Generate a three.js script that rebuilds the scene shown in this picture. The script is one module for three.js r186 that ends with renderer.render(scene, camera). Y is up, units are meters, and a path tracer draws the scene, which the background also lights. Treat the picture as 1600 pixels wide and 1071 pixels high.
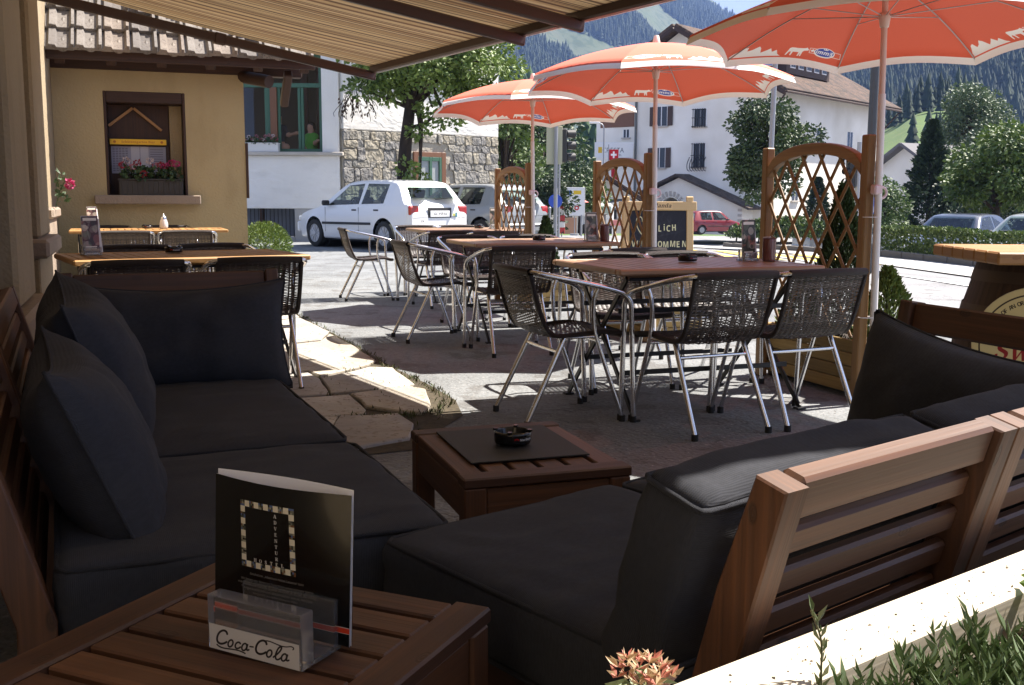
import * as THREE from 'three';
import { mergeGeometries, mergeVertices, toCreasedNormals } from 'three/addons/utils/BufferGeometryUtils.js';
import { MarchingCubes } from 'three/addons/objects/MarchingCubes.js';
import { Brush, Evaluator, SUBTRACTION } from 'three-bvh-csg';

// ---------------------------------------------------------------- camera, sky, sun, exposure
const scene = new THREE.Scene();
const TH = THREE.MathUtils.degToRad(19.5), SIN = Math.sin(TH), COS = Math.cos(TH);
const camera = new THREE.PerspectiveCamera(35.97, 1024 / 685, 0.05, 9000);
camera.rotation.order = 'YXZ';
camera.position.set(0, 1.075, 0);
camera.rotation.set(-THREE.MathUtils.degToRad(7.85), -TH, 0.004);
const SUN = new THREE.Vector3(0.71, 1, -0.06).normalize();
const sun = new THREE.DirectionalLight(0xfff6ec, 5.0);
sun.position.copy(SUN).multiplyScalar(60); sun.target.position.set(0, 0, 0);
sun.castShadow = true; sun.shadow.mapSize.set(4096, 4096); sun.shadow.radius = 1;
Object.assign(sun.shadow.camera, { left: -45, right: 45, top: 45, bottom: -45, near: 1, far: 200 });
scene.add(sun, sun.target);
const renderer = new THREE.WebGLRenderer({ antialias: true });
renderer.setSize(1024, 685);
renderer.toneMapping = THREE.LinearToneMapping;
renderer.toneMappingExposure = 3.5;
renderer.shadowMap.enabled = true;
scene.fog = new THREE.FogExp2(0x7c9ad4, 0.00018);

// ---------------------------------------------------------------- random numbers and noise
function rng(a) { return () => { a |= 0; a = a + 0x6D2B79F5 | 0; let t = Math.imul(a ^ a >>> 15, 1 | a); t = t + Math.imul(t ^ t >>> 7, 61 | t) ^ t; return ((t ^ t >>> 14) >>> 0) / 4294967296; }; }
function h2(x, y, s) { let n = Math.imul(x, 374761393) ^ Math.imul(y, 668265263) ^ Math.imul(s, 1274126177); n = Math.imul(n ^ n >>> 13, 1103515245); return ((n ^ n >>> 16) >>> 0) / 4294967296; }
function pn(x, y, px, py, s) {            // value noise, periodic in px, py
  const xi = Math.floor(x), yi = Math.floor(y); let fx = x - xi, fy = y - yi; fx = fx * fx * (3 - 2 * fx); fy = fy * fy * (3 - 2 * fy);
  const m = (a, p) => ((a % p) + p) % p, x0 = m(xi, px), x1 = m(xi + 1, px), y0 = m(yi, py), y1 = m(yi + 1, py);
  const a = h2(x0, y0, s), b = h2(x1, y0, s), c = h2(x0, y1, s), d = h2(x1, y1, s);
  return (a + (b - a) * fx) * (1 - fy) + (c + (d - c) * fx) * fy;
}
function fb(u, v, fx, fy, oct, s) { let t = 0, a = 0.5, n = 0; for (let i = 0; i < oct; i++) { t += a * pn(u * fx, v * fy, fx, fy, s + i); n += a; a *= 0.5; fx *= 2; fy *= 2; } return t / n; }
const N2 = (x, y, s) => pn(x, y, 4096, 4096, s);
function F2(x, y, oct, s) { let t = 0, a = 0.5, n = 0; for (let i = 0; i < oct; i++) { t += a * N2(x, y, s + i); n += a; a *= 0.5; x = x * 2 + 13; y = y * 2 + 7; } return t / n; }
const lerp = (a, b, t) => a + (b - a) * t, clamp = (x, a = 0, b = 1) => Math.min(b, Math.max(a, x)), smooth = (a, b, x) => { const t = clamp((x - a) / (b - a)); return t * t * (3 - 2 * t); };
const mix3 = (a, b, t) => [lerp(a[0], b[0], t), lerp(a[1], b[1], t), lerp(a[2], b[2], t)];
const R0 = rng(7);

// ---------------------------------------------------------------- sky: air and clouds
{
  const W = 1024, Hh = 512, d = new Float32Array(W * Hh * 4);
  for (let j = 0; j < Hh; j++) for (let i = 0; i < W; i++) {
    const el = ((j + 0.5) / Hh - 0.5) * Math.PI, az = ((i + 0.5) / W - 0.5) * 2 * Math.PI, k = (j * W + i) * 4;
    const y = Math.sin(el), x = Math.cos(el) * Math.cos(az), z = Math.cos(el) * Math.sin(az);
    const sd = clamp(x * SUN.x + y * SUN.y + z * SUN.z, -1, 1);
    const t = Math.pow(clamp(y), 0.75);
    let c = mix3([1.5, 1.6, 1.8], [0.18, 0.36, 0.88], t);
    const glow = Math.pow(clamp(sd), 8) * 0.35 + Math.pow(clamp(sd), 90) * 0.9;
    c = [c[0] + glow, c[1] + glow * 0.97, c[2] + glow * 0.9];
    if (y > 0.01) {
      const q = 1 / (y + 0.22), n = F2(x * q * 1.7 + 40, z * q * 1.7 + 40, 6, 77), cl = smooth(0.52, 0.68, n);
      c = mix3(c, [1.9 + glow, 1.92 + glow, 1.95 + glow], cl * 0.8);
    }
    if (y < 0) c = mix3(c, [0.16, 0.16, 0.15], smooth(0, 0.05, -y));
    d[k] = c[0]; d[k + 1] = c[1]; d[k + 2] = c[2]; d[k + 3] = 1;
  }
  const sky = new THREE.DataTexture(d, W, Hh, THREE.RGBAFormat, THREE.FloatType);
  sky.mapping = THREE.EquirectangularReflectionMapping; sky.magFilter = sky.minFilter = THREE.LinearFilter; sky.wrapS = THREE.RepeatWrapping; sky.needsUpdate = true;
  scene.background = sky; scene.environment = sky; scene.backgroundIntensity = 0.21; scene.environmentIntensity = 0.21;
}

// ---------------------------------------------------------------- textures
function dtex(w, h, fn, srgb = true, rep = true) {
  const d = new Uint8Array(w * h * 4);
  for (let j = 0; j < h; j++) for (let i = 0; i < w; i++) { const c = fn((i + 0.5) / w, (j + 0.5) / h, i, j), k = (j * w + i) * 4, g = typeof c === 'number'; d[k] = clamp(g ? c : c[0]) * 255; d[k + 1] = clamp(g ? c : c[1]) * 255; d[k + 2] = clamp(g ? c : c[2]) * 255; d[k + 3] = 255; }
  const t = new THREE.DataTexture(d, w, h); if (srgb) t.colorSpace = THREE.SRGBColorSpace;
  t.magFilter = THREE.LinearFilter; t.minFilter = THREE.LinearMipmapLinearFilter; t.generateMipmaps = true; if (rep) t.wrapS = t.wrapT = THREE.RepeatWrapping; t.needsUpdate = true; return t;
}
function ctex(w, h, draw) { const c = document.createElement('canvas'); c.width = w; c.height = h; const g = c.getContext('2d'); draw(g, w, h); const t = new THREE.CanvasTexture(c); t.colorSpace = THREE.SRGBColorSpace; t.magFilter = THREE.LinearFilter; return t; }
const rep = (t, x, y) => { const c = t.clone(); c.repeat.set(x, y); c.needsUpdate = true; return c; };
const rgb = (r, g, b) => [r / 255, g / 255, b / 255];
// wood: u across 0.25 m, v along the grain 1 m
function wood(a, b, s, ring = 1) {
  const kr = rng(s * 7), kp = Array.from({ length: 5 }, () => [0.08 + kr() * 0.84, 0.06 + kr() * 0.88, 0.004 + kr() * 0.006]);
  const f = (u, v) => { const w = fb(u, v, 3, 2, 3, s) * 0.5, l = fb(u + w * 0.12, v, 26, 2, 3, s + 9), fine = fb(u, v, 90, 5, 2, s + 21), big = fb(u, v, 4, 1, 2, s + 40); let kn = 0; for (const [a, b, q] of kp) { const du = (u - a) * 0.25, dv = (v - b) * 0.45, d = Math.hypot(du, dv) / q; kn = Math.max(kn, d < 1 ? 0.95 - 0.25 * Math.sin(d * 14) : 0.8 * Math.exp(-(d - 1) * 2.2)); } return clamp(Math.max(0.55 * l + 0.28 * fine + 0.5 * big * ring - 0.22, kn * 0.9)); };
  return { map: dtex(256, 512, (u, v) => mix3(a, b, clamp(f(u, v) * 1.25 - 0.1))), bump: dtex(256, 512, (u, v) => 1 - f(u, v), false) };
}
const metric = (t, x, y) => { t.repeat.set(x, y); return t; };
const M = {};
const std = (color, roughness = 0.8, o = {}) => new THREE.MeshStandardMaterial({ color, roughness, metalness: 0, ...o });
const phy = (color, roughness = 0.8, o = {}) => new THREE.MeshPhysicalMaterial({ color, roughness, metalness: 0, ...o });
const lin = (r, g, b) => new THREE.Color().setRGB(r, g, b);
function woodMat(a, b, s, rough, o = {}) { const w = wood(a, b, s); metric(w.map, 4, 1); metric(w.bump, 4, 1); return std(0xffffff, rough, { map: w.map, bumpMap: w.bump, bumpScale: 0.0008, ...o }); }
M.sofaWood = [woodMat(rgb(106, 68, 42), rgb(58, 37, 23), 11, 0.55), woodMat(rgb(98, 62, 39), rgb(55, 34, 22), 23, 0.55), woodMat(rgb(112, 73, 46), rgb(66, 43, 28), 31, 0.5)];
M.tableWood = [woodMat(rgb(176, 140, 110), rgb(142, 111, 87), 41, 0.34), woodMat(rgb(164, 130, 102), rgb(132, 103, 81), 52, 0.34), woodMat(rgb(184, 148, 117), rgb(150, 118, 92), 57, 0.34)];
M.goldWood = [woodMat(rgb(182, 138, 82), rgb(146, 106, 60), 61, 0.5), woodMat(rgb(168, 126, 75), rgb(134, 96, 54), 63, 0.5)];
M.trellis = woodMat(rgb(150, 116, 68), rgb(112, 82, 46), 71, 0.55);
M.planter = [woodMat(rgb(170, 144, 88), rgb(128, 104, 58), 81, 0.75), woodMat(rgb(156, 132, 82), rgb(116, 96, 54), 85, 0.75)];
M.pine = woodMat(rgb(194, 186, 170), rgb(172, 161, 140), 91, 0.65, { bumpScale: 0.0006 });
M.boardWood = woodMat(rgb(214, 186, 136), rgb(194, 162, 110), 95, 0.6);
M.darkWood = woodMat(rgb(72, 46, 32), rgb(40, 26, 20), 101, 0.7);
M.barrelWood = woodMat(rgb(84, 60, 44), rgb(44, 32, 26), 105, 0.6);
M.bark = std(0xffffff, 0.95, { map: metric(dtex(128, 256, (u, v) => mix3(rgb(74, 62, 52), rgb(34, 28, 24), fb(u, v, 12, 5, 4, 120))), 2, 1.2), bumpMap: metric(dtex(128, 256, (u, v) => 1 - fb(u, v, 12, 5, 4, 120), false), 2, 1.2), bumpScale: 0.02 });
const black = std(lin(0.012, 0.012, 0.013), 0.5), blackGloss = std(lin(0.008, 0.008, 0.009), 0.16), blackMetal = std(lin(0.016, 0.016, 0.017), 0.42, { metalness: 0.3 });
const alu = std(lin(0.72, 0.72, 0.73), 0.22, { metalness: 1 }), steel = std(lin(0.42, 0.43, 0.45), 0.45, { metalness: 0.9 }), galv = std(lin(0.36, 0.38, 0.40), 0.5, { metalness: 0.5 });
const rubber = std(lin(0.02, 0.02, 0.02), 0.85), white = std(lin(0.75, 0.75, 0.74), 0.6), glass = phy(0xffffff, 0.02, { transmission: 1, thickness: 0, ior: 1.5, specularIntensity: 1 });
const darkGlass = phy(lin(0.22, 0.25, 0.24), 0.03, { transmission: 1, thickness: 0, ior: 1.5 });

// ---------------------------------------------------------------- objects
const used = {};
const numbered = n => { const k = used[n] = (used[n] ?? -1) + 1; return k ? n + '_' + String(k).padStart(3, '0') : n; };
function tag(o, label, category, group, kind) { if (label) o.userData.label = label; if (category) o.userData.category = category; if (group) o.userData.group = group; if (kind) o.userData.kind = kind; return o; }
function thing(name, label, category, group, pos = [0, 0, 0], ry = 0) { const o = new THREE.Group(); o.name = numbered(name); o.position.set(...pos); o.rotation.y = ry; scene.add(o); return tag(o, label, category, group); }
function mk(name, geo, mat, parent = scene, pos, rot) {
  const m = new THREE.Mesh(geo, mat); m.name = parent === scene ? numbered(name) : name; m.castShadow = m.receiveShadow = true;
  if (pos) m.position.set(...pos); if (rot) m.rotation.set(...rot); parent.add(m); return m;
}
function struct(name, geo, mat, pos, rot) { const m = mk(name, geo, mat, scene, pos, rot); m.userData.kind = 'structure'; return m; }
function dup(o, pos, ry, label) { const c = o.clone(); c.name = numbered(o.name.replace(/_\d{3}$/, '')); c.userData = { ...o.userData }; if (label) c.userData.label = label; c.position.set(...pos); c.rotation.set(0, ry, 0); scene.add(c); return c; }
// the street's frame: right of and ahead of the terrace corner where the view starts
const S = (r, a, y = 0) => [r * COS + a * SIN, y, r * SIN - a * COS];

// ---------------------------------------------------------------- geometry helpers
function clean(g) { g = g.index ? g.toNonIndexed() : g.clone(); for (const k of Object.keys(g.attributes)) if (!['position', 'normal', 'uv', 'color'].includes(k)) g.deleteAttribute(k); if (!g.attributes.normal) g.computeVertexNormals(); if (!g.attributes.uv) g.setAttribute('uv', new THREE.BufferAttribute(new Float32Array(g.attributes.position.count * 2), 2)); return g; }
const mg = l => { l = l.map(clean); const c = l.every(g => g.attributes.color); if (!c) l.forEach(g => g.deleteAttribute('color')); return mergeGeometries(l); };
const _m = new THREE.Matrix4(), _e = new THREE.Euler();
const at = (g, x = 0, y = 0, z = 0, rx = 0, ry = 0, rz = 0) => { g = g.clone(); _m.makeRotationFromEuler(_e.set(rx, ry, rz)); _m.setPosition(x, y, z); return g.applyMatrix4(_m); };
// uv in metres, v along the grain axis (0 x, 1 y, 2 z)
function muv(g, axis = 1, off = 0) {
  g = g.index ? g.toNonIndexed() : g; const p = g.attributes.position, n = p.count, uv = new Float32Array(n * 2), a = new THREE.Vector3(), b = new THREE.Vector3(), c = new THREE.Vector3();
  for (let i = 0; i < n; i += 3) {
    a.fromBufferAttribute(p, i); b.fromBufferAttribute(p, i + 1).sub(a); c.fromBufferAttribute(p, i + 2).sub(a); b.cross(c);
    const w = [Math.abs(b.x), Math.abs(b.y), Math.abs(b.z)], dm = w[0] > w[1] ? (w[0] > w[2] ? 0 : 2) : (w[1] > w[2] ? 1 : 2);
    const rest = [0, 1, 2].filter(k => k !== dm); let V = rest.includes(axis) ? axis : rest[1], U = rest.find(k => k !== V);
    for (let k = i; k < i + 3; k++) { const q = [p.getX(k), p.getY(k), p.getZ(k)]; uv[k * 2] = q[U] + off * 0.37; uv[k * 2 + 1] = q[V] + off * 0.61; }
  }
  g.setAttribute('uv', new THREE.BufferAttribute(uv, 2)); return g;
}
const cache = new Map();
// box with chamfered edges, 44 triangles, uv in metres with the grain along its longest side
function cb(w, h, d, c = 0.003, v = 0, axis) {
  const key = [w, h, d, c, v, axis].map(x => typeof x === 'number' ? x.toFixed(4) : x).join(); if (cache.has(key)) return cache.get(key);
  const X = w / 2, Y = h / 2, Z = d / 2; c = Math.min(c, X * 0.49, Y * 0.49, Z * 0.49);
  const P = [], q = (a, b, e, f) => P.push(...a, ...b, ...e, ...a, ...e, ...f), t3 = (a, b, e) => P.push(...a, ...b, ...e);
  const s2 = [-1, 1];
  for (const s of s2) {
    const fl = (A) => s > 0 ? A : A.slice().reverse();
    q(...fl([[s * X, -Y + c, -Z + c], [s * X, Y - c, -Z + c], [s * X, Y - c, Z - c], [s * X, -Y + c, Z - c]]));
    q(...fl([[-X + c, s * Y, -Z + c], [-X + c, s * Y, Z - c], [X - c, s * Y, Z - c], [X - c, s * Y, -Z + c]]));
    q(...fl([[-X + c, -Y + c, s * Z], [X - c, -Y + c, s * Z], [X - c, Y - c, s * Z], [-X + c, Y - c, s * Z]]));
  }
  for (const s of s2) for (const t of s2) {
    const fl = (A) => s * t > 0 ? A : A.slice().reverse();
    q(...fl([[s * X, t * (Y - c), -Z + c], [s * (X - c), t * Y, -Z + c], [s * (X - c), t * Y, Z - c], [s * X, t * (Y - c), Z - c]]));
    q(...fl([[s * (X - c), -Y + c, t * Z], [s * X, -Y + c, t * (Z - c)], [s * X, Y - c, t * (Z - c)], [s * (X - c), Y - c, t * Z]]));
    q(...fl([[-X + c, s * (Y - c), t * Z], [X - c, s * (Y - c), t * Z], [X - c, s * Y, t * (Z - c)], [-X + c, s * Y, t * (Z - c)]]));
    for (const r of s2) { const A = [[s * X, t * (Y - c), r * (Z - c)], [s * (X - c), t * Y, r * (Z - c)], [s * (X - c), t * (Y - c), r * Z]]; t3(...(s * t * r > 0 ? A : A.reverse())); }
  }
  const g = new THREE.BufferGeometry(); g.setAttribute('position', new THREE.Float32BufferAttribute(P, 3)); g.computeVertexNormals();
  const L = axis ?? (w >= h && w >= d ? 0 : h >= d ? 1 : 2); muv(g, L, v); cache.set(key, g); return g;
}
const v3 = (a) => a.isVector3 ? a : new THREE.Vector3(...a);
function rod(a, b, r, seg = 8, r2 = r) { a = v3(a); b = v3(b); const d = b.clone().sub(a), L = d.length(), g = new THREE.CylinderGeometry(r2, r, L, seg); g.translate(0, L / 2, 0); g.applyQuaternion(new THREE.Quaternion().setFromUnitVectors(new THREE.Vector3(0, 1, 0), d.normalize())); g.translate(a.x, a.y, a.z); return g; }
function tube(pts, r, n = 40, seg = 8, tension = 0.5, closed = false) { return new THREE.TubeGeometry(new THREE.CatmullRomCurve3(pts.map(v3), closed, 'catmullrom', tension), n, r, seg, closed); }
function beam(a, b, w, h, c = 0.003, v = 0) {  // chamfered bar from a to b
  a = v3(a); b = v3(b); const d = b.clone().sub(a), L = d.length(), g = cb(w, h, L, c, v).clone(); const q = new THREE.Object3D(); q.position.copy(a).addScaledVector(d, 0.5); q.lookAt(b); q.updateMatrix(); return g.applyMatrix4(q.matrix);
}
function sheet(nx, ny, f, uvf) { // grid surface f(u,v)->[x,y,z]
  const P = [], U = [], I = []; for (let j = 0; j <= ny; j++) for (let i = 0; i <= nx; i++) { const u = i / nx, v = j / ny; P.push(...f(u, v)); U.push(...(uvf ? uvf(u, v) : [u, v])); }
  for (let j = 0; j < ny; j++) for (let i = 0; i < nx; i++) { const a = j * (nx + 1) + i, b = a + 1, c = a + nx + 1, d = c + 1; I.push(a, b, d, a, d, c); }
  const g = new THREE.BufferGeometry(); g.setAttribute('position', new THREE.Float32BufferAttribute(P, 3)); g.setAttribute('uv', new THREE.Float32BufferAttribute(U, 2)); g.setIndex(I); g.computeVertexNormals(); return g;
}
function poly(pts, h, bev = 0.004) { const s = new THREE.Shape(pts.map(p => new THREE.Vector2(p[0], p[1]))); return new THREE.ExtrudeGeometry(s, { depth: h, bevelEnabled: bev > 0, bevelSize: bev, bevelThickness: bev, bevelSegments: 1, curveSegments: 6 }); }
function paint(g, c) { const n = g.attributes.position.count, a = new Float32Array(n * 3); for (let i = 0; i < n; i++) a.set(c, i * 3); g.setAttribute('color', new THREE.BufferAttribute(a, 3)); return g; }
// leaf-sized folded faces: points [x,y,z,dx,dy,dz,size,tone]
function leafMesh(list, pal, rnd, wide = 0.32) {
  const n = list.length, P = new Float32Array(n * 18), C = new Float32Array(n * 18), d = new THREE.Vector3(), s = new THREE.Vector3(), nn = new THREE.Vector3(), r = new THREE.Vector3();
  list.forEach((l, i) => {
    d.set(l[3], l[4], l[5]).normalize(); r.set(rnd() - 0.5, rnd() - 0.5, rnd() - 0.5); s.crossVectors(d, r).normalize(); nn.crossVectors(s, d);
    const L = l[6], w = L * wide, f = L * 0.12; const B = [l[0], l[1], l[2]], T = [B[0] + d.x * L, B[1] + d.y * L, B[2] + d.z * L], m = 0.45 * L;
    const A = k => [B[0] + d.x * m + s.x * w * k + nn.x * f, B[1] + d.y * m + s.y * w * k + nn.y * f, B[2] + d.z * m + s.z * w * k + nn.z * f], a = A(-1), b = A(1);
    P.set([...B, ...a, ...T, ...B, ...T, ...b], i * 18); const c = pal(l[7] ?? rnd(), rnd); for (let k = 0; k < 6; k++) C.set(c, i * 18 + k * 3);
  });
  const g = new THREE.BufferGeometry(); g.setAttribute('position', new THREE.BufferAttribute(P, 3)); g.setAttribute('color', new THREE.BufferAttribute(C, 3)); g.computeVertexNormals(); return g;
}
const leafMat = phy(0xffffff, 0.62, { vertexColors: true, transmission: 0.28, thickness: 0, side: THREE.DoubleSide });
const needleMat = std(0xffffff, 0.8, { vertexColors: true, side: THREE.DoubleSide });
const green = (a, b) => (t, r) => mix3(a, b, clamp(t + (r() - 0.5) * 0.5));
function ball(r) { let x, y, z; do { x = r() * 2 - 1; y = r() * 2 - 1; z = r() * 2 - 1; } while (x * x + y * y + z * z > 1); return [x, y, z]; }
// leaves of a crown: clumps [x,y,z,rx,ry,rz], n leaves
function crownLeaves(clumps, n, size, rnd) {
  const vol = clumps.map(c => Math.pow(c[3] * c[4] * c[5], 2 / 3)), tot = vol.reduce((a, b) => a + b, 0), L = [];
  clumps.forEach((c, k) => { const m = Math.round(n * vol[k] / tot), tone = rnd(); for (let i = 0; i < m; i++) { const b = ball(rnd), l = Math.hypot(...b) || 1, rr = Math.pow(rnd(), 0.35) / l; const q = [b[0] * rr, b[1] * rr, b[2] * rr]; L.push([c[0] + q[0] * c[3], c[1] + q[1] * c[4], c[2] + q[2] * c[5], q[0] + (rnd() - 0.5) * 1.3, q[1] * 0.5 + (rnd() - 0.7) * 1.2, q[2] + (rnd() - 0.5) * 1.3, size * (0.6 + rnd() * 0.8), tone * 0.5 + rnd() * 0.5]); } });
  return L;
}

// ================================================================ THE SETTING
// height of the ground in the street's frame; rr runs across the road
const RR = (r, a) => r + 0.12 * (a - 15);
function G(r, a) { const q = RR(r, a); let y = -0.028 * Math.max(0, Math.min(a, 95) - 25); y -= 0.1 * smooth(3.55, 3.75, q) + 0.2 * smooth(3.75, 10, q); y -= 0.5 * smooth(10.4, 12.5, q); return y; }
const asphalt = (a, b, s) => { const f = (u, v) => { const big = fb(u, v, 3, 3, 4, s), n = fb(u, v, 70, 70, 2, s + 5), sp = pn(u * 190, v * 190, 190, 190, s + 9), st = smooth(0.86, 0.98, sp); return [big, n, st, sp]; };
  return { map: dtex(1024, 1024, (u, v) => { const [g, n, st, sp] = f(u, v); let c = mix3(a, b, clamp(0.25 + 0.75 * (g - 0.5) * 1.6 + 0.55 * n)); c = mix3(c, rgb(206, 198, 186), st * 0.5); c = mix3(c, rgb(46, 42, 40), smooth(0.2, 0.04, sp) * 0.45); const ck = Math.abs(fb(u, v, 5, 5, 5, s + 31) - 0.5); c = mix3(c, rgb(52, 48, 45), smooth(0.006, 0.001, ck) * 0.6 * smooth(0.45, 0.6, fb(u, v, 3, 3, 2, s + 51))); return mix3(c, rgb(70, 66, 62), smooth(0.62, 0.72, fb(u, v, 9, 9, 4, s + 61)) * 0.35); }), bump: dtex(512, 512, (u, v) => fb(u, v, 120, 120, 2, s + 5), false) }; };
{
  const A = asphalt(rgb(128, 131, 132), rgb(95, 98, 99), 201), B = asphalt(rgb(138, 138, 139), rgb(116, 116, 117), 231);
  for (const t of [A.map, A.bump]) metric(t, 0.6, 0.6); for (const t of [B.map, B.bump]) metric(t, 0.35, 0.35);
  M.terrace = std(0xffffff, 0.93, { map: A.map, bumpMap: A.bump, bumpScale: 0.006 });
  M.road = std(0xffffff, 0.9, { map: B.map, bumpMap: B.bump, bumpScale: 0.005 });
  M.concrete = std(lin(0.36, 0.35, 0.33), 0.9, { bumpMap: A.bump, bumpScale: 0.003 });
  const gr = x => Math.sign(x) * (Math.abs(x) < 0.5 ? Math.abs(x) * 80 : 40 + Math.pow((Math.abs(x) - 0.5) * 2, 3) * 6000);
  struct('ground', sheet(200, 200, (u, v) => { const r = gr(u * 2 - 1), a = gr(v * 2 - 1) + 20, p = S(r, a); return [p[0], G(r, a) - 0.012 - (Math.abs(r) > 60 || a > 120 || a < -30 ? 3 : 0), p[2]]; }, (u, v) => [gr(u * 2 - 1), gr(v * 2 - 1)]), M.road);
  // terrace and forecourt: one sheet up to the kerb, following the ground
  struct('terrace', sheet(60, 110, (u, v) => { const a = lerp(-14, 36, v), edge = 5.4 - 0.12 * a - 0.02, r = lerp(-26, edge, u), p = S(r, a); return [p[0], -0.028 * Math.max(0, a - 25), p[2]]; }, (u, v) => { const a = lerp(-14, 36, v); return [lerp(-26, 5.4 - 0.12 * a, u), a]; }), M.terrace);
  const kerb = new THREE.Group(); kerb.name = 'kerb'; kerb.userData.kind = 'structure'; scene.add(kerb);
  const ks = cb(0.15, 0.24, 0.98, 0.012);
  for (let i = 0; i < 38; i++) { const a = -2 + i * 1.0, r = 5.4 - 0.12 * a + 0.06, m = mk('kerb_stone', ks, M.concrete, kerb, S(r, a, -0.118 - 0.028 * Math.max(0, a - 25)), [0, -TH + 0.119, 0]); m.position.y += (i % 3) * 0.002; }
  // painted markings on the road
  const line = (name, q0, q1, a0, a1, mat, lift, sk = 0) => struct(name, sheet(1, 24, (u, v) => { const a = lerp(a0, a1, v), r = lerp(q0, q1, u) - 0.12 * (a - 15) + sk * v, p = S(r, a); return [p[0], G(r, a) + lift, p[2]]; }), mat);
  const lp = std(lin(0.72, 0.72, 0.70), 0.8), yl = std(lin(0.72, 0.55, 0.1), 0.8);
  line('road_edge_line', 6.74, 6.86, -5, 62, lp, 0.004);
  for (let i = 0; i < 6; i++) line('crossing_stripe', 4.0 + i * 0.95, 4.5 + i * 0.95, 21.5, 25.0, yl, 0.004);
  line('pavement', 8.3, 10.2, -5, 70, M.concrete, 0.014); line('pavement', 1.2, 3.5, 36.4, 75, M.concrete, 0.03, -1);
  const k2 = new THREE.Group(); k2.name = 'kerb_001'; k2.userData.kind = 'structure'; scene.add(k2);
  const k2m = std(lin(0.10, 0.09, 0.08), 0.9);
  for (let i = 0; i < 30; i++) { const a = 8 + i, r = 10.22 - 0.12 * (a - 15); mk('kerb_stone', ks, k2m, k2, S(r, a, G(r, a) + 0.03), [0, -TH + 0.119, 0]); }
}
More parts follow.
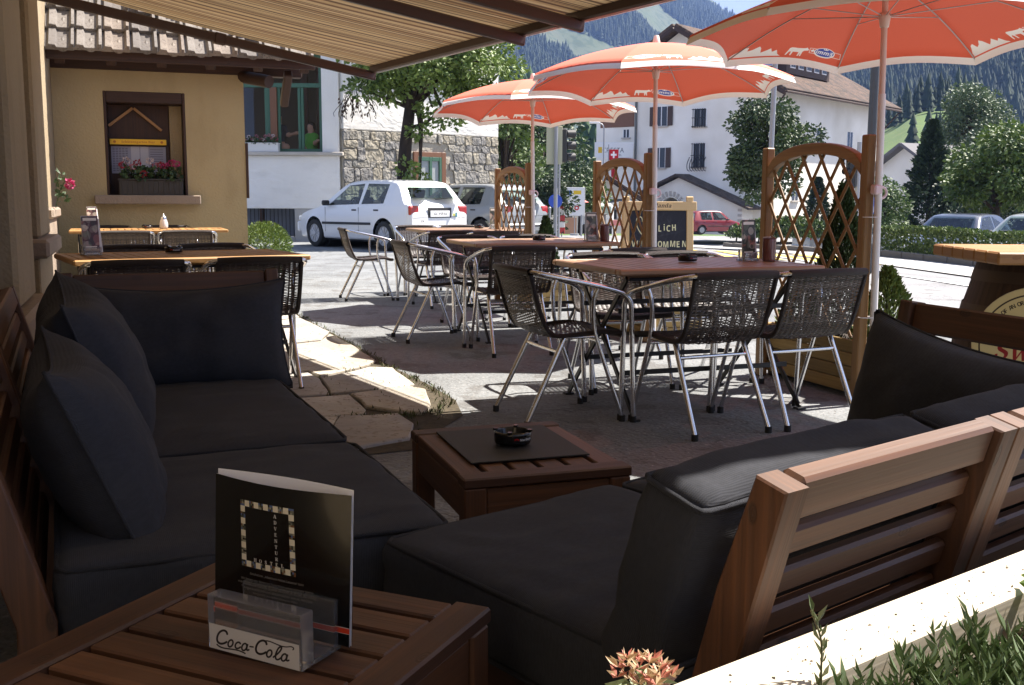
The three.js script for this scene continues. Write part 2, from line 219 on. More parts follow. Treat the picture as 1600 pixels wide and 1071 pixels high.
// old stone slabs beside the wall
{
  const st = dtex(512, 512, (u, v) => { const g = fb(u, v, 4, 4, 5, 301), f = fb(u, v, 60, 60, 3, 311); let c = mix3(rgb(184, 179, 168), rgb(150, 145, 135), clamp(g * 1.5 - 0.3)); return mix3(c, rgb(120, 108, 92), smooth(0.62, 0.8, f) * 0.6); });
  metric(st, 0.8, 0.8); const sb = metric(dtex(256, 256, (u, v) => fb(u, v, 12, 12, 4, 305), false), 1.2, 1.2);
  M.slab = [std(0xffffff, 0.88, { map: st, bumpMap: sb, bumpScale: 0.006 }), std(lin(0.86, 0.86, 0.9), 0.88, { map: st, bumpMap: sb, bumpScale: 0.006 }), std(lin(1, 0.97, 0.92), 0.88, { map: st, bumpMap: sb, bumpScale: 0.006 })];
  const soil = std(0xffffff, 1, { map: metric(dtex(256, 256, (u, v) => mix3(rgb(88, 78, 60), rgb(48, 44, 32), fb(u, v, 30, 30, 3, 320))), 2, 2) });
  const edge = [[-0.78, -12.3], [1.30, -12.3], [1.36, -10.7], [1.36, -9.4], [1.43, -8.2], [1.47, -7.3], [1.49, -6.5], [1.55, -5.75], [1.56, -5.3], [1.48, -4.9], [1.28, -4.62], [1.16, -4.3], [0.7, -4.25], [0.3, -4.4], [-0.78, -4.4]];
  const sh = new THREE.Shape(edge.map(p => new THREE.Vector2(p[0], -p[1])));
  const base = muv(new THREE.ShapeGeometry(sh).rotateX(-Math.PI / 2).translate(0, 0.004, 0), 2);
  const pav = struct('stone_paving', base, soil);
  const slabs = [
    [[1.28, -10.84], [1.35, -10.62], [1.32, -9.40], [1.09, -9.21], [1.0, -10.6]], [[1.08, -9.07], [1.31, -9.30], [1.39, -8.26], [1.25, -7.80], [0.88, -7.64]],
    [[0.87, -7.54], [1.23, -7.70], [1.38, -8.11], [1.42, -7.30], [1.42, -6.69], [1.34, -6.52], [0.99, -6.19], [0.94, -6.40], [0.73, -6.35]], [[0.99, -6.12], [1.34, -6.42], [1.46, -6.36], [1.45, -5.75], [1.35, -5.68], [0.95, -5.63]],
    [[0.73, -6.28], [0.93, -6.33], [0.97, -6.11], [0.93, -5.60], [0.69, -5.60]], [[1.06, -5.57], [1.41, -5.70], [1.47, -5.58], [1.38, -5.13], [1.30, -4.98], [1.18, -5.05], [1.07, -5.22]],
    [[0.70, -5.54], [0.92, -5.54], [1.04, -5.56], [1.04, -5.15], [1.02, -5.04], [0.78, -5.04]], [[0.90, -5.02], [1.02, -4.99], [1.17, -4.99], [1.19, -4.74], [1.10, -4.46], [0.85, -4.36], [0.78, -4.62], [0.84, -4.86]], [[0.77, -5.00], [0.88, -5.01], [0.82, -4.83], [0.77, -4.65], [0.72, -4.78]]];
  const r = rng(55);
  for (let j = 0; j < 9; j++) for (let i = 0; i < 3; i++) {
    const x0 = -0.76 + i * 0.47 + (i ? 0.03 : 0), x1 = -0.76 + (i + 1) * 0.47 - 0.02, z0 = -4.45 - j * 0.86, z1 = z0 - 0.82, jt = () => (r() - 0.5) * 0.08;
    if (z1 < -12.25) continue; const xr = i === 2 ? Math.min(0.66 + (j > 1 ? (j - 2) * 0.055 : 0), 0.95) : x1;
    slabs.push([[x0 + jt() * 0.3, z1 + jt()], [xr - Math.abs(jt()), z1 + jt()], [xr - Math.abs(jt()), z0 + jt()], [x0 + jt() * 0.3, z0 + jt()]]);
  }
  slabs.forEach((p, k) => {
    const c = p.reduce((a, b) => [a[0] + b[0] / p.length, a[1] + b[1] / p.length], [0, 0]), q = [];
    p.forEach((a, i) => { const b = p[(i + 1) % p.length], n = Math.max(1, Math.round(Math.hypot(b[0] - a[0], b[1] - a[1]) / 0.16)); for (let t = 0; t < n; t++) { const x = lerp(a[0], b[0], t / n) + (r() - 0.5) * 0.016, z = lerp(a[1], b[1], t / n) + (r() - 0.5) * 0.016; q.push([lerp(x, c[0], 0.012), -lerp(z, c[1], 0.012)]); } });
    const g = muv(poly(q, 0.012, 0.006).rotateX(-Math.PI / 2), 2, k); const m = mk('slab', g, M.slab[k % 3], pav, [0, 0.002 + r() * 0.004, 0]);
  });
  // grass and moss in the joints
  const L = [], er = [[1.0, -4.99], [1.2, -4.95], [1.36, -5.0], [1.5, -5.2], [1.54, -5.6], [1.5, -6.0], [1.47, -6.5], [1.45, -7.0], [1.42, -7.6], [1.4, -8.4], [1.36, -9.3], [1.36, -10.4], [1.2, -4.6], [0.95, -5.6], [1.2, -5.62], [1.35, -5.66], [1.0, -6.15], [1.2, -6.36], [0.9, -5.02]];
  for (let i = 0; i < 800; i++) { const k = Math.floor(r() * 11), e = r() < 0.75 ? er[k] : er[12 + Math.floor(r() * 7)], f = r() < 0.75 ? er[k + 1] : e, t = r(); L.push([lerp(e[0], f[0], t) + (r() - 0.5) * 0.07, 0.004, lerp(e[1], f[1], t) + (r() - 0.5) * 0.07, (r() - 0.5) * 1.6, 0.5 + r(), (r() - 0.5) * 1.6, 0.012 + r() * 0.028]); }
  tag(mk('grass', leafMesh(L, green([0.10, 0.08, 0.045], [0.08, 0.12, 0.03]), r, 0.12), needleMat), 'short grass and moss in the joints of the stone paving', 'grass', null, 'stuff');
}
// ---------------------------------------------------------------- hills and mountains
{
  const hill = (name, t0, t1, s0, s1, nx, ny, hf, mat) => struct(name, sheet(nx, ny, (u, v) => { const t = lerp(t0, t1, u), s = s0 * Math.pow(s1 / s0, v), p = S(t * s, s); return [p[0], hf(t, s), p[2]]; }, (u, v) => { const s = s0 * Math.pow(s1 / s0, v); return [lerp(t0, t1, u) * s / 100, s / 100]; }), mat);
  const e = (y) => (308 - y) / 1650;          // slope of the line of sight to a skyline
  const pw = (pts, x) => { for (let i = 1; i < pts.length; i++) if (x <= pts[i][0]) { const a = pts[i - 1], b = pts[i]; return lerp(a[1], b[1], smooth(0, 1, (x - a[0]) / (b[0] - a[0])) * 0.4 + 0.6 * clamp((x - a[0]) / (b[0] - a[0]))); } return pts.at(-1)[1]; };
  const T = px => (px - 800) / 1666;
  const skyA = [[T(-700), e(-60)], [T(300), e(-260)], [T(800), e(-190)], [T(960), e(-110)], [T(1040), e(-38)], [T(1080), e(0)], [T(1128), e(26)], [T(1220), e(82)], [T(1330), e(150)], [T(1600), e(200)]];
  const gA = (x, z) => F2(x / 260 + 60, z / 260 + 60, 5, 411) - 0.5;
  const hA = (t, s) => { const f = clamp((s - 620) / 1700), prof = 0.18 * f + 0.82 * Math.pow(f, 1.35), top = pw(skyA, t) * 2350, p = S(t * s, s); const back = s > 2320 ? (s - 2320) * 0.35 : 0; return -8 + (top + 8) * Math.min(prof, 1) - back + gA(p[0], p[2]) * 170 * Math.sin(Math.PI * clamp(f * 0.96 + 0.02)) + (F2(p[0] / 50, p[2] / 50, 3, 430) - 0.5) * 16 * clamp(f * 3); };
  const alp = std(0xffffff, 1, { map: metric(dtex(512, 512, (u, v) => { const g = fb(u, v, 6, 6, 5, 440), f = fb(u, v, 40, 40, 3, 444); return mix3(mix3(rgb(66, 80, 50), rgb(84, 88, 70), g), rgb(52, 66, 40), smooth(0.45, 0.7, f) * 0.7); }), 0.5, 0.5) });
  hill('mountain', T(-700), T(1650), 480, 2900, 200, 110, hA, alp);
  const skyB = [[T(1180), e(265)], [T(1270), e(140)], [T(1345), e(66)], [T(1420), e(18)], [T(1500), e(-30)], [T(1640), e(-110)], [T(2100), e(-240)], [T(2600), e(-260)]];
  const hB = (t, s) => { const f = clamp((s - 330) / 820), top = pw(skyB, t) * 1150, p = S(t * s, s); return -6 + (top + 6) * Math.pow(f, 1.15) - (s > 1150 ? (s - 1150) * 0.2 : 0) + (F2(p[0] / 130 + 9, p[2] / 130 + 9, 4, 451) - 0.5) * 60 * Math.sin(Math.PI * f); };
  const woodFloor = std(lin(0.035, 0.05, 0.02), 1);
  hill('hill', T(1180), T(2600), 320, 1500, 90, 70, hB, woodFloor);
  const mead = std(0xffffff, 1, { map: metric(dtex(512, 512, (u, v) => { const g = fb(u, v, 5, 5, 5, 460), f = fb(u, v, 60, 60, 2, 464); return mix3(mix3(rgb(84, 106, 48), rgb(66, 88, 40), g), rgb(96, 106, 56), smooth(0.5, 0.75, f) * 0.5); }), 1.5, 1.5) });
  const skyC = [[T(1240), e(300)], [T(1330), e(228)], [T(1385), e(186)], [T(1425), e(162)], [T(1460), e(154)], [T(1500), e(168)], [T(1600), e(240)], [T(1800), e(262)], [T(2300), e(270)]];
  const hC = (t, s) => { const f = clamp((s - 130) / 190), top = pw(skyC, t) * 320; return -4 + (top + 4) * smooth(-0.1, 1, f) - (s > 320 ? (s - 320) * 0.5 : 0) + (F2(t * 60, s / 12, 3, 470) - 0.5) * 2.5 * f; };
  hill('meadow_hill', T(1240), T(2300), 125, 420, 80, 40, hC, mead);
  const skyD = [[T(-400), e(130)], [T(400), e(150)], [T(760), e(160)], [T(850), e(176)], [T(920), e(192)], [T(1000), e(215)], [T(1100), e(250)], [T(1200), e(290)], [T(1300), e(306)]];
  const hD = (t, s) => { const f = clamp((s - 120) / 200), top = pw(skyD, t) * 320; return -4 + (top + 4) * smooth(-0.1, 1.02, f) - (s > 330 ? (s - 330) * 0.4 : 0) + (F2(t * 50, s / 14, 3, 480) - 0.5) * 2 * f; };
  hill('meadow_hill', T(-400), T(1300), 118, 460, 90, 40, hD, mead);
  // spruce forest: tiered cones standing on the slopes
  const tree = (() => { const l = []; for (let k = 0; k < 4; k++) { const y = 0.12 + k * 0.2, g = new THREE.ConeGeometry(0.22 * (1 - k * 0.2), 0.42 - k * 0.03, 6, 1, true); g.rotateY(k * 0.7); l.push(g.translate(0, y + 0.2, 0)); } return mg(l); })();
  const fm = std(lin(1, 1, 1), 1);
  function forest(name, label, n, seed, t0, t1, s0, s1, hf, dens, h0, h1, pal) {
    const r = rng(seed), list = []; for (let i = 0; i < n * 4 && list.length < n; i++) { const t = lerp(t0, t1, r()), s = Math.sqrt(lerp(s0 * s0, s1 * s1, r())), p = S(t * s, s); if (r() < dens(t, s, p)) list.push([p[0], hf(t, s), p[2], lerp(h0, h1, r() * r()), r()]); }
    const im = new THREE.InstancedMesh(tree, fm, list.length), o = new THREE.Object3D(), c = new THREE.Color(); im.name = numbered(name);
    list.forEach((q, i) => { o.position.set(q[0], q[1] - q[3] * 0.06, q[2]); o.rotation.y = q[4] * 6.28; const w = 0.8 + r() * 0.5; o.scale.set(q[3] * w, q[3], q[3] * w); o.updateMatrix(); im.setMatrixAt(i, o.matrix); c.setRGB(...pal(q[4], r)); im.setColorAt(i, c); });
    im.castShadow = im.receiveShadow = true; scene.add(im); tag(im, label, 'forest', null, 'stuff');
  }
  const sp = green([0.011, 0.022, 0.012], [0.026, 0.042, 0.02]);
  forest('forest', 'dark spruce forest covering the high mountain', 70000, 501, T(560), T(1420), 640, 2250, hA, (t, s, p) => { const y = hA(t, s) / (pw(skyA, t) * 2350 + 1), g = F2(p[0] / 150 + 5, p[2] / 150 + 5, 4, 510); return smooth(0.66, 0.60, g + (y - 0.45) * 0.12) * smooth(1.0 + (T(1000) - t) * 1.8, 0.82 + (T(1000) - t) * 1.8, y + (g - 0.5) * 0.6); }, 9, 19, sp);
  forest('forest', 'dark shaded spruce forest on the near hillside behind the trees', 30000, 502, T(1200), T(1900), 360, 1200, hB, (t, s, p) => 0.9, 9, 20, sp);
  forest('forest', 'group of dark spruces at the edge of the green meadow', 420, 503, T(1330), T(1700), 170, 318, hC, (t, s, p) => smooth(0.58, 0.68, F2(p[0] / 26 + 2, p[2] / 26 + 2, 3, 530) + (t > T(1480) ? 0.3 : 0)), 5, 11, sp);
  forest('forest', 'spruces and trees scattered over the meadow slope', 900, 504, T(300), T(1180), 190, 330, hD, (t, s, p) => smooth(0.52, 0.6, F2(p[0] / 30 + 2, p[2] / 30 + 2, 3, 540)) * (t > T(880) ? 0.5 : 1), 5, 13, green([0.02, 0.045, 0.016], [0.05, 0.09, 0.03]));
  M.hD = hD; M.hC = hC;
}

// ================================================================ BUILDINGS ROUND THE TERRACE
const stuccoB = metric(dtex(512, 512, (u, v) => fb(u, v, 60, 60, 3, 601), false), 1, 1), swirlB = metric(dtex(512, 512, (u, v) => { const w = fb(u, v, 4, 4, 3, 605); return fb(u + v * 0 + w * 0.2, v + w * 0.1, 26, 14, 4, 611); }, false), 0.5, 0.5);
const wallTone = (a, b, s) => metric(dtex(256, 256, (u, v) => mix3(a, b, clamp(fb(u, v, 3, 3, 4, s) * 1.1 - 0.2 + 0.5 * smooth(0.5, 0.8, fb(u, v, 14, 5, 4, s + 3))))), 0.35, 0.35);
M.cream = std(0xffffff, 0.92, { map: wallTone(rgb(172, 155, 117), rgb(156, 139, 103), 621), bumpMap: stuccoB, bumpScale: 0.004 });
M.beige = std(0xffffff, 0.92, { map: wallTone(rgb(154, 139, 112), rgb(138, 123, 98), 625), bumpMap: stuccoB, bumpScale: 0.005 });
M.render = std(0xffffff, 0.95, { map: wallTone(rgb(230, 228, 222), rgb(214, 212, 206), 631), bumpMap: swirlB, bumpScale: 0.014 });
M.smoothWhite = std(0xffffff, 0.9, { map: wallTone(rgb(236, 234, 228), rgb(222, 220, 214), 635), bumpMap: stuccoB, bumpScale: 0.003 });
M.ledge = std(0xffffff, 0.85, { map: wallTone(rgb(156, 140, 122), rgb(128, 114, 100), 641), bumpMap: stuccoB, bumpScale: 0.004 });
const slabBox = (name, x0, x1, y0, y1, z0, z1, mat, parent, c = 0.006) => mk(name, cb(x1 - x0, y1 - y0, z1 - z0, c), mat, parent, [(x0 + x1) / 2, (y0 + y1) / 2, (z0 + z1) / 2]);
{ // the house the awnings hang on: long wall with piers on stone ledges
  const h = thing('hostel_house', 'beige plastered house wall with piers on stone ledges beside the dark sofa', 'building');
  slabBox('wall', -4.5, -0.802, 0, 6.2, -15.2, 4, M.beige, h);
  slabBox('pier', -0.8, -0.455, 0.61, 3.4, -5.36, -4.62, M.beige, h, 0.02); slabBox('pier', -0.8, -0.60, 0.79, 3.4, -8.45, -7.62, M.beige, h, 0.02);
  slabBox('ledge', -0.8, -0.40, 0.50, 0.61, -5.5, -4.3, M.ledge, h, 0.02); slabBox('plinth', -0.8, -0.47, 0, 0.50, -5.45, -4.35, M.beige, h, 0.01);
  slabBox('ledge', -0.8, -0.535, 0.67, 0.79, -8.6, -7.4, M.ledge, h, 0.02); slabBox('plinth', -0.8, -0.60, 0, 0.67, -8.55, -7.45, M.beige, h, 0.01);
  slabBox('ledge', -0.8, -0.70, 0.86, 0.96, -11.4, -10.4, M.ledge, h, 0.02); slabBox('plinth', -0.8, -0.74, 0, 0.86, -11.35, -10.45, M.ledge, h, 0.01);
}
{ // small kiosk annex with a hatch and a tiled roof
  const k = thing('tiled_annex', 'cream plastered annex with hatch window and grey tiled roof behind the long wooden tables', 'building', null, [0, 0, -12.5]);
  const Y1 = 2.42, X0 = -0.8, X1 = 1.2, wx0 = -0.29, wx1 = 0.56, wy0 = 1.08, wy1 = 2.20, D = -0.30;
  const ws = new THREE.Shape([[X0, 0], [X1, 0], [X1, Y1], [X0, Y1]].map(p => new THREE.Vector2(...p))); ws.holes.push(new THREE.Path([[wx0, wy0], [wx0, wy1], [wx1, wy1], [wx1, wy0]].map(p => new THREE.Vector2(...p)))); mk('wall', muv(new THREE.ExtrudeGeometry(ws, { depth: -D, bevelEnabled: false }).translate(0, 0, D), 1), M.cream, k);
  slabBox('wall', X1 - 0.25, X1 - 0.002, 0, Y1, -2.6, D - 0.001, M.cream, k, 0.004); slabBox('back_wall', X0, X1 - 0.26, 0, Y1, -2.6, -2.4, M.cream, k, 0.004); slabBox('ceiling', X0, X1 - 0.26, Y1 - 0.05, Y1, -2.39, D - 0.002, M.darkWood, k);
  mk('corner_board', cb(0.03, 0.62, 0.03, 0.004), M.darkWood, k, [X1 + 0.015, 1.36, 0.0]);
  const sill = slabBox('window_sill', wx0 - 0.13, wx1 + 0.13, wy0 - 0.1, wy0, -0.02, 0.12, M.ledge, k, 0.01);
  const f = new THREE.Group(); f.name = 'window'; k.add(f);
  slabBox('frame', wx0, wx0 + 0.03, wy0, wy1, -0.28, 0.006, M.darkWood, f); slabBox('frame', wx1 - 0.03, wx1, wy0, wy1, -0.28, 0.006, M.darkWood, f); slabBox('lintel', wx0 + 0.03, wx1 - 0.03, wy1 - 0.12, wy1, -0.28, 0.004, M.darkWood, f);
  // back of the hatch: dark boarding, gabled hood, paper notices
  slabBox('panel', wx0 + 0.031, wx1 - 0.17, wy0, wy1 - 0.121, -0.29, -0.26, M.darkWood, f); slabBox('shutter', wx1 - 0.165, wx1 - 0.031, wy0, wy1 - 0.121, -0.285, -0.25, M.beige, f);
  mk('hood', mg([beam([wx0 + 0.04, 1.84, -0.235], [wx0 + 0.30, 2.04, -0.235], 0.04, 0.03, 0.003), beam([wx0 + 0.31, 2.04, -0.235], [wx0 + 0.60, 1.80, -0.235], 0.04, 0.03, 0.003)]), M.goldWood[1], f);
  const paper = std(lin(0.55, 0.54, 0.58), 0.7, { map: ctex(256, 128, (g, w, h) => { g.fillStyle = '#b9b8c2'; g.fillRect(0, 0, w, h); g.fillStyle = '#6d6c78'; for (let j = 0; j < 14; j++) for (let i = 0; i < 5; i++) g.fillRect(6 + i * 15, 8 + j * 8, 11, 3); g.fillStyle = '#e8e6e6'; g.fillRect(92, 0, 40, 110); g.fillRect(136, 0, 38, 110); g.fillStyle = '#8d8c97'; for (let j = 0; j < 9; j++) g.fillRect(182, 12 + j * 11, 60, 4); }) });
  mk('notice', new THREE.PlaneGeometry(0.58, 0.30), paper, f, [wx0 + 0.345, 1.47, -0.255]);
  // yellow beer sign
  const sg = std(0xffffff, 0.45, { map: ctex(512, 48, (g, w, h) => { g.fillStyle = '#e8b51e'; g.fillRect(0, 0, w, h); g.fillStyle = '#b06a12'; g.font = 'bold 30px serif'; g.textAlign = 'center'; g.textBaseline = 'middle'; g.fillText('Schützengarten Bier', w / 2, h / 2); g.beginPath(); g.arc(40, h / 2, 13, 0, 7); g.arc(w - 40, h / 2, 13, 0, 7); g.fill(); }) });
  const sbx = mk('beer_sign', cb(0.60, 0.062, 0.05, 0.004), std(lin(0.6, 0.4, 0.05), 0.5), f, [wx0 + 0.345, 1.668, -0.225]); mk('sign_face', new THREE.PlaneGeometry(0.59, 0.054), sg, sbx, [0, 0, 0.0262]);
  // eave: wall plate, rafters, fascia
  slabBox('wall_plate', X0, 1.86, 2.421, 2.52, -0.16, 0.0, M.darkWood, k);
  const rf = new THREE.Group(); rf.name = 'roof'; k.add(rf); const sl = 0.80, ca = Math.cos(sl), sa = Math.sin(sl), ez = 0.52, ey = 2.50;
  for (let i = 0; i < 6; i++) mk('rafter', beam([X0 + 0.12 + i * 0.5, ey - 0.045, ez - 0.06], [X0 + 0.12 + i * 0.5, ey - 0.045 + 2.6 * sa, ez - 0.06 - 2.6 * ca], 0.1, 0.11, 0.006, i), M.darkWood, rf);
  mk('roof_boards', beam([(X0 + 1.9) / 2, ey + 0.035, ez - 0.01], [(X0 + 1.9) / 2, ey + 0.035 + 3.4 * sa, ez - 0.01 - 3.4 * ca], 1.9 - X0, 0.03, 0.003), M.darkWood, rf);
  mk('fascia', cb(1.92 - X0, 0.10, 0.03, 0.004), M.darkWood, rf, [(X0 + 1.92) / 2, ey + 0.0, ez + 0.02]);
  mk('bracket', beam([1.66, 2.12, -0.1], [1.66, 2.43, 0.32], 0.09, 0.09, 0.01), M.darkWood, k); mk('purlin_end', rod([1.0, 2.47, -0.3], [1.45, 2.33, 0.30], 0.07, 12), M.darkWood, k);
  const tiles = (() => { // interlocking tile: pan, side roll, diamond boss, scooped lower lip
    const W = 0.285, Lq = 0.40, T = 0.03, sh = new THREE.Shape(); sh.moveTo(0, 0); sh.lineTo(W, 0); sh.lineTo(W, T * 2.4); sh.lineTo(W - 0.025, T * 2.5); sh.lineTo(W - 0.05, T); sh.lineTo(0.115, T); sh.lineTo(0.10, T * 1.9); sh.lineTo(0.04, T * 2.1); sh.lineTo(0.02, T); sh.lineTo(0, T);
    const g = new THREE.ExtrudeGeometry(sh, { depth: Lq, bevelEnabled: true, bevelSize: 0.003, bevelThickness: 0.006, bevelSegments: 1 });
    const boss = new THREE.ConeGeometry(0.04, 0.024, 4).scale(0.75, 1, 1.6).translate(0.175, T + 0.008, Lq - 0.15);
    const lip = new THREE.CylinderGeometry(0.045, 0.045, 0.018, 8, 1, false, -Math.PI / 2, Math.PI).rotateX(Math.PI / 2).scale(1, 0.6, 1).translate(0.175, T * 0.5 - 0.004, Lq - 0.002);
    return muv(clean(mg([g, boss, lip])), 2);
  })();
  const tt = (a, b, s) => std(0xffffff, 0.78, { map: metric(dtex(256, 256, (u, v) => { const n = fb(u, v, 5, 5, 4, s), f = fb(u, v, 26, 26, 3, s + 3); return mix3(mix3(a, b, n), rgb(58, 50, 44), smooth(0.56, 0.8, f) * 0.45); }), 2.3, 2.3) });
  const tm = [tt(rgb(126, 120, 113), rgb(101, 95, 89), 651), tt(rgb(113, 107, 101), rgb(88, 83, 79), 656), tt(rgb(131, 121, 110), rgb(102, 91, 82), 660)]; const r = rng(61);
  for (let j = 0; j < 8; j++) for (let i = 0; i < 10; i++) { const u = j * 0.315, t = mk('roof_tile', tiles, tm[Math.floor(r() * 3)], rf, [X0 + 0.0 + i * 0.268 - (j % 2) * 0.0 + (r() - 0.5) * 0.01, ey + 0.06 + u * sa + 0.31 * sa, ez + 0.06 - u * ca - 0.31 * ca], [sl - 0.13 + (r() - 0.5) * 0.04, (r() - 0.5) * 0.02, (r() - 0.5) * 0.03]); t.scale.set(0.95, 1, 1); }
}
// flowers in boxes
function flowerBox(name, label, L, Dp, Hh, mat, pos, ry, cols, n, seed, ribbed) {
  const o = thing(name, label, 'flower box', null, pos, ry), r = rng(seed);
  const t = [at(cb(L, Hh, 0.012, 0.003), 0, Hh / 2, Dp / 2), at(cb(L, Hh, 0.012, 0.003), 0, Hh / 2, -Dp / 2), at(cb(0.012, Hh, Dp, 0.003), L / 2, Hh / 2, 0), at(cb(0.012, Hh, Dp, 0.003), -L / 2, Hh / 2, 0), at(cb(L, 0.012, Dp, 0.003), 0, 0.007, 0), at(cb(L + 0.03, 0.018, 0.03, 0.004), 0, Hh, Dp / 2 + 0.004), at(cb(L + 0.03, 0.018, 0.03, 0.004), 0, Hh, -Dp / 2 - 0.004)];
  mk('trough', mg(t), mat, o); if (ribbed) for (let i = 0; i < 12; i++) mk('rib', cb(0.014, Hh * 0.8, 0.008, 0.002), mat, o, [-L / 2 + 0.03 + i * (L - 0.06) / 11, Hh * 0.45, Dp / 2 + 0.009]);
  mk('soil', cb(L - 0.03, 0.02, Dp - 0.03, 0.004), std(lin(0.03, 0.022, 0.015), 1), o, [0, Hh - 0.03, 0]);
  const lv = []; for (let i = 0; i < 420; i++) lv.push([(r() - 0.5) * L * 0.95, Hh + r() * 0.16 - 0.03, (r() - 0.5) * Dp * 1.5, r() - 0.5, r() * 0.6, r() - 0.3, 0.03 + r() * 0.03]);
  mk('foliage', leafMesh(lv, green([0.02, 0.05, 0.015], [0.05, 0.11, 0.03]), r, 0.45), leafMat, o);
  for (let i = 0; i < n; i++) { const c = cols[Math.floor(r() * cols.length)], x = (i + 0.5) / n * L * 0.94 - L * 0.47 + (r() - 0.5) * 0.05, y = Hh + 0.05 + r() * 0.16, z = Dp * 0.2 + (r() - 0.3) * 0.08, pl = []; for (let k = 0; k < 44; k++) { const b = ball(r), l = Math.hypot(...b); pl.push([x + b[0] / l * 0.03, y + b[1] / l * 0.024, z + b[2] / l * 0.03, b[0] + (r() - .5), b[1] + (r() - .5), b[2] + (r() - .5), 0.014 + r() * 0.014]); } mk('blossom', leafMesh(pl, green(c.map(v => v * 0.8), c), r, 0.5), leafMat, o); }
  return o;
}
const darkPot = std(lin(0.028, 0.026, 0.024), 0.55), red = [0.42, 0.012, 0.03], pink = [0.62, 0.22, 0.28], pale = [0.72, 0.6, 0.58], magenta = [0.5, 0.02, 0.14];
flowerBox('flower_box', 'dark ribbed flower box with red and pale geraniums on the hatch sill', 0.66, 0.17, 0.17, darkPot, [0.17, 1.08, -12.52], 0, [red, red, magenta, pink, pale], 11, 71, true);
{ // single rose at the wall
  const o = thing('rose_shoot', 'single magenta rose on a thin shoot beside the wall piers', 'plant', null, [-0.66, 0.96, -10.7]), r = rng(73);
  mk('stem', tube([[-0.04, 0, 0], [0.0, 0.14, 0.02], [0.05, 0.24, 0.04], [0.09, 0.25, 0.05]], 0.004, 14, 5), std(lin(0.05, 0.09, 0.03), 0.8), o);
  const pl = []; for (let k = 0; k < 60; k++) { const b = ball(r); pl.push([0.09 + b[0] * 0.03, 0.22 + b[1] * 0.035, 0.05 + b[2] * 0.03, b[0], b[1], b[2], 0.03]); } mk('blossom', leafMesh(pl, green([0.35, 0.01, 0.08], [0.5, 0.03, 0.16]), r, 0.5), leafMat, o);
  const lv = []; for (let k = 0; k < 26; k++) lv.push([lerp(-0.03, 0.07, r()), 0.05 + r() * 0.27, 0.03, r() - 0.5, r() - 0.2, r() - 0.5, 0.04 + r() * 0.03]); mk('foliage', leafMesh(lv, green([0.03, 0.06, 0.02], [0.06, 0.12, 0.03]), r, 0.4), leafMat, o);
}
// ---------------------------------------------------------------- awnings
{
  const bands = []; { const r = rng(81); let x = 0; while (x < 512) { const w = [9, 5, 14, 4, 7][Math.floor(r() * 5)], c = [rgb(186, 158, 116), rgb(200, 174, 132), rgb(122, 90, 62), rgb(168, 138, 98), rgb(208, 184, 144), rgb(92, 68, 50)][Math.floor(r() * 6)]; for (let i = 0; i < w && x < 512; i++) bands[x++] = c; } }
  const stripe = dtex(512, 8, (u, v, i) => bands[i], true); metric(stripe, 1 / 1.15, 1);
  const fab = phy(0xffffff, 0.85, { map: stripe, transmission: 0.12, thickness: 0, side: THREE.DoubleSide }), bar = std(lin(0.055, 0.030, 0.022), 0.45, { metalness: 0.2 }), trim = std(lin(0.5, 0.5, 0.5), 0.4, { metalness: 0.6 });
  const B = t => [lerp(2.02, 3.53, t), 2.2, lerp(-9.45, -1.75, t)], Wl = t => [-0.78, 2.64, lerp(-8.66, -0.75, t)];
  function awning(t0, t1, label, a0, a1) {
    const o = thing('awning', label, 'awning', 'striped awnings over the lounge'), L = 7.85;
    mk('fabric', sheet(24, 14, (u, v) => { const t = lerp(t0, t1, u), a = B(t), b = Wl(t), sag = -0.03 * Math.sin(Math.PI * v); return [lerp(a[0], b[0], v), lerp(a[1], b[1], v) + sag + 0.012, lerp(a[2], b[2], v)]; }, (u, v) => [lerp(t0, t1, u) * L, v]), fab, o);
    const p0 = v3(B(t0)), p1 = v3(B(t1)); mk('front_bar', beam(p0, p1, 0.05, 0.09, 0.012), bar, o); const q = new THREE.Vector3(0.05, -0.035, 0.0); mk('rain_lip', beam(p0.clone().add(q), p1.clone().add(q), 0.012, 0.012, 0.002), trim, o);
    const w0 = v3(Wl(t0)), w1 = v3(Wl(t1)); mk('roller_case', beam(w0.clone().add(new THREE.Vector3(0.06, 0.04, 0)), w1.clone().add(new THREE.Vector3(0.06, 0.04, 0)), 0.16, 0.14, 0.02), bar, o);
    for (const t of [a0, a1]) { const a = v3(B(t)).add(new THREE.Vector3(0.03, -0.07, 0)), b = v3(Wl(t)).add(new THREE.Vector3(0.12, -0.11, 0)), m = mk('arm', beam(a, b, 0.045, 0.075, 0.01), bar, o); const e = a.clone().lerp(b, 0.5), d = b.clone().sub(a).normalize().multiplyScalar(0.05); mk('elbow', beam(e.clone().sub(d), e.clone().add(d), 0.06, 0.09, 0.01), bar, m); }
  }
  awning(0, 0.385, 'striped awning panel over the golden tables, its far corner before the maple', 0.0, 0.325);
  awning(0.399, 1.0, 'second striped awning panel, over the dark lounge sofas', 0.415, 0.97);
  awning(1.17, 1.68, 'third striped awning panel behind the timber planter, outside the picture', 1.2, 1.65);
}

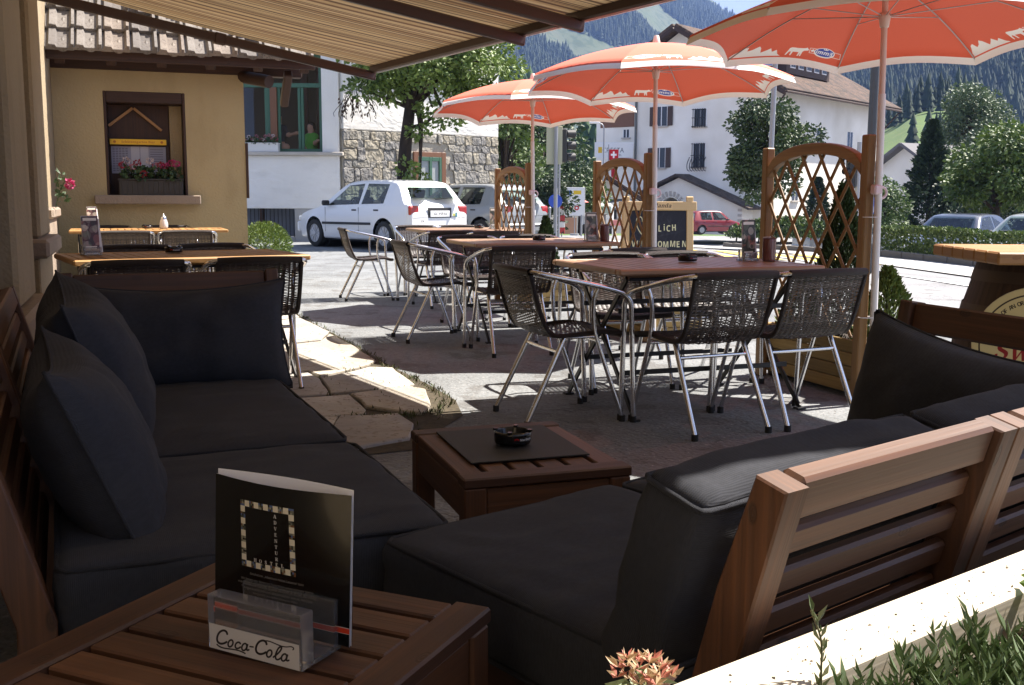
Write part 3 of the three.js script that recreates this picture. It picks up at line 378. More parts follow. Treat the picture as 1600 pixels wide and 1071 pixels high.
// ================================================================ TERRACE FURNITURE
// ---------------------------------------------------------------- bistro chairs: bent alu tube, woven strands
const weaveMat = std(0xffffff, 0.5, { vertexColors: true, side: THREE.DoubleSide });
let wrapBump;
function chairProto(label, group, dark) {
  const o = thing('bistro_chair', label, 'chair', group), r = rng(dark ? 91 : 90);
  const tones = [[0.034, 0.021, 0.016], [0.05, 0.034, 0.027], [0.085, 0.068, 0.06], [0.024, 0.016, 0.013]];
  // sling surface: s 0 at the back's top, 1 at the seat's front
  const prof = new THREE.CatmullRomCurve3([[0, 0.735, -0.285], [0, 0.66, -0.262], [0, 0.54, -0.228], [0, 0.46, -0.196], [0, 0.424, -0.155], [0, 0.425, -0.08], [0, 0.435, 0.06], [0, 0.442, 0.16], [0, 0.425, 0.205]].map(v3));
  const P = (u, s) => { const p = prof.getPoint(s), hw = lerp(0.225, 0.215, smooth(0.1, 0.5, s)), cur = s < 0.45 ? -0.02 * (1 - (u * 2 - 1) ** 2) * (1 - s / 0.45) : -0.008 * (1 - (u * 2 - 1) ** 2); return new THREE.Vector3((u * 2 - 1) * hw, p.y + (s > 0.5 ? cur : 0), p.z + (s < 0.45 ? cur : 0)); };
  const strand = (pts, nrm, w, col) => { const n = pts.length, Q = [], I = []; for (let i = 0; i < n; i++) { const a = pts[Math.max(0, i - 1)], b = pts[Math.min(n - 1, i + 1)], t = b.clone().sub(a), s = new THREE.Vector3().crossVectors(t, nrm[i]).normalize().multiplyScalar(w / 2); Q.push(...pts[i].clone().add(s).toArray(), ...pts[i].clone().sub(s).toArray()); } for (let i = 0; i < n - 1; i++) I.push(2 * i, 2 * i + 1, 2 * i + 3, 2 * i, 2 * i + 3, 2 * i + 2); const g = new THREE.BufferGeometry(); g.setAttribute('position', new THREE.Float32BufferAttribute(Q, 3)); g.setIndex(I); g.computeVertexNormals(); return paint(g, col); };
  const N = (u, s) => { const a = P(u, Math.max(0, s - 0.01)), b = P(u, Math.min(1, s + 0.01)), t = b.sub(a); return new THREE.Vector3(1, 0, 0).cross(t).normalize(); };
  const pick = () => { const c = tones[Math.floor(r() * tones.length)], k = 0.8 + r() * 0.4; return [c[0] * k, c[1] * k, c[2] * k]; };
  const ribs = 15, back = [], seat = [];
  for (let k = 0; k <= ribs; k++) { const u = 0.02 + 0.96 * k / ribs; for (const [a, b, l] of [[0.02, 0.44, back], [0.44, 0.995, seat]]) { const pts = [], ns = []; for (let i = 0; i <= 14; i++) { const s = lerp(a, b, i / 14); pts.push(P(u, s)); ns.push(N(u, s)); } l.push(strand(pts, ns, 0.009, pick())); } }
  const row = (s, l, w, ph) => { const pts = [], ns = []; const m = ribs * 2; for (let i = 0; i <= m; i++) { const u = i / m, n = N(u, s); pts.push(P(u, s).addScaledVector(n, 0.0035 * (i % 2 ? 0 : ((i / 2 + ph) % 2 ? 1 : -1)))); ns.push(n); } l.push(strand(pts, ns, w, pick())); };
  for (let i = 0; i < 44; i++) row(0.03 + 0.41 * i / 44, back, i > 20 && i < 26 ? 0.0045 : 0.0064, i % 2); for (let i = 0; i < 52; i++) row(0.445 + 0.55 * i / 52, seat, 0.0078, i % 2);
  mk('woven_back', mg(back), weaveMat, o); mk('woven_seat', mg(seat), weaveMat, o);
  wrapBump ??= metric(dtex(64, 64, (u, v) => 0.5 + 0.5 * Math.sin(v * 80), false), 1, 6);
  const wrap = std(lin(...tones[0].map(v => v * 1.1)), 0.55, { bumpMap: wrapBump, bumpScale: 0.002 });
  mk('back_roll', tube([[-0.222, 0.733, -0.282], [-0.11, 0.737, -0.302], [0, 0.738, -0.308], [0.11, 0.737, -0.302], [0.222, 0.733, -0.282]], 0.018, 16, 8), wrap, o);
  mk('seat_roll', mg([tube([[-0.216, 0.425, 0.2], [0, 0.415, 0.208], [0.216, 0.425, 0.2]], 0.016, 8, 7), ...[-1, 1].map(s => tube([[s * 0.222, 0.72, -0.28], [s * 0.218, 0.54, -0.228], [s * 0.216, 0.44, -0.17], [s * 0.216, 0.43, -0.06], [s * 0.216, 0.44, 0.1], [s * 0.216, 0.428, 0.2]], 0.012, 24, 6))]), wrap, o);
  const tr = 0.0125;
  for (const s of [-1, 1]) {
    mk('arm', tube([[s * 0.20, 0.735, -0.288], [s * 0.25, 0.725, -0.24], [s * 0.268, 0.70, -0.12], [s * 0.272, 0.66, 0.06], [s * 0.272, 0.628, 0.17], [s * 0.272, 0.585, 0.215], [s * 0.272, 0.5, 0.222], [s * 0.272, 0.26, 0.232], [s * 0.272, 0.02, 0.242]], tr, 48, 8, 0.35), alu, o);
    mk('leg', mg([tube([[s * 0.245, 0.655, 0.06], [s * 0.237, 0.60, 0.04], [s * 0.232, 0.44, 0.05], [s * 0.235, 0.02, 0.20]], tr * 0.85, 24, 7, 0.3)]), alu, o);
    mk('leg', rod([s * 0.19, 0.415, -0.09], [s * 0.205, 0.02, -0.285], tr, 8), alu, o);
    for (const [x, z] of [[0.272, 0.242], [0.235, 0.2], [0.205, -0.285]]) mk('foot', new THREE.CylinderGeometry(0.016, 0.016, 0.03, 8), rubber, o, [s * x, 0.015, z]);
  }
  mk('crossbar', rod([-0.193, 0.35, -0.122], [0.193, 0.35, -0.122], 0.009, 7), alu, o); mk('crossbar', rod([-0.232, 0.40, 0.065], [0.232, 0.40, 0.065], 0.008, 7), alu, o); mk('seat_rail', mg([rod([-0.19, 0.415, -0.09], [-0.232, 0.42, 0.06], 0.008, 6), rod([0.19, 0.415, -0.09], [0.232, 0.42, 0.06], 0.008, 6)]), alu, o);
  return o;
}
const PI = Math.PI, GC = 'woven chairs round the terrace tables', GD = 'woven chairs at the tables by the house wall';
const ch = chairProto('brown woven chair at the left end of the nearest terrace table, facing the table', GC); ch.position.set(1.97, 0, -4.78); ch.rotation.y = PI / 2 + 0.04;
const H = PI / 180;
for (const [x, z, a, l] of [
  [2.48, -4.37, 186, 'brown woven chair with its back to the lounge, left of two at the nearest table'], [2.99, -4.40, 185, 'brown woven chair next to the planter box, right of two with backs to the lounge'],
  [2.60, -5.46, -3, 'woven chair beyond the nearest terrace table, left of two facing the lounge'], [3.12, -5.47, 4, 'woven chair beyond the nearest terrace table, right of two facing the lounge'],
  [2.13, -7.75, 92, 'woven chair at the left end of the middle terrace table'], [2.45, -6.95, 178, 'woven chair with its back to the lounge at the middle terrace table, left of two'], [3.02, -6.50, 192, 'woven chair pulled back between the middle and nearest terrace tables, before the chalkboard'],
  [2.66, -8.44, 2, 'woven chair on the far side of the middle terrace table, left of two'], [3.20, -8.42, -4, 'woven chair on the far side of the middle terrace table, right of two'],
  [2.30, -11.0, 88, 'woven chair at the left end of the farthest terrace table, before the white car'], [2.84, -10.12, 184, 'woven chair before the farthest terrace table with its back to the lounge, left of two'], [3.24, -9.85, 176, 'woven chair before the farthest terrace table with its back to the lounge, right of two'],
  [3.0, -11.5, 2, 'woven chair on the far side of the farthest terrace table, left of two'], [3.52, -11.5, 5, 'woven chair on the far side of the farthest terrace table, right of two']]) dup(ch, [x, 0, z], a * H, l);
const cd = chairProto('woven chair sticking out behind the sofa at the nearer wall table', GD, true); cd.position.set(0.60, 0, -6.08); cd.rotation.y = PI + 0.06;
for (const [x, z, a, l] of [[-0.02, -5.98, 184, 'woven chair half hidden by the sofa rail at the nearer wall table'], [0.0, -7.16, 6, 'woven chair on the far side of the nearer wall table, next to the wall'], [0.53, -7.28, 10, 'woven chair on the far side of the nearer wall table, next to the forecourt'],
  [-0.12, -10.75, 182, 'woven chair with its back to the sofa at the farther table, by the wall'], [0.46, -10.8, 178, 'woven chair with its back to the sofa at the farther table, by the forecourt'], [-0.3, -12.02, 0, 'woven chair against the annex wall, left of two behind the farther table'], [0.32, -12.0, 3, 'woven chair against the annex wall, right of two behind the farther table']]) dup(cd, [x, 0, z], a * H, l);
// ---------------------------------------------------------------- folding tables with slatted tops
function slatTable(label, group, x0, x1, z0, z1, mats, ry = 0, seed = 1) {
  const w = x1 - x0, d = z1 - z0, o = thing('folding_table', label, 'table', group, [(x0 + x1) / 2, 0, (z0 + z1) / 2], ry), r = rng(seed), Y = 0.725, t = 0.03, fr = 0.05;
  for (const s of [-1, 1]) { mk('frame_board', cb(w, t, fr, 0.008, seed), mats[0], o, [0, Y, s * (d / 2 - fr / 2)]); mk('frame_board', cb(fr, t, d - 2 * fr - 0.002, 0.006, seed), mats[1 % mats.length], o, [s * (w / 2 - fr / 2), Y, 0]); }
  const n = Math.round((w - 2 * fr) / 0.066), step = (w - 2 * fr) / n; for (let i = 0; i < n; i++) mk('slat', cb(step - 0.009, t - 0.006, d - 2 * fr - 0.004, 0.003, i % 4), mats[Math.floor(r() * mats.length)], o, [-w / 2 + fr + (i + 0.5) * step, Y + 0.001, 0]);
  for (const s of [-1, 1]) { mk('batten', cb(w - 0.2, 0.025, 0.045, 0.003), mats[0], o, [0, Y - 0.032, s * (d / 2 - 0.16)]); const x = s * (w / 2 - 0.10);
    for (const k of [-1, 1]) { const xx = x + k * 0.014; mk('leg', beam([xx, 0.012, k * (d / 2 - 0.05)], [xx, 0.69, -k * (d / 2 - 0.10)], 0.012, 0.028, 0.002), blackMetal, o); mk('foot', cb(0.05, 0.012, 0.045, 0.003), black, o, [xx, 0.006, k * (d / 2 - 0.05)]); } }
  for (const k of [-1, 1]) { mk('stretcher', beam([-w / 2 + 0.1, 0.22, k * (d / 2 - 0.16)], [w / 2 - 0.1, 0.22, k * (d / 2 - 0.16)], 0.01, 0.025, 0.002), blackMetal, o); mk('stretcher', beam([-w / 2 + 0.1, 0.52, k * (d / 2 - 0.22)], [w / 2 - 0.1, 0.52, k * (d / 2 - 0.22)], 0.01, 0.025, 0.002), blackMetal, o); mk('top_rail', beam([-w / 2 + 0.1, 0.685, k * (d / 2 - 0.1)], [w / 2 - 0.1, 0.685, k * (d / 2 - 0.1)], 0.012, 0.016, 0.002), blackMetal, o); }
  return o;
}
const GT = 'slatted folding tables on the terrace';
slatTable('nearest reddish slatted folding table, beside the first trellis planter', GT, 2.12, 3.26, -5.34, -4.48, M.tableWood, 0, 3);
slatTable('middle reddish slatted folding table, beside the second trellis planter', GT, 2.32, 3.46, -8.16, -7.30, M.tableWood, -0.02, 5);
slatTable('farthest reddish slatted folding table, before the parked white car', GT, 2.74, 3.88, -11.2, -10.36, M.tableWood, 0.0, 7);
slatTable('golden slatted table behind the sofa rail, nearer of two by the wall', GT, -0.40, 0.88, -6.80, -6.02, M.goldWood, 0.19, 9);
slatTable('golden slatted table in front of the annex, farther of two by the wall', GT, -0.63, 0.86, -11.72, -11.02, M.goldWood, 0.03, 11);
// ---------------------------------------------------------------- ashtrays, card holders, sugar
const TT = 0.7405;
let ashPrint;
function ashtray(label, x, y, z, ry, red) {
  const o = thing('ashtray', label, 'ashtray', 'black glass ashtrays', [x, y, z], ry), pr = [[0.001, 0.012], [0.036, 0.012], [0.041, 0.022], [0.043, 0.034], [0.046, 0.0365], [0.050, 0.034], [0.0515, 0.028], [0.0505, 0.010], [0.048, 0.003], [0.001, 0.0]].map(p => new THREE.Vector2(...p));
  mk('bowl', new THREE.LatheGeometry(pr, 40), blackGloss, o); const rest = mg([0, 1, 2, 3].map(k => at(cb(0.014, 0.006, 0.012, 0.002), Math.cos(k * PI / 2 + 0.8) * 0.0475, 0.0385, Math.sin(k * PI / 2 + 0.8) * 0.0475, 0, -k * PI / 2 - 0.8, 0))); mk('cigarette_rest', rest, blackGloss, o);
  const lt = ashPrint ??= std(0xffffff, 0.35, { map: ctex(256, 64, (g, w, h) => { g.fillStyle = '#060607'; g.fillRect(0, 0, w, h); g.fillStyle = '#b01818'; g.beginPath(); g.moveTo(20, 44); g.lineTo(20, 22); g.lineTo(46, 10); g.lineTo(72, 22); g.lineTo(72, 44); g.lineTo(46, 26); g.fill(); g.fillStyle = '#e8e8e8'; g.font = 'bold 38px serif'; g.save(); g.translate(80, 46); g.scale(0.95, 1); g.fillText('Marlboro', 0, 0); g.restore(); }) });
  const lb = new THREE.CylinderGeometry(0.0514, 0.0512, 0.014, 20, 1, true, -0.62, 1.24); mk('print', lb, lt, o, [0, 0.0195, 0]); return o;
}
ashtray('black ashtray with white lettering on the mat of the low coffee table', 0.945, 0.4075, -2.66, 0.28);
ashtray('black ashtray in the middle of the nearest terrace table', 2.74, TT, -4.96, 0.3); ashtray('black ashtray on the middle terrace table', 2.95, TT, -7.71, 0.3); ashtray('black ashtray on the farthest terrace table', 3.46, TT, -10.85, 0.3);
ashtray('black ashtray on the golden table behind the sofa', 0.2, TT, -6.55, 0.1); ashtray('black ashtray beside the sugar shaker on the farther golden table', 0.10, TT, -11.5, 0.1);
const acryl = phy(lin(0.93, 0.95, 0.97), 0.06, { transmission: 0.9, thickness: 0.02, ior: 1.49 });
const cardArt = [0, 1, 2].map(k => std(0xffffff, 0.35, { map: ctex(128, 256, (g, w, h) => { const r = rng(300 + k); g.fillStyle = ['#3a3a30', '#4a2326', '#5c5a50'][k]; g.fillRect(0, 0, w, h); for (let i = 0; i < 26; i++) { g.fillStyle = ['#8a8878', '#a4685a', '#d8d0bc', '#2a2e26', '#6a7458'][Math.floor(r() * 5)]; g.globalAlpha = 0.6; g.beginPath(); g.ellipse(r() * w, r() * h, 6 + r() * 26, 8 + r() * 34, r() * 3, 0, 7); g.fill(); } g.globalAlpha = 1; g.fillStyle = '#e9e4d6'; g.fillRect(12, 12, w - 24, 20); g.fillRect(20, h - 46, w - 40, 8); g.fillRect(28, h - 32, w - 56, 6); }) }));
function menuStand(label, x, y, z, ry, k, second) {
  const o = thing('menu_holder', label, 'menu holder', 'menu card holders', [x, y, z], ry); mk('acrylic_base', mg([at(cb(0.10, 0.045, 0.016, 0.002), 0, 0.0225, 0.018), at(cb(0.10, 0.06, 0.016, 0.002), 0, 0.03, -0.018), at(cb(0.10, 0.008, 0.075, 0.002), 0, 0.004, 0.0)]), acryl, o);
  mk('menu_card', cb(0.10, 0.21, 0.003, 0.001), white, o, [0, 0.115, 0], [-0.05, 0, 0]); mk('card_print', new THREE.PlaneGeometry(0.098, 0.206), cardArt[k], o, [0, 0.115, 0.0022], [-0.05, 0, 0]); if (second) { mk('menu_card', cb(0.095, 0.19, 0.003, 0.001), white, o, [0.02, 0.106, -0.007], [-0.10, 0.05, 0.04]); }
}
function drinkTube(label, x, y, z) { const o = thing('card_tube', label, 'container', null, [x, y, z]); mk('tube', new THREE.LatheGeometry([[0.001, 0], [0.034, 0], [0.036, 0.004], [0.036, 0.118], [0.033, 0.118], [0.032, 0.006], [0.001, 0.006]].map(p => new THREE.Vector2(...p)), 28), phy(lin(0.16, 0.06, 0.05), 0.15, { clearcoat: 0.6 }), o); mk('rim', new THREE.TorusGeometry(0.0345, 0.003, 6, 28).rotateX(PI / 2), std(lin(0.12, 0.012, 0.014), 0.4), o, [0, 0.119, 0]); mk('sachet', mg([0, 1, 2, 3].map(i => at(cb(0.035, 0.05, 0.003, 0.001), (i - 1.5) * 0.012, 0.105, (i % 2) * 0.012 - 0.006, 0.1 * i, 0.6 * i, 0.1))), std(lin(0.45, 0.38, 0.33), 0.7), o); }
menuStand('menu holder with a dark photo card on the nearest terrace table', 3.10, TT, -4.95, 0.25, 0, true); drinkTube('round red brown container next to the card on the nearest terrace table', 3.20, TT, -4.90);
menuStand('menu holder with a mottled card on the middle terrace table', 3.30, TT, -7.50, 0.2, 2, true); drinkTube('round red brown container on the middle terrace table', 3.40, TT, -7.47); menuStand('clear menu holder on the farthest terrace table', 3.58, TT, -10.7, 0.2, 2, false);
menuStand('leaning cards in a holder on the golden table behind the sofa', -0.25, TT, -6.45, 0.5, 1, true); menuStand('cards in a holder on the farther golden table', -0.42, TT, -11.42, 0.4, 1, true);
{ const o = thing('sugar_shaker', 'glass sugar shaker with steel spout on the farther golden table', 'sugar shaker', null, [0.26, TT, -11.4]); mk('glass_body', new THREE.LatheGeometry([[0.001, 0], [0.036, 0], [0.042, 0.02], [0.043, 0.05], [0.034, 0.085], [0.028, 0.10]].map(p => new THREE.Vector2(...p)), 28), phy(lin(0.8, 0.78, 0.78), 0.1, { transmission: 0.4, thickness: 0.01 }), o); mk('sugar', new THREE.CylinderGeometry(0.037, 0.034, 0.055, 20), white, o, [0, 0.031, 0]); mk('steel_cap', new THREE.LatheGeometry([[0.031, 0.095], [0.031, 0.112], [0.026, 0.124], [0.010, 0.130], [0.008, 0.152], [0.0, 0.153]].map(p => new THREE.Vector2(...p)), 24), alu, o); }
// ---------------------------------------------------------------- parasols
const parasolTex = ctex(1024, 736, (g, w, h) => {
  g.fillStyle = '#e06549'; g.fillRect(0, 0, w, h); g.fillStyle = '#f4f1ea'; g.fillRect(0, h - 42, w, 42);
  // mountains, right part of the printed panel
  g.beginPath(); g.moveTo(300, h - 50); for (const [x, y] of [[318, 62], [338, 92], [352, 78], [372, 104], [384, 90], [400, 74], [420, 108], [436, 122], [450, 100], [466, 90], [480, 118], [494, 112], [506, 84], [512, 70]]) g.lineTo(x, h - y); g.lineTo(512, h - 50); g.fill();
  // cow
  g.save(); g.translate(232, h - 54); g.beginPath(); const cow = [[-42, -58], [-34, -66], [-28, -60], [-18, -58], [10, -56], [44, -58], [50, -52], [50, -20], [48, -2], [42, -2], [42, -24], [36, -30], [30, -22], [26, -2], [20, -2], [22, -28], [-6, -28], [-10, -2], [-16, -2], [-16, -26], [-22, -2], [-28, -2], [-24, -34], [-30, -42], [-46, -46], [-50, -52]]; cow.forEach((p, i) => i ? g.lineTo(...p) : g.moveTo(...p)); g.fill(); g.restore();
  // logo
  g.save(); g.translate(98, h - 108); g.strokeStyle = '#f4f1ea'; g.lineWidth = 3; g.beginPath(); g.moveTo(-84, -12); g.lineTo(84, -12); g.lineTo(76, 20); g.lineTo(-90, 20); g.closePath(); g.stroke(); g.fillStyle = '#f4f1ea'; g.fillRect(56, 0, 18, 7); g.fillRect(61, -6, 7, 18); g.beginPath(); g.ellipse(0, 4, 56, 32, 0, 0, 7); g.fill(); g.fillStyle = '#3f50a8'; g.beginPath(); g.ellipse(0, 2, 50, 26, 0, 0, 7); g.fill(); g.fillStyle = '#f4f1ea'; g.font = 'bold 34px sans-serif'; g.textAlign = 'center'; g.fillText('Emmi', 0, 16); g.beginPath(); g.moveTo(-12, -14); g.lineTo(-14, -24); g.lineTo(-6, -18); g.lineTo(0, -26); g.lineTo(6, -18); g.lineTo(14, -24); g.lineTo(12, -14); g.fill(); g.restore();
});
parasolTex.wrapS = THREE.RepeatWrapping;
const clothRed = phy(0xffffff, 0.8, { map: parasolTex, transmission: 0.07, thickness: 0, side: THREE.DoubleSide });
const poleMat = std(lin(0.72, 0.70, 0.66), 0.4), sleeveMat = std(lin(0.7, 0.6, 0.52), 0.45), ribMat = std(lin(0.45, 0.42, 0.4), 0.4, { metalness: 0.7 });
function parasol(label, x, z, phase, tilt, lean) {
  const o = thing('parasol', label, 'parasol', 'orange red parasols along the street edge', [x, 0, z]), R = 0.99, top = 2.18, rim = 1.89;
  const up = new THREE.Group(); up.position.set(0, 1.5, 0); up.rotation.set(tilt * COS, 0, tilt * SIN); up.updateMatrix(); const tf = g => g.translate(0, -1.5, 0).applyMatrix4(up.matrix);
  const prof = v => top - (top - rim) * (0.35 * v + 0.65 * v * v), RP = (k, v) => { const a = phase + k * PI / 4; return [Math.cos(a) * R * v, prof(v), Math.sin(a) * R * v]; };
  const parts = []; for (let k = 0; k < 8; k++) parts.push(sheet(10, 14, (w, v) => { const vv = Math.min(v / 0.95, 1) , a = RP(k, vv), b = RP(k + 1, vv), s = 1 - 0.05 * Math.sin(PI * w) * vv, up_ = 0.03 * Math.sin(PI * w) * vv * vv; const fl = v > 0.95 ? (v - 0.95) / 0.05 * 0.04 : 0; return [lerp(a[0], b[0], w) * s, lerp(a[1], b[1], w) + up_ - fl, lerp(a[2], b[2], w) * s]; }, (w, v) => [((k % 2) + 1 - w) / 2 * 0.996 + 0.002, 1 - v * 0.996]));
  mk('canopy', tf(mg(parts)), clothRed, o);
  for (let k = 0; k < 8; k++) { const pts = []; for (let i = 0; i <= 6; i++) { const p = RP(k, 0.03 + i / 6 * 0.96); pts.push([p[0], p[1] - 0.012, p[2]]); } const rb = mk('rib', tf(tube(pts, 0.004, 10, 5)), ribMat, o); const e = RP(k, 0.55); mk('strut', tf(rod([Math.cos(phase + k * PI / 4) * 0.03, 1.985, Math.sin(phase + k * PI / 4) * 0.03], [e[0], e[1] - 0.014, e[2]], 0.003, 5)), ribMat, rb); }
  mk('hub', tf(new THREE.LatheGeometry([[0.0, 1.93], [0.022, 1.93], [0.03, 1.98], [0.03, 2.0], [0.019, 2.0]].map(p => new THREE.Vector2(...p)), 16)), sleeveMat, o); mk('cap', tf(new THREE.LatheGeometry([[0.03, 2.155], [0.028, 2.19], [0.018, 2.235], [0, 2.24]].map(p => new THREE.Vector2(...p)), 14)), sleeveMat, o);
  mk('sleeve', tf(rod([0, 1.55, 0], [0, 2.15, 0], 0.0155, 12)), sleeveMat, o); mk('pole', rod([lean, 0.0, 0], [0, 1.6, 0], 0.0185, 14), poleMat, o);
  const sm = std(lin(0.7, 0.55, 0.56), 0.6); mk('strap', mg([at(cb(0.05, 0.05, 0.045, 0.008), -0.005, 1.12, 0), at(new THREE.TorusGeometry(0.028, 0.007, 6, 14), 0.03, 1.105, 0.0)]), sm, o); for (const y of [0.46, 0.98]) mk('cable_tie', at(new THREE.TorusGeometry(0.034, 0.0025, 5, 18).rotateX(PI / 2).scale(1.35, 1, 1), -0.012, y, -0.02), std(lin(0.7, 0.7, 0.7), 0.5), o);
}
parasol('nearest orange red parasol with white printed hem, cut by the upper frame', 3.588, -4.53, -0.375, -0.04, 0.025);
parasol('middle orange red parasol with white printed hem, beside the chalkboard', 3.588, -7.03, -0.085, -0.045, 0.025);
parasol('farthest orange red parasol with white printed hem, beside the traffic light post', 3.588, -9.57, -0.235, -0.06, 0.025);
// ---------------------------------------------------------------- planter boxes with arched trellis
function thuja(o, x, y, z, h, rad, n, a, b, seed, name = 'conifer') { const r = rng(seed), L = []; for (let i = 0; i < n; i++) { const t = Math.pow(r(), 0.75), an = r() * 6.283, q = rad * Math.pow(1 - t, 0.8) * (0.72 + 0.34 * r()) * (1 + 0.12 * Math.sin(an * 3 + t * 9)); L.push([x + Math.cos(an) * q, y + t * h, z + Math.sin(an) * q, Math.cos(an) * 0.8 + (r() - .5) * 0.8, 0.75 + r() * 0.7, Math.sin(an) * 0.8 + (r() - .5) * 0.8, 0.022 + r() * 0.026, 0.3 * t + r() * 0.7]); } mk(name, leafMesh(L, green(a, b), r, 0.2), needleMat, o); mk('stem', rod([x, y - 0.05, z], [x, y + h * 0.85, z], 0.016, 6, 0.004), M.bark, o); }
function trellisPlanter(label, z0, plant) {
  const o = thing('trellis_planter', label, 'planter', 'wooden planter boxes with arched trellis', [3.6, 0, z0]), L = 1.0, D = 0.42, Hh = 0.31;   // box reaches away from z0 and towards the street
  for (let j = 0; j < 4; j++) { const y = 0.03 + j * 0.073 + 0.036; for (const x of [0, D]) mk('plank', cb(0.022, 0.069, L, 0.004, j), M.planter[(j + (x ? 1 : 0)) % 2], o, [x + 0.011, y, -L / 2]); for (const z of [-0.011, -L + 0.011]) mk('plank', cb(D - 0.024, 0.069, 0.022, 0.004, j + 2), M.planter[(j + 1) % 2], o, [D / 2 + 0.011, y, z]); }
  mk('soil', cb(D - 0.05, 0.02, L - 0.05, 0.004), std(lin(0.035, 0.026, 0.018), 1), o, [D / 2 + 0.01, Hh - 0.05, -L / 2]); for (const z of [-0.06, -L + 0.06]) mk('skid', cb(D - 0.04, 0.03, 0.06, 0.004), M.darkWood, o, [D / 2 + 0.01, 0.015, z]);
  for (const z of [-0.03, -L + 0.05]) mk('post', cb(0.055, z > -0.1 ? 1.40 : 1.37, 0.055, 0.006), M.trellis, o, [-0.03, z > -0.1 ? 0.70 : 0.685, z]);
  const za = -0.06, zb = -L + 0.08, zm = (za + zb) / 2, hw = (za - zb) / 2, arch = z => 1.235 + 0.14 * Math.sqrt(Math.max(0, 1 - ((z - zm) / hw) ** 2 * 0.98)), pts = []; for (let i = 0; i <= 16; i++) { const z = lerp(za, zb, i / 16); pts.push([z, arch(z)]); }
  const sh = new THREE.Shape(); pts.forEach((p, i) => i ? sh.lineTo(p[0], p[1]) : sh.moveTo(p[0], p[1])); pts.slice().reverse().forEach(p => sh.lineTo(p[0], p[1] - 0.055)); mk('arch', muv(new THREE.ExtrudeGeometry(sh, { depth: 0.04, bevelEnabled: true, bevelSize: 0.004, bevelThickness: 0.004, bevelSegments: 1 }).rotateY(-PI / 2).translate(0, 0, 0), 2), M.trellis, o, [-0.01, 0, 0]);
  // (shape was drawn in z,y and turned so that its depth runs along x)
  const low = 0.34; for (const s of [-1, 1]) for (let c = -6; c < 14; c++) { const zc = zb + c * 0.165; let a = null, b = null; for (let i = 0; i <= 120; i++) { const z = lerp(zb, za, i / 120), y = low + s * 1.45 * (z - zc); if (y >= low - 0.001 && y <= arch(z) - 0.05) { if (a === null) a = [z, y]; b = [z, y]; } } if (a && b && Math.hypot(b[0] - a[0], b[1] - a[1]) > 0.09) mk('lath', beam([-0.03 + s * 0.006, a[1], a[0]], [-0.03 + s * 0.006, b[1], b[0]], 0.009, 0.021, 0.002, (c + 9) % 4), M.trellis, o); }
  plant(o); return o;
}
const dkg = [0.016, 0.034, 0.012], mdg = [0.045, 0.085, 0.022], yg = [0.13, 0.17, 0.035];
trellisPlanter('nearest planter box with arched trellis and a pointed conifer, beside the near table', -4.56, o => { thuja(o, 0.22, 0.27, -0.55, 0.87, 0.2, 6500, dkg, mdg, 401); thuja(o, 0.24, 0.27, -0.16, 0.42, 0.19, 2600, mdg, yg, 402, 'golden_shrub'); thuja(o, 0.2, 0.27, -0.86, 0.34, 0.16, 1600, mdg, yg, 403, 'golden_shrub'); });
trellisPlanter('middle planter box with arched trellis, in front of the chalkboard', -7.06, o => { thuja(o, 0.2, 0.27, -0.3, 0.36, 0.19, 2200, mdg, yg, 404, 'golden_shrub'); const r = rng(9), L = []; for (let i = 0; i < 240; i++) L.push([0.05 + r() * 0.3, 0.3 + r() * 0.3, -0.1 - r() * 0.7, r() - .5, r(), r() - .5, 0.03 + r() * 0.03]); mk('yellow_flowers', leafMesh(L, (t, q) => q() < 0.25 ? [0.6, 0.5, 0.03] : [0.06, 0.12, 0.03], r, 0.35), leafMat, o); });
trellisPlanter('farthest planter box with arched trellis, beside the far table', -9.6, o => { thuja(o, 0.22, 0.27, -0.2, 0.6, 0.17, 3000, dkg, [0.07, 0.12, 0.03], 405); thuja(o, 0.2, 0.27, -0.7, 0.3, 0.17, 1600, mdg, yg, 406, 'golden_shrub'); });
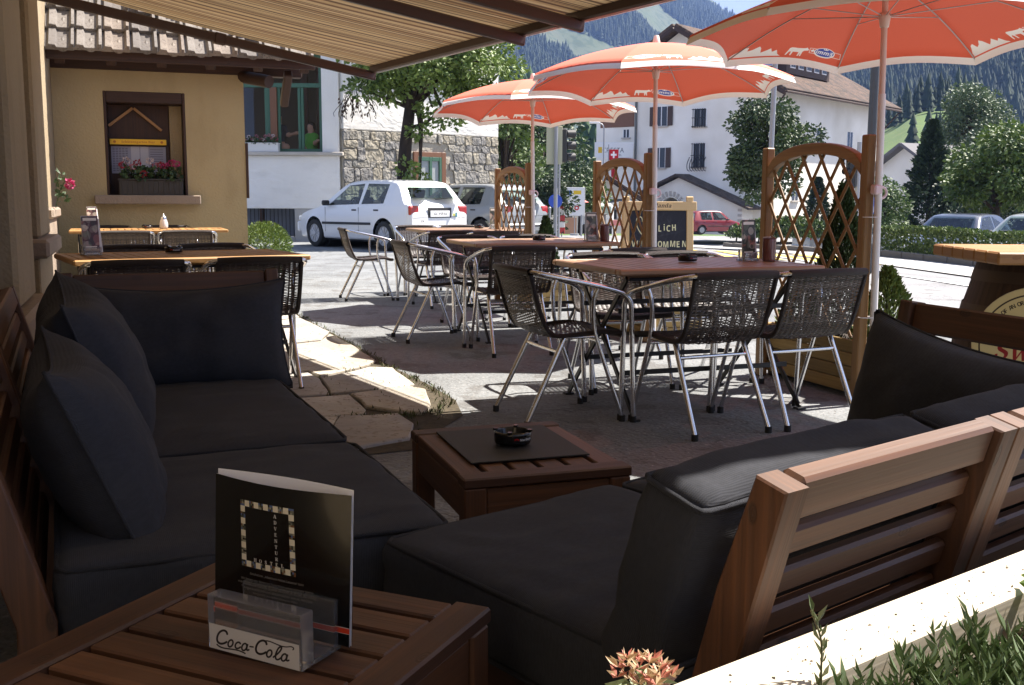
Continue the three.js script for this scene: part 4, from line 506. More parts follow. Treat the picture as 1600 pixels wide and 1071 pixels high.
// ---------------------------------------------------------------- chalkboard
{
  const o = thing('chalkboard_stand', 'pale wooden A frame chalkboard with a chalk greeting on the pavement', 'chalkboard', null, S(1.50, 11.0), -TH), art = ctex(512, 512, (g, w, h) => {
    g.fillStyle = '#1b1d26'; g.fillRect(0, 0, w, h); const r = rng(5); g.strokeStyle = 'rgba(150,150,150,0.05)'; for (let i = 0; i < 60; i++) { g.lineWidth = 4 + r() * 14; g.beginPath(); g.moveTo(r() * w, r() * h); g.lineTo(r() * w, r() * h); g.stroke(); }
    g.strokeStyle = '#dcd8a6'; g.lineWidth = 8; g.lineCap = 'round'; g.beginPath(); g.moveTo(112, 178); g.bezierCurveTo(40, 110, 52, 40, 92, 44); g.bezierCurveTo(112, 46, 116, 66, 116, 82); g.bezierCurveTo(120, 54, 142, 36, 162, 44); g.bezierCurveTo(192, 62, 160, 130, 112, 178); g.stroke();
    g.fillStyle = '#dcd8a6'; g.font = 'bold 64px sans-serif'; const wr = (t, x, y, st) => { let k = 0; for (const c of t) { g.save(); g.translate(x, y + [0, 4, -3, 2, -2][k % 5]); g.rotate([-0.03, 0.04, -0.02, 0.05][k % 4]); g.fillText(c, 0, 0); g.restore(); x += c === 'i' || c === 'I' ? st * 0.5 : c === 'W' || c === 'M' ? st * 1.25 : st; k++; } };
    wr('-LiCH', 205, 150, 50); wr('WiLLKOMMEN', 18, 270, 49);
  });
  const bm = std(0xffffff, 0.7, { map: art }), T = -0.16;
  const fr = (s, art_) => { const q = new THREE.Group(); q.name = 'panel'; q.rotation.x = s * T; q.position.z = s * 0.17; o.add(q); for (const x of [-0.33, 0.33]) mk('stile', cb(0.07, 1.1, 0.035, 0.004, s), M.boardWood, q, [x, 0.55, 0]); mk('header', cb(0.80, 0.09, 0.037, 0.004), M.boardWood, q, [0, 1.0, s * 0.004]); mk('bottom_rail', cb(0.585, 0.07, 0.033, 0.004), M.boardWood, q, [0, 0.2, 0]); mk('board', cb(0.585, 0.715, 0.012, 0.002), black, q, [0, 0.595, 0]); if (art_) mk('chalk_writing', new THREE.PlaneGeometry(0.58, 0.71), bm, q, [0, 0.595, 0.0075]); return q; };
  const f = fr(1, true); fr(-1, false); mk('header_script', new THREE.PlaneGeometry(0.26, 0.075), std(0xffffff, 0.6, { map: ctex(256, 74, (g, w, h) => { g.fillStyle = '#dcbc84'; g.fillRect(0, 0, w, h); g.fillStyle = '#2c2418'; g.font = 'italic bold 56px serif'; g.textAlign = 'center'; g.fillText('Calanda', w / 2, 54); }) }), f, [0.02, 1.0, 0.0236]);
}
// ---------------------------------------------------------------- barrel table
{
  const o = thing('barrel_table', 'dark wooden barrel with a plank top and a round cream sign behind the right sofa', 'barrel', null, [3.06, 0, -2.88]);
  const prof = t => 0.25 + 0.085 * Math.sin(PI * clamp(t, 0.02, 0.98)), n = 20, HB = 0.86; const stave = sheet(3, 12, (u, v) => { const a = (u - 0.5) * (2 * PI / n) * 0.985, q = prof(v); return [Math.cos(a) * q, v * HB, -Math.sin(a) * q]; }, (u, v) => [u * 0.08, v]); for (let k = 0; k < n; k++) mk('stave', stave, M.barrelWood, o, [0, 0, 0], [0, k * 2 * PI / n, 0]);
  for (const v of [0.06, 0.2, 0.80, 0.94]) mk('hoop', new THREE.CylinderGeometry(prof(v + 0.02) + 0.004, prof(v - 0.02) + 0.004, 0.04, 40, 1, true), std(lin(0.10, 0.075, 0.055), 0.55, { metalness: 0.5 }), o, [0, v * HB, 0]);
  mk('head', new THREE.CylinderGeometry(0.25, 0.25, 0.02, 32), M.barrelWood, o, [0, HB - 0.02, 0]);
  const tp = new THREE.Group(); tp.name = 'table_top'; tp.position.set(0.02, HB + 0.022, 0); tp.rotation.y = -0.40; o.add(tp); for (let k = 0; k < 6; k++) mk('plank', cb(0.68, 0.042, 0.104, 0.006, k), M.goldWood[k % 2], tp, [0, 0, (k - 2.5) * 0.106]);
  const sg = std(0xffffff, 0.5, { map: ctex(512, 512, (g, w, h) => {
    g.fillStyle = '#cfc089'; g.fillRect(0, 0, w, h); g.strokeStyle = '#2a2018'; g.lineWidth = 6; g.beginPath(); g.arc(256, 256, 226, 0, 7); g.stroke(); g.fillStyle = '#2a2018'; g.font = 'bold 25px sans-serif'; g.textAlign = 'center';
    const tx = 'QUALITY OF AN ORIGINAL SWISS CIDER COMPANY', n = tx.length; for (let i = 0; i < n; i++) { const a = -PI / 2 + (i - (n - 1) / 2) * 0.062; g.save(); g.translate(256 + Math.cos(a) * 188, 256 + Math.sin(a) * 188); g.rotate(a + PI / 2); g.fillText(tx[i], 0, 0); g.restore(); }
    g.fillStyle = '#b0181c'; g.beginPath(); g.arc(256, 150, 26, 0, 7); g.fill(); g.fillStyle = '#f0e8d0'; g.fillRect(251, 134, 10, 32); g.fillRect(240, 145, 32, 10); g.fillStyle = '#7c1a18'; g.font = 'bold 17px sans-serif'; [['SWISS', -1, 48], ['CIDER', 1, 50]].forEach(([t, s, R]) => { for (let i = 0; i < 5; i++) { const a = s * PI / 2 + (i - 2) * 0.36 * -s; g.save(); g.translate(256 + Math.cos(a) * R, 150 + Math.sin(a) * R + 4); g.rotate(a - s * PI / 2); g.fillText(t[i], 0, 0); g.restore(); } });
    g.fillStyle = '#8e1a1c'; g.font = 'italic bold 104px serif'; g.fillText('Swizly', 256, 318); g.lineWidth = 14; g.strokeStyle = '#b0181c'; g.beginPath(); g.moveTo(180, 420); g.quadraticCurveTo(240, 370, 300, 372); g.moveTo(330, 420); g.lineTo(420, 360); g.stroke();
  }) });
  const q = new THREE.Group(); q.name = 'round_sign'; q.position.set(-0.275, 0.59, 0.205); q.rotation.set(0, -0.93, 0); q.rotation.order = 'YXZ'; o.add(q);
  mk('disc', new THREE.CylinderGeometry(0.2, 0.2, 0.012, 48).rotateX(PI / 2), std(lin(0.55, 0.45, 0.24), 0.5), q); mk('print', new THREE.CircleGeometry(0.198, 48), sg, q, [0, 0, 0.0068]); mk('screw', new THREE.SphereGeometry(0.006, 8, 6), alu, q, [0, 0.165, 0.007]);
}

// ================================================================ LOUNGE
const weaveB = metric(dtex(128, 128, (u, v) => { const s = Math.sin(v * 2 * PI * 32), c = Math.sin(u * 2 * PI * 32); return 0.5 + 0.34 * s + 0.12 * c * (s > 0 ? 1 : -1); }, false), 9, 9);
const clothTex = (a, b, s) => metric(dtex(256, 256, (u, v) => mix3(a, b, clamp(fb(u, v, 60, 100, 2, s) * 0.7 + fb(u, v, 4, 4, 3, s + 4) * 0.5 - 0.1))), 2, 2);
M.cloth = std(0xffffff, 0.95, { map: clothTex(rgb(47, 49, 56), rgb(33, 35, 41), 701), bumpMap: weaveB, bumpScale: 0.0007 });
// box cushion with rounded, slightly swollen sides and soft creases
function boxCushion(w, h, d, r, puff, seed) {
  const n = [26, 6, 26], dim = [w, h, d], P = [], U = [];
  const face = (ax, sg) => { const [a, b] = [[1, 2], [2, 0], [0, 1]][ax], na = n[a], nb = n[b]; return sheet(na, nb, (u, v) => { const q = [0, 0, 0]; q[ax] = sg * dim[ax] / 2; q[a] = (u - 0.5) * dim[a]; q[b] = ((sg > 0 ? v : 1 - v) - 0.5) * dim[b];
    const inn = q.map((x, k) => clamp(x, -dim[k] / 2 + r, dim[k] / 2 - r)), dl = q.map((x, k) => x - inn[k]), L = Math.hypot(...dl) || 1, p = inn.map((x, k) => x + dl[k] / L * r);
    const uu = p[0] / (w / 2), ww = p[2] / (d / 2), top = Math.sign(p[1]) * puff * (1 - uu * uu * uu * uu) * (1 - ww ** 4); const cr = (F2(p[0] * 7 + seed, p[2] * 7 + seed * 2, 3, seed) - 0.5) * 0.013 + (F2(p[0] * 22 + seed, p[2] * 9, 2, seed + 5) - 0.5) * 0.008 * (Math.abs(uu) > 0.6 ? 1.6 : 0.6);
    p[1] += top + cr * (p[1] > 0 ? 1 : 0.3); p[0] += (F2(p[2] * 9, p[1] * 16 + seed, 2, seed + 8) - 0.5) * 0.016; p[2] += (F2(p[0] * 9, p[1] * 16 + seed, 2, seed + 11) - 0.5) * 0.016; return p; }, (u, v) => [(u - .5) * dim[a], (v - .5) * dim[b]]); };
  const g = mg([0, 1, 2].flatMap(a => [face(a, 1), face(a, -1)])); const m = mergeVertices(stripUV(g), 0.0008); m.computeVertexNormals(); return muv(m, 2);
}
function stripUV(g) { g = g.clone(); g.deleteAttribute('uv'); g.deleteAttribute('normal'); return g; }
// soft pillow: two swollen faces meeting in a seam, ears at the corners
function pillow(w, h, t, seed, droop = 0.02) {
  const f = s => sheet(34, 26, (u, v) => { const a = u * 2 - 1, b = v * 2 - 1, T = Math.pow(Math.max(0, (1 - Math.abs(a) ** 2.6) * (1 - Math.abs(b) ** 2.6)), 0.5), x = a * w / 2 * (1 - 0.07 * (1 - b * b) * Math.abs(a)), y = b * h / 2 * (1 - 0.09 * (1 - a * a) * Math.abs(b)) - (b > 0 ? droop * (1 - a * a) * b : 0); const wr = (F2(x * 8 + seed, y * 8 + 3 * seed, 3, seed) - 0.5) * 0.06 * T + (F2((x + y) * 16 + seed, (x - y) * 6, 2, seed + 3) - 0.5) * 0.022 * (1 - T * 0.5) * Math.sqrt(T); return [x, y, s * (T * t / 2 + wr * 0.6)]; }, (u, v) => [(s > 0 ? u : 1 - u) * w, v * h]);
  const a = f(1), b = f(-1); const I = b.index.array; for (let i = 0; i < I.length; i += 3) { const q = I[i]; I[i] = I[i + 1]; I[i + 1] = q; } b.computeVertexNormals(); return mg([a, b]);
}
const seam = (w, h, t) => { const pts = []; for (let i = 0; i < 48; i++) { const q = i / 48 * 4, s = Math.floor(q), k = (q - s) * 2 - 1, a = [k, 1, -k, -1][s], b = [-1, k, 1, -k][s]; pts.push([a * w / 2 * (1 - 0.07 * (1 - b * b) * Math.abs(a)), b * h / 2 * (1 - 0.09 * (1 - a * a) * Math.abs(b)) - (b > 0 ? 0.02 * (1 - a * a) * b : 0), 0]); } return tube(pts, 0.004, 120, 5, 0.2, true); };
function throwPillow(label, w, h, t, seed, pos, rot, mat = M.cloth) { const o = thing('pillow', label, 'pillow', 'dark pillows on the lounge sofas', pos); o.rotation.order = 'YXZ'; o.rotation.set(...rot); mk('cover', pillow(w, h, t, seed), mat, o); mk('piping', seam(w, h, t), mat, o); }
function seatCushion(label, w, h, d, pos, ry, seed, rx = 0, mat = M.cloth, puff = 0.012) { const o = thing('sofa_cushion', label, 'cushion', 'dark cushions on the lounge sofas', pos, ry); o.rotation.order = 'YXZ'; o.rotation.x = rx; mk('cover', boxCushion(w, h, d, 0.035, puff, seed), mat, o); const a = w / 2 - .0095, b = d / 2 - .0095, e = y => tube([[-a, -b], [a, -b], [a, b], [-a, b]].flatMap((p, i, A) => { const q = A[(i + 1) % 4]; return [0.03, 0.2, 0.4, 0.6, 0.8, 0.97].map(t => [lerp(p[0], q[0], t), y + (F2(p[0] * 9 + t * 7, p[1] * 9 + t * 5, 2, seed) - 0.5) * 0.006, lerp(p[1], q[1], t)]); }), 0.005, 110, 6, 0.25, true); mk('piping', mg([e(h / 2 - 0.009), e(-h / 2 + 0.009)]), mat, o); }
// wooden sofa: back towards +z, seat towards -z, modules side by side along x
function sofa(label, pos, ry, widths, D = 0.74, Hb = 0.76, nsl = 7) {
  const o = thing('wooden_sofa', label, 'sofa', 'slatted wooden lounge sofas', pos, ry), W = M.sofaWood; let x = 0, kk = 0; const lean = 0.27, zb = y => y < 0.3 ? 0.015 * (0.3 - y) : (y - 0.3) * lean;
  widths.forEach((w, i) => {
    for (const s of [0, 1]) { const px = x + (s ? w - 0.026 : 0.026); const ss = new THREE.Shape(); const Z = [[0, 0.03], [0.2, 0.01], [0.32, 0.006], [0.55, 0.07], [Hb, 0.128]]; Z.forEach((q, k) => k ? ss.lineTo(q[1] + 0.0, q[0]) : ss.moveTo(q[1], q[0])); Z.slice().reverse().forEach((q, k) => ss.lineTo(q[1] + (q[0] > Hb - 0.01 ? 0.045 : 0.06), q[0] + (q[0] > Hb - 0.01 ? -0.012 : 0)));
      const m = mk('back_post', muv(new THREE.ExtrudeGeometry(ss, { depth: 0.044, bevelEnabled: true, bevelSize: 0.003, bevelThickness: 0.003, bevelSegments: 1 }).rotateY(-PI / 2).scale(1, 1, 1), 1, kk), W[kk % 3], o, [px + 0.022, 0, 0]); m.scale.z = 1; mk('screw', new THREE.CylinderGeometry(0.006, 0.006, 0.004, 10).rotateZ(PI / 2), black, m, [-0.047, 0.32, 0.035]); kk++;
      mk('front_leg', cb(0.05, 0.275, 0.05, 0.004, kk), W[kk % 3], o, [px, 0.1375, -D + 0.03]); mk('side_rail', cb(0.03, 0.065, D - 0.06, 0.004, kk), W[kk % 3], o, [px, 0.235, -D / 2 + 0.005]); }
    mk('front_rail', cb(w - 0.11, 0.07, 0.028, 0.004, i), W[i % 3], o, [x + w / 2, 0.235, -D + 0.03]);
    for (let k = 0; k < 7; k++) mk('seat_slat', cb(w - 0.11, 0.018, 0.066, 0.003, k), W[k % 3], o, [x + w / 2, 0.262, -D + 0.09 + k * (D - 0.14) / 6.6]);
    const rx = Math.atan(lean); mk('top_rail', cb(w - 0.106, 0.066, 0.038, 0.006, i + 2), W[2], o, [x + w / 2, Hb - 0.030, 0.139], [rx, 0, 0]);
    for (let k = 0; k < nsl; k++) { const y = Hb - 0.105 - k * 0.063; if (y > 0.28) mk('back_slat', cb(w - 0.1, 0.044, 0.022, 0.006, k + i), W[(k + i) % 3], o, [x + w / 2, y, (y - 0.3) * lean + 0.028], [rx, 0, 0]); }
    x += w;
  }); return o;
}
const LA = -PI / 2 + 0.061; const lpos = (x, z, y) => { const c = Math.cos(LA), s = Math.sin(LA); return [-0.285 + x * c + z * s, y, -4.02 - x * s + z * c]; };
const ls = sofa('slatted wooden sofa along the house wall with dark cushions', [-0.285, 0, -4.02], LA, [1.24, 0.84]);
{ // end back of the wall sofa, turned across it
  const e = new THREE.Group(); e.name = 'end_back'; ls.add(e); const W = M.sofaWood, rx = 0.27; e.rotation.y = PI / 2; e.position.set(-0.02, 0, -0.01);   // local x runs towards the seat front
  for (const x of [0.03, 0.79]) mk('back_post', beam([x, 0.02, -0.02], [x, 0.78, -0.24], 0.05, 0.07, 0.005, 1), W[1], e); mk('top_rail', cb(0.71, 0.085, 0.04, 0.006, 3), W[1], e, [0.41, 0.735, -0.225], [-rx, 0, 0]);
  for (let k = 0; k < 4; k++) mk('back_slat', cb(0.71, 0.056, 0.024, 0.005, k), W[k % 3], e, [0.41, 0.64 - k * 0.085, -0.195 + k * 0.024], [-rx, 0, 0]);
}
const GP = 'x';
seatCushion('dark seat cushion at the near end of the wall sofa, touching the corner', 0.80, 0.145, 0.76, lpos(1.665, -0.37, 0.345), LA, 3); seatCushion('dark seat cushion at the far end of the wall sofa, under the end pillow', 1.2, 0.145, 0.76, lpos(0.635, -0.37, 0.343), LA, 5);
throwPillow('big dark pillow leaning on the wall sofa, nearer of two against the back', 0.74, 0.45, 0.22, 11, lpos(1.60, -0.075, 0.55), [-0.40, LA + PI + 0.02, 0.0], M.cloth);
throwPillow('big dark pillow leaning on the wall sofa, farther of two against the back', 0.76, 0.48, 0.27, 12, lpos(0.85, -0.10, 0.60), [-0.34, LA + PI, 0.05], M.cloth);
throwPillow('wide near black pillow standing at the far end of the wall sofa', 0.78, 0.41, 0.22, 13, [0.125, 0.575, -3.92], [-0.30, 0.03, 0]);
// near sofa with its back to the planter
const RA = 0.345, rpos = (x, z, y) => [0.70 + x * Math.cos(RA) + z * Math.sin(RA), y, -1.27 - x * Math.sin(RA) + z * Math.cos(RA)];
const rs = sofa('slatted wooden sofa with its back to the timber planter, nearest to the viewer', [0.70, 0, -1.27], RA, [0.62, 0.62], 0.74, 0.715);
for (let k = 0; k < 2; k++) { seatCushion(['dark seat cushion at the open end of the near sofa', 'dark seat cushion in the middle of the near sofa', 'dark seat cushion at the right end of the near sofa'][k], 0.64, 0.145, 0.76, rpos(0.29 + k * 0.645, -0.37, 0.345), RA, 21 + k); seatCushion(['ribbed dark back cushion at the open end of the near sofa', 'sunlit dark back cushion in the middle of the near sofa', 'sunlit dark back cushion at the right end of the near sofa'][k], 0.69, 0.34, 0.13, rpos(0.315 + k * 0.70, -0.04, 0.514), RA, 31 + k, 0.27, M.cloth, 0.02); }
{ // end back on the street side of the near sofa
  const e = new THREE.Group(); e.name = 'end_back'; rs.add(e); const W = M.sofaWood, c = rpos(0, 0, 0), dx = 1.98 - 0.70, dz = -1.62 + 1.27; e.position.set(dx * Math.cos(RA) - dz * Math.sin(RA), 0, dx * Math.sin(RA) + dz * Math.cos(RA)); e.rotation.y = PI / 2 - RA;   // local x runs away from the viewer
  for (const x of [0.03, 0.87]) mk('back_post', beam([x, 0.02, 0.02], [x, 0.78, 0.14], 0.05, 0.06, 0.005, 1), W[1], e); for (let k = 0; k < 5; k++) mk(k ? 'back_slat' : 'top_rail', cb(0.79, k ? 0.056 : 0.085, k ? 0.024 : 0.036, 0.006, k), W[(k + 1) % 3], e, [0.45, k ? 0.725 - k * 0.088 : 0.735, 0.135 - k * 0.013], [0.16, 0, 0]);
  mk('seat_board', cb(0.86, 0.03, 0.66, 0.004, 3), W[0], e, [0.45, 0.26, -0.33]); for (const x of [0.06, 0.84]) mk('front_leg', cb(0.05, 0.245, 0.05, 0.004, 1), W[1], e, [x, 0.1225, -0.6]);
}
seatCushion('dark corner seat cushion at the street end of the near sofa', 0.62, 0.14, 0.56, [1.74, 0.348, -2.0], PI / 2 - 0.1, 41);
throwPillow('near black pillow standing at the street end of the near sofa', 0.80, 0.38, 0.20, 14, [1.86, 0.56, -1.98], [-0.2, -PI / 2 + 0.04, -0.08]);
// ---------------------------------------------------------------- low tables
function lowTable(label, pos, ry, w, d, h, slatsAlongX, group = 'low slatted tables of the lounge') {
  const o = thing('coffee_table', label, 'table', group, pos, ry), W = M.sofaWood, bw = 0.062, t = 0.026, Y = h - t / 2; const A = slatsAlongX;   // boards close the slats' ends
  if (A) for (const s of [-1, 1]) mk('end_board', cb(bw, t, d, 0.004, s + 2), W[1], o, [s * (w / 2 - bw / 2), Y, 0]); else for (const s of [-1, 1]) mk('end_board', cb(w, t, bw, 0.004, s + 2), W[1], o, [0, Y, s * (d / 2 - bw / 2)]);
  const span = A ? d : w, len = (A ? w : d) - 2 * bw - 0.003, n = Math.round(span / 0.075), st = span / n; for (let i = 0; i < n; i++) { const c = -span / 2 + (i + 0.5) * st; mk('slat', A ? cb(len, t - 0.004, st - 0.013, 0.003, i) : cb(st - 0.013, t - 0.004, len, 0.003, i), W[(i * 2 + 1) % 3], o, A ? [0, Y - 0.001, c] : [c, Y - 0.001, 0]); }
  for (const sx of [-1, 1]) for (const sz of [-1, 1]) mk('leg', cb(0.056, h - t, 0.056, 0.004, sx + sz), W[0], o, [sx * (w / 2 - 0.031), (h - t) / 2, sz * (d / 2 - 0.031)]);
  for (const s of [-1, 1]) { mk('apron', cb(w - 0.122, 0.085, 0.024, 0.003, 1), W[0], o, [0, h - t - 0.045, s * (d / 2 - 0.02)]); mk('apron', cb(0.024, 0.085, d - 0.122, 0.003, 2), W[0], o, [s * (w / 2 - 0.02), h - t - 0.045, 0]); } return o;
}
lowTable('low dark slatted coffee table with a black mat between the sofas', [0.945, 0, -2.65], -0.02, 0.445, 0.575, 0.40, false);
tag(mk('table_mat', cb(0.325, 0.004, 0.375, 0.0015), std(lin(0.018, 0.017, 0.017), 0.62, { bumpMap: weaveB, bumpScale: 0.0005 }), scene, [0.945, 0.4028, -2.685], [0, -0.03, 0]), 'black mat lying on the low coffee table under the ashtray', 'table mat');
lowTable('low slatted table in the foreground holding the folded brochure', [0.075, 0, -1.415], -0.76, 0.52, 0.66, 0.45, true);
// ---------------------------------------------------------------- brochure in its acrylic holder
{
  const BA = -0.828, o = thing('brochure', 'black folded brochure with a chequered square emblem standing in the acrylic holder', 'brochure', null, [0.169, 0.465, -1.466], BA);
  const art = ctex(1024, 900, (g, w, h) => {
    g.fillStyle = '#060606'; g.fillRect(0, 0, w, h); const x0 = 232, y0 = 120, n = 11, c = 38, r = rng(19);
    for (let i = 0; i < n; i++) for (let j = 0; j < n; j++) if (!(i % (n - 1)) || !(j % (n - 1))) { const X = x0 + i * c, Y = y0 + j * c; if ((i + j) % 2) { g.fillStyle = '#d9d2bc'; g.fillRect(X, Y, c, c); } else { for (let k = 0; k < 9; k++) { g.fillStyle = ['#3c4038', '#6a6a5c', '#23241f', '#4d5f86', '#6b4a30', '#8c8a78'][Math.floor(r() * 6)]; g.fillRect(X + (k % 3) * c / 3, Y + Math.floor(k / 3) * c / 3, c / 3 + 1, c / 3 + 1); } } }
    g.fillStyle = '#d5d2cc'; g.font = 'bold 30px serif'; g.textAlign = 'center'; [...'ADVENTUR'].forEach((t, i) => g.fillText(t, x0 + 7.35 * c, y0 + c + 38 + i * 38)); [...'HOSTEL'].forEach((t, i) => g.fillText(t, x0 + (2.9 + i * 1.1125) * c, y0 + 9.92 * c));
    g.fillStyle = '#8f8c88'; g.font = '20px sans-serif'; g.fillText('Geschätzter „Adventure Hostel Casanna“ Gast', 500, 586); ['Wir freuen uns, Ihnen mit Emmi Glace ausgezeichnete Speise-', 'eiskreationen von höchster Qualität servieren zu dürfen. Die cremig', 'fruchtigen Glacekreationen sind ein wahrer Genuss. Natürlich', 'hergestellt aus reiner Schweizer Milch.'].forEach((t, i) => g.fillText(t, 500, 626 + i * 25)); g.fillText('Lassen Sie sich von unseren feinen Desserts verwöhnen!', 500, 742);
    g.fillStyle = '#e8e2d8'; g.fillRect(0, h - 112, w, 3); g.fillStyle = '#c23a22'; g.fillRect(0, h - 109, w, 32); g.fillStyle = '#e8e2d8'; g.fillRect(0, h - 77, w, 2);
  });
  const W = 0.245, Hh = 0.212, lean = -0.06, bow = (u) => 0.016 * Math.sin(PI * u);
  const front = (u, v, k) => [(u - 0.5) * W, v * Hh + 0.0, -v * 0.012 + bow(u) * v * k]; const card = (k, s, z) => sheet(24, 10, (u, v) => { const p = front(u, v, k); return [p[0], p[1] * s, p[2] + z]; });
  const ink = phy(0xffffff, 0.22, { map: art, clearcoat: 0.5, clearcoatRoughness: 0.08 }), paperM = std(lin(0.78, 0.78, 0.80), 0.55);
  mk('front_cover', card(1, 1, 0.0012), ink, o); mk('inside_sheet', card(1, 0.9995, 0.0), paperM, o); mk('back_cover', card(-0.55, 1.03, -0.004), paperM, o); mk('back_print', card(-0.55, 1.03, -0.0052), std(lin(0.01, 0.01, 0.01), 0.25), o); o.position.y = 0.4605;
  const hd = thing('brochure_holder', 'clear acrylic block holder with cursive lettering on the foreground table', 'holder', null, [0.155, 0.4515, -1.425], BA);
  const ac = phy(lin(0.93, 0.94, 0.96), 0.1, { transmission: 0.94, thickness: 0.03, ior: 1.49 });
  mk('front_block', cb(0.165, 0.078, 0.026, 0.0015), ac, hd, [0, 0.039, 0.027]); mk('rear_block', cb(0.165, 0.074, 0.016, 0.0015), ac, hd, [0, 0.037, -0.038]); mk('base', cb(0.165, 0.008, 0.042, 0.001), ac, hd, [0, 0.0042, -0.0085]);
  const lg = ctex(512, 128, (g, w, h) => { g.fillStyle = '#c4c2c0'; g.fillRect(0, 0, w, h); g.strokeStyle = g.fillStyle = '#181213'; g.lineCap = 'round'; g.lineJoin = 'round'; g.transform(1, 0, -0.28, 1, 40, 8);
    const st = (lw, f) => { g.lineWidth = lw; g.beginPath(); f(); g.stroke(); }, C = (x, s) => { st(11, () => { g.moveTo(x + 52 * s, 22 * s + 6); g.bezierCurveTo(x + 40 * s, 0, x, 16 * s, x, 56 * s); g.bezierCurveTo(x, 92 * s, x + 34 * s, 96 * s, x + 58 * s, 70 * s); }); }, O = (x, y) => st(9, () => g.ellipse(x, y, 13, 19, 0.15, 0, 7)), c = (x, y) => st(9, () => { g.moveTo(x + 12, y - 12); g.bezierCurveTo(x, y - 26, x - 16, y - 8, x - 13, y + 6); g.bezierCurveTo(x - 10, y + 22, x + 6, y + 20, x + 16, y + 6); }), a = (x, y) => { O(x, y); st(9, () => { g.moveTo(x + 15, y - 16); g.bezierCurveTo(x + 13, y + 4, x + 14, y + 20, x + 28, y + 8); }); };
    C(22, 1); O(104, 72); c(146, 72); a(184, 72); st(7, () => { g.moveTo(214, 62); g.lineTo(232, 60); }); C(248, 1); st(6, () => { g.moveTo(268, 20); g.bezierCurveTo(320, -8, 366, 34, 420, 12); g.bezierCurveTo(440, 4, 452, 14, 444, 22); }); O(326, 72); st(9, () => { g.moveTo(352, 84); g.bezierCurveTo(392, 40, 388, 14, 372, 26); g.bezierCurveTo(358, 44, 356, 92, 374, 92); g.bezierCurveTo(382, 92, 388, 84, 392, 78); }); a(408, 72); st(7, () => { g.moveTo(30, 96); g.bezierCurveTo(70, 122, 130, 84, 196, 104); }); });
  mk('lettering', new THREE.PlaneGeometry(0.158, 0.036), std(0xffffff, 0.5, { map: lg }), hd, [0, 0.0195, 0.0408]);
}
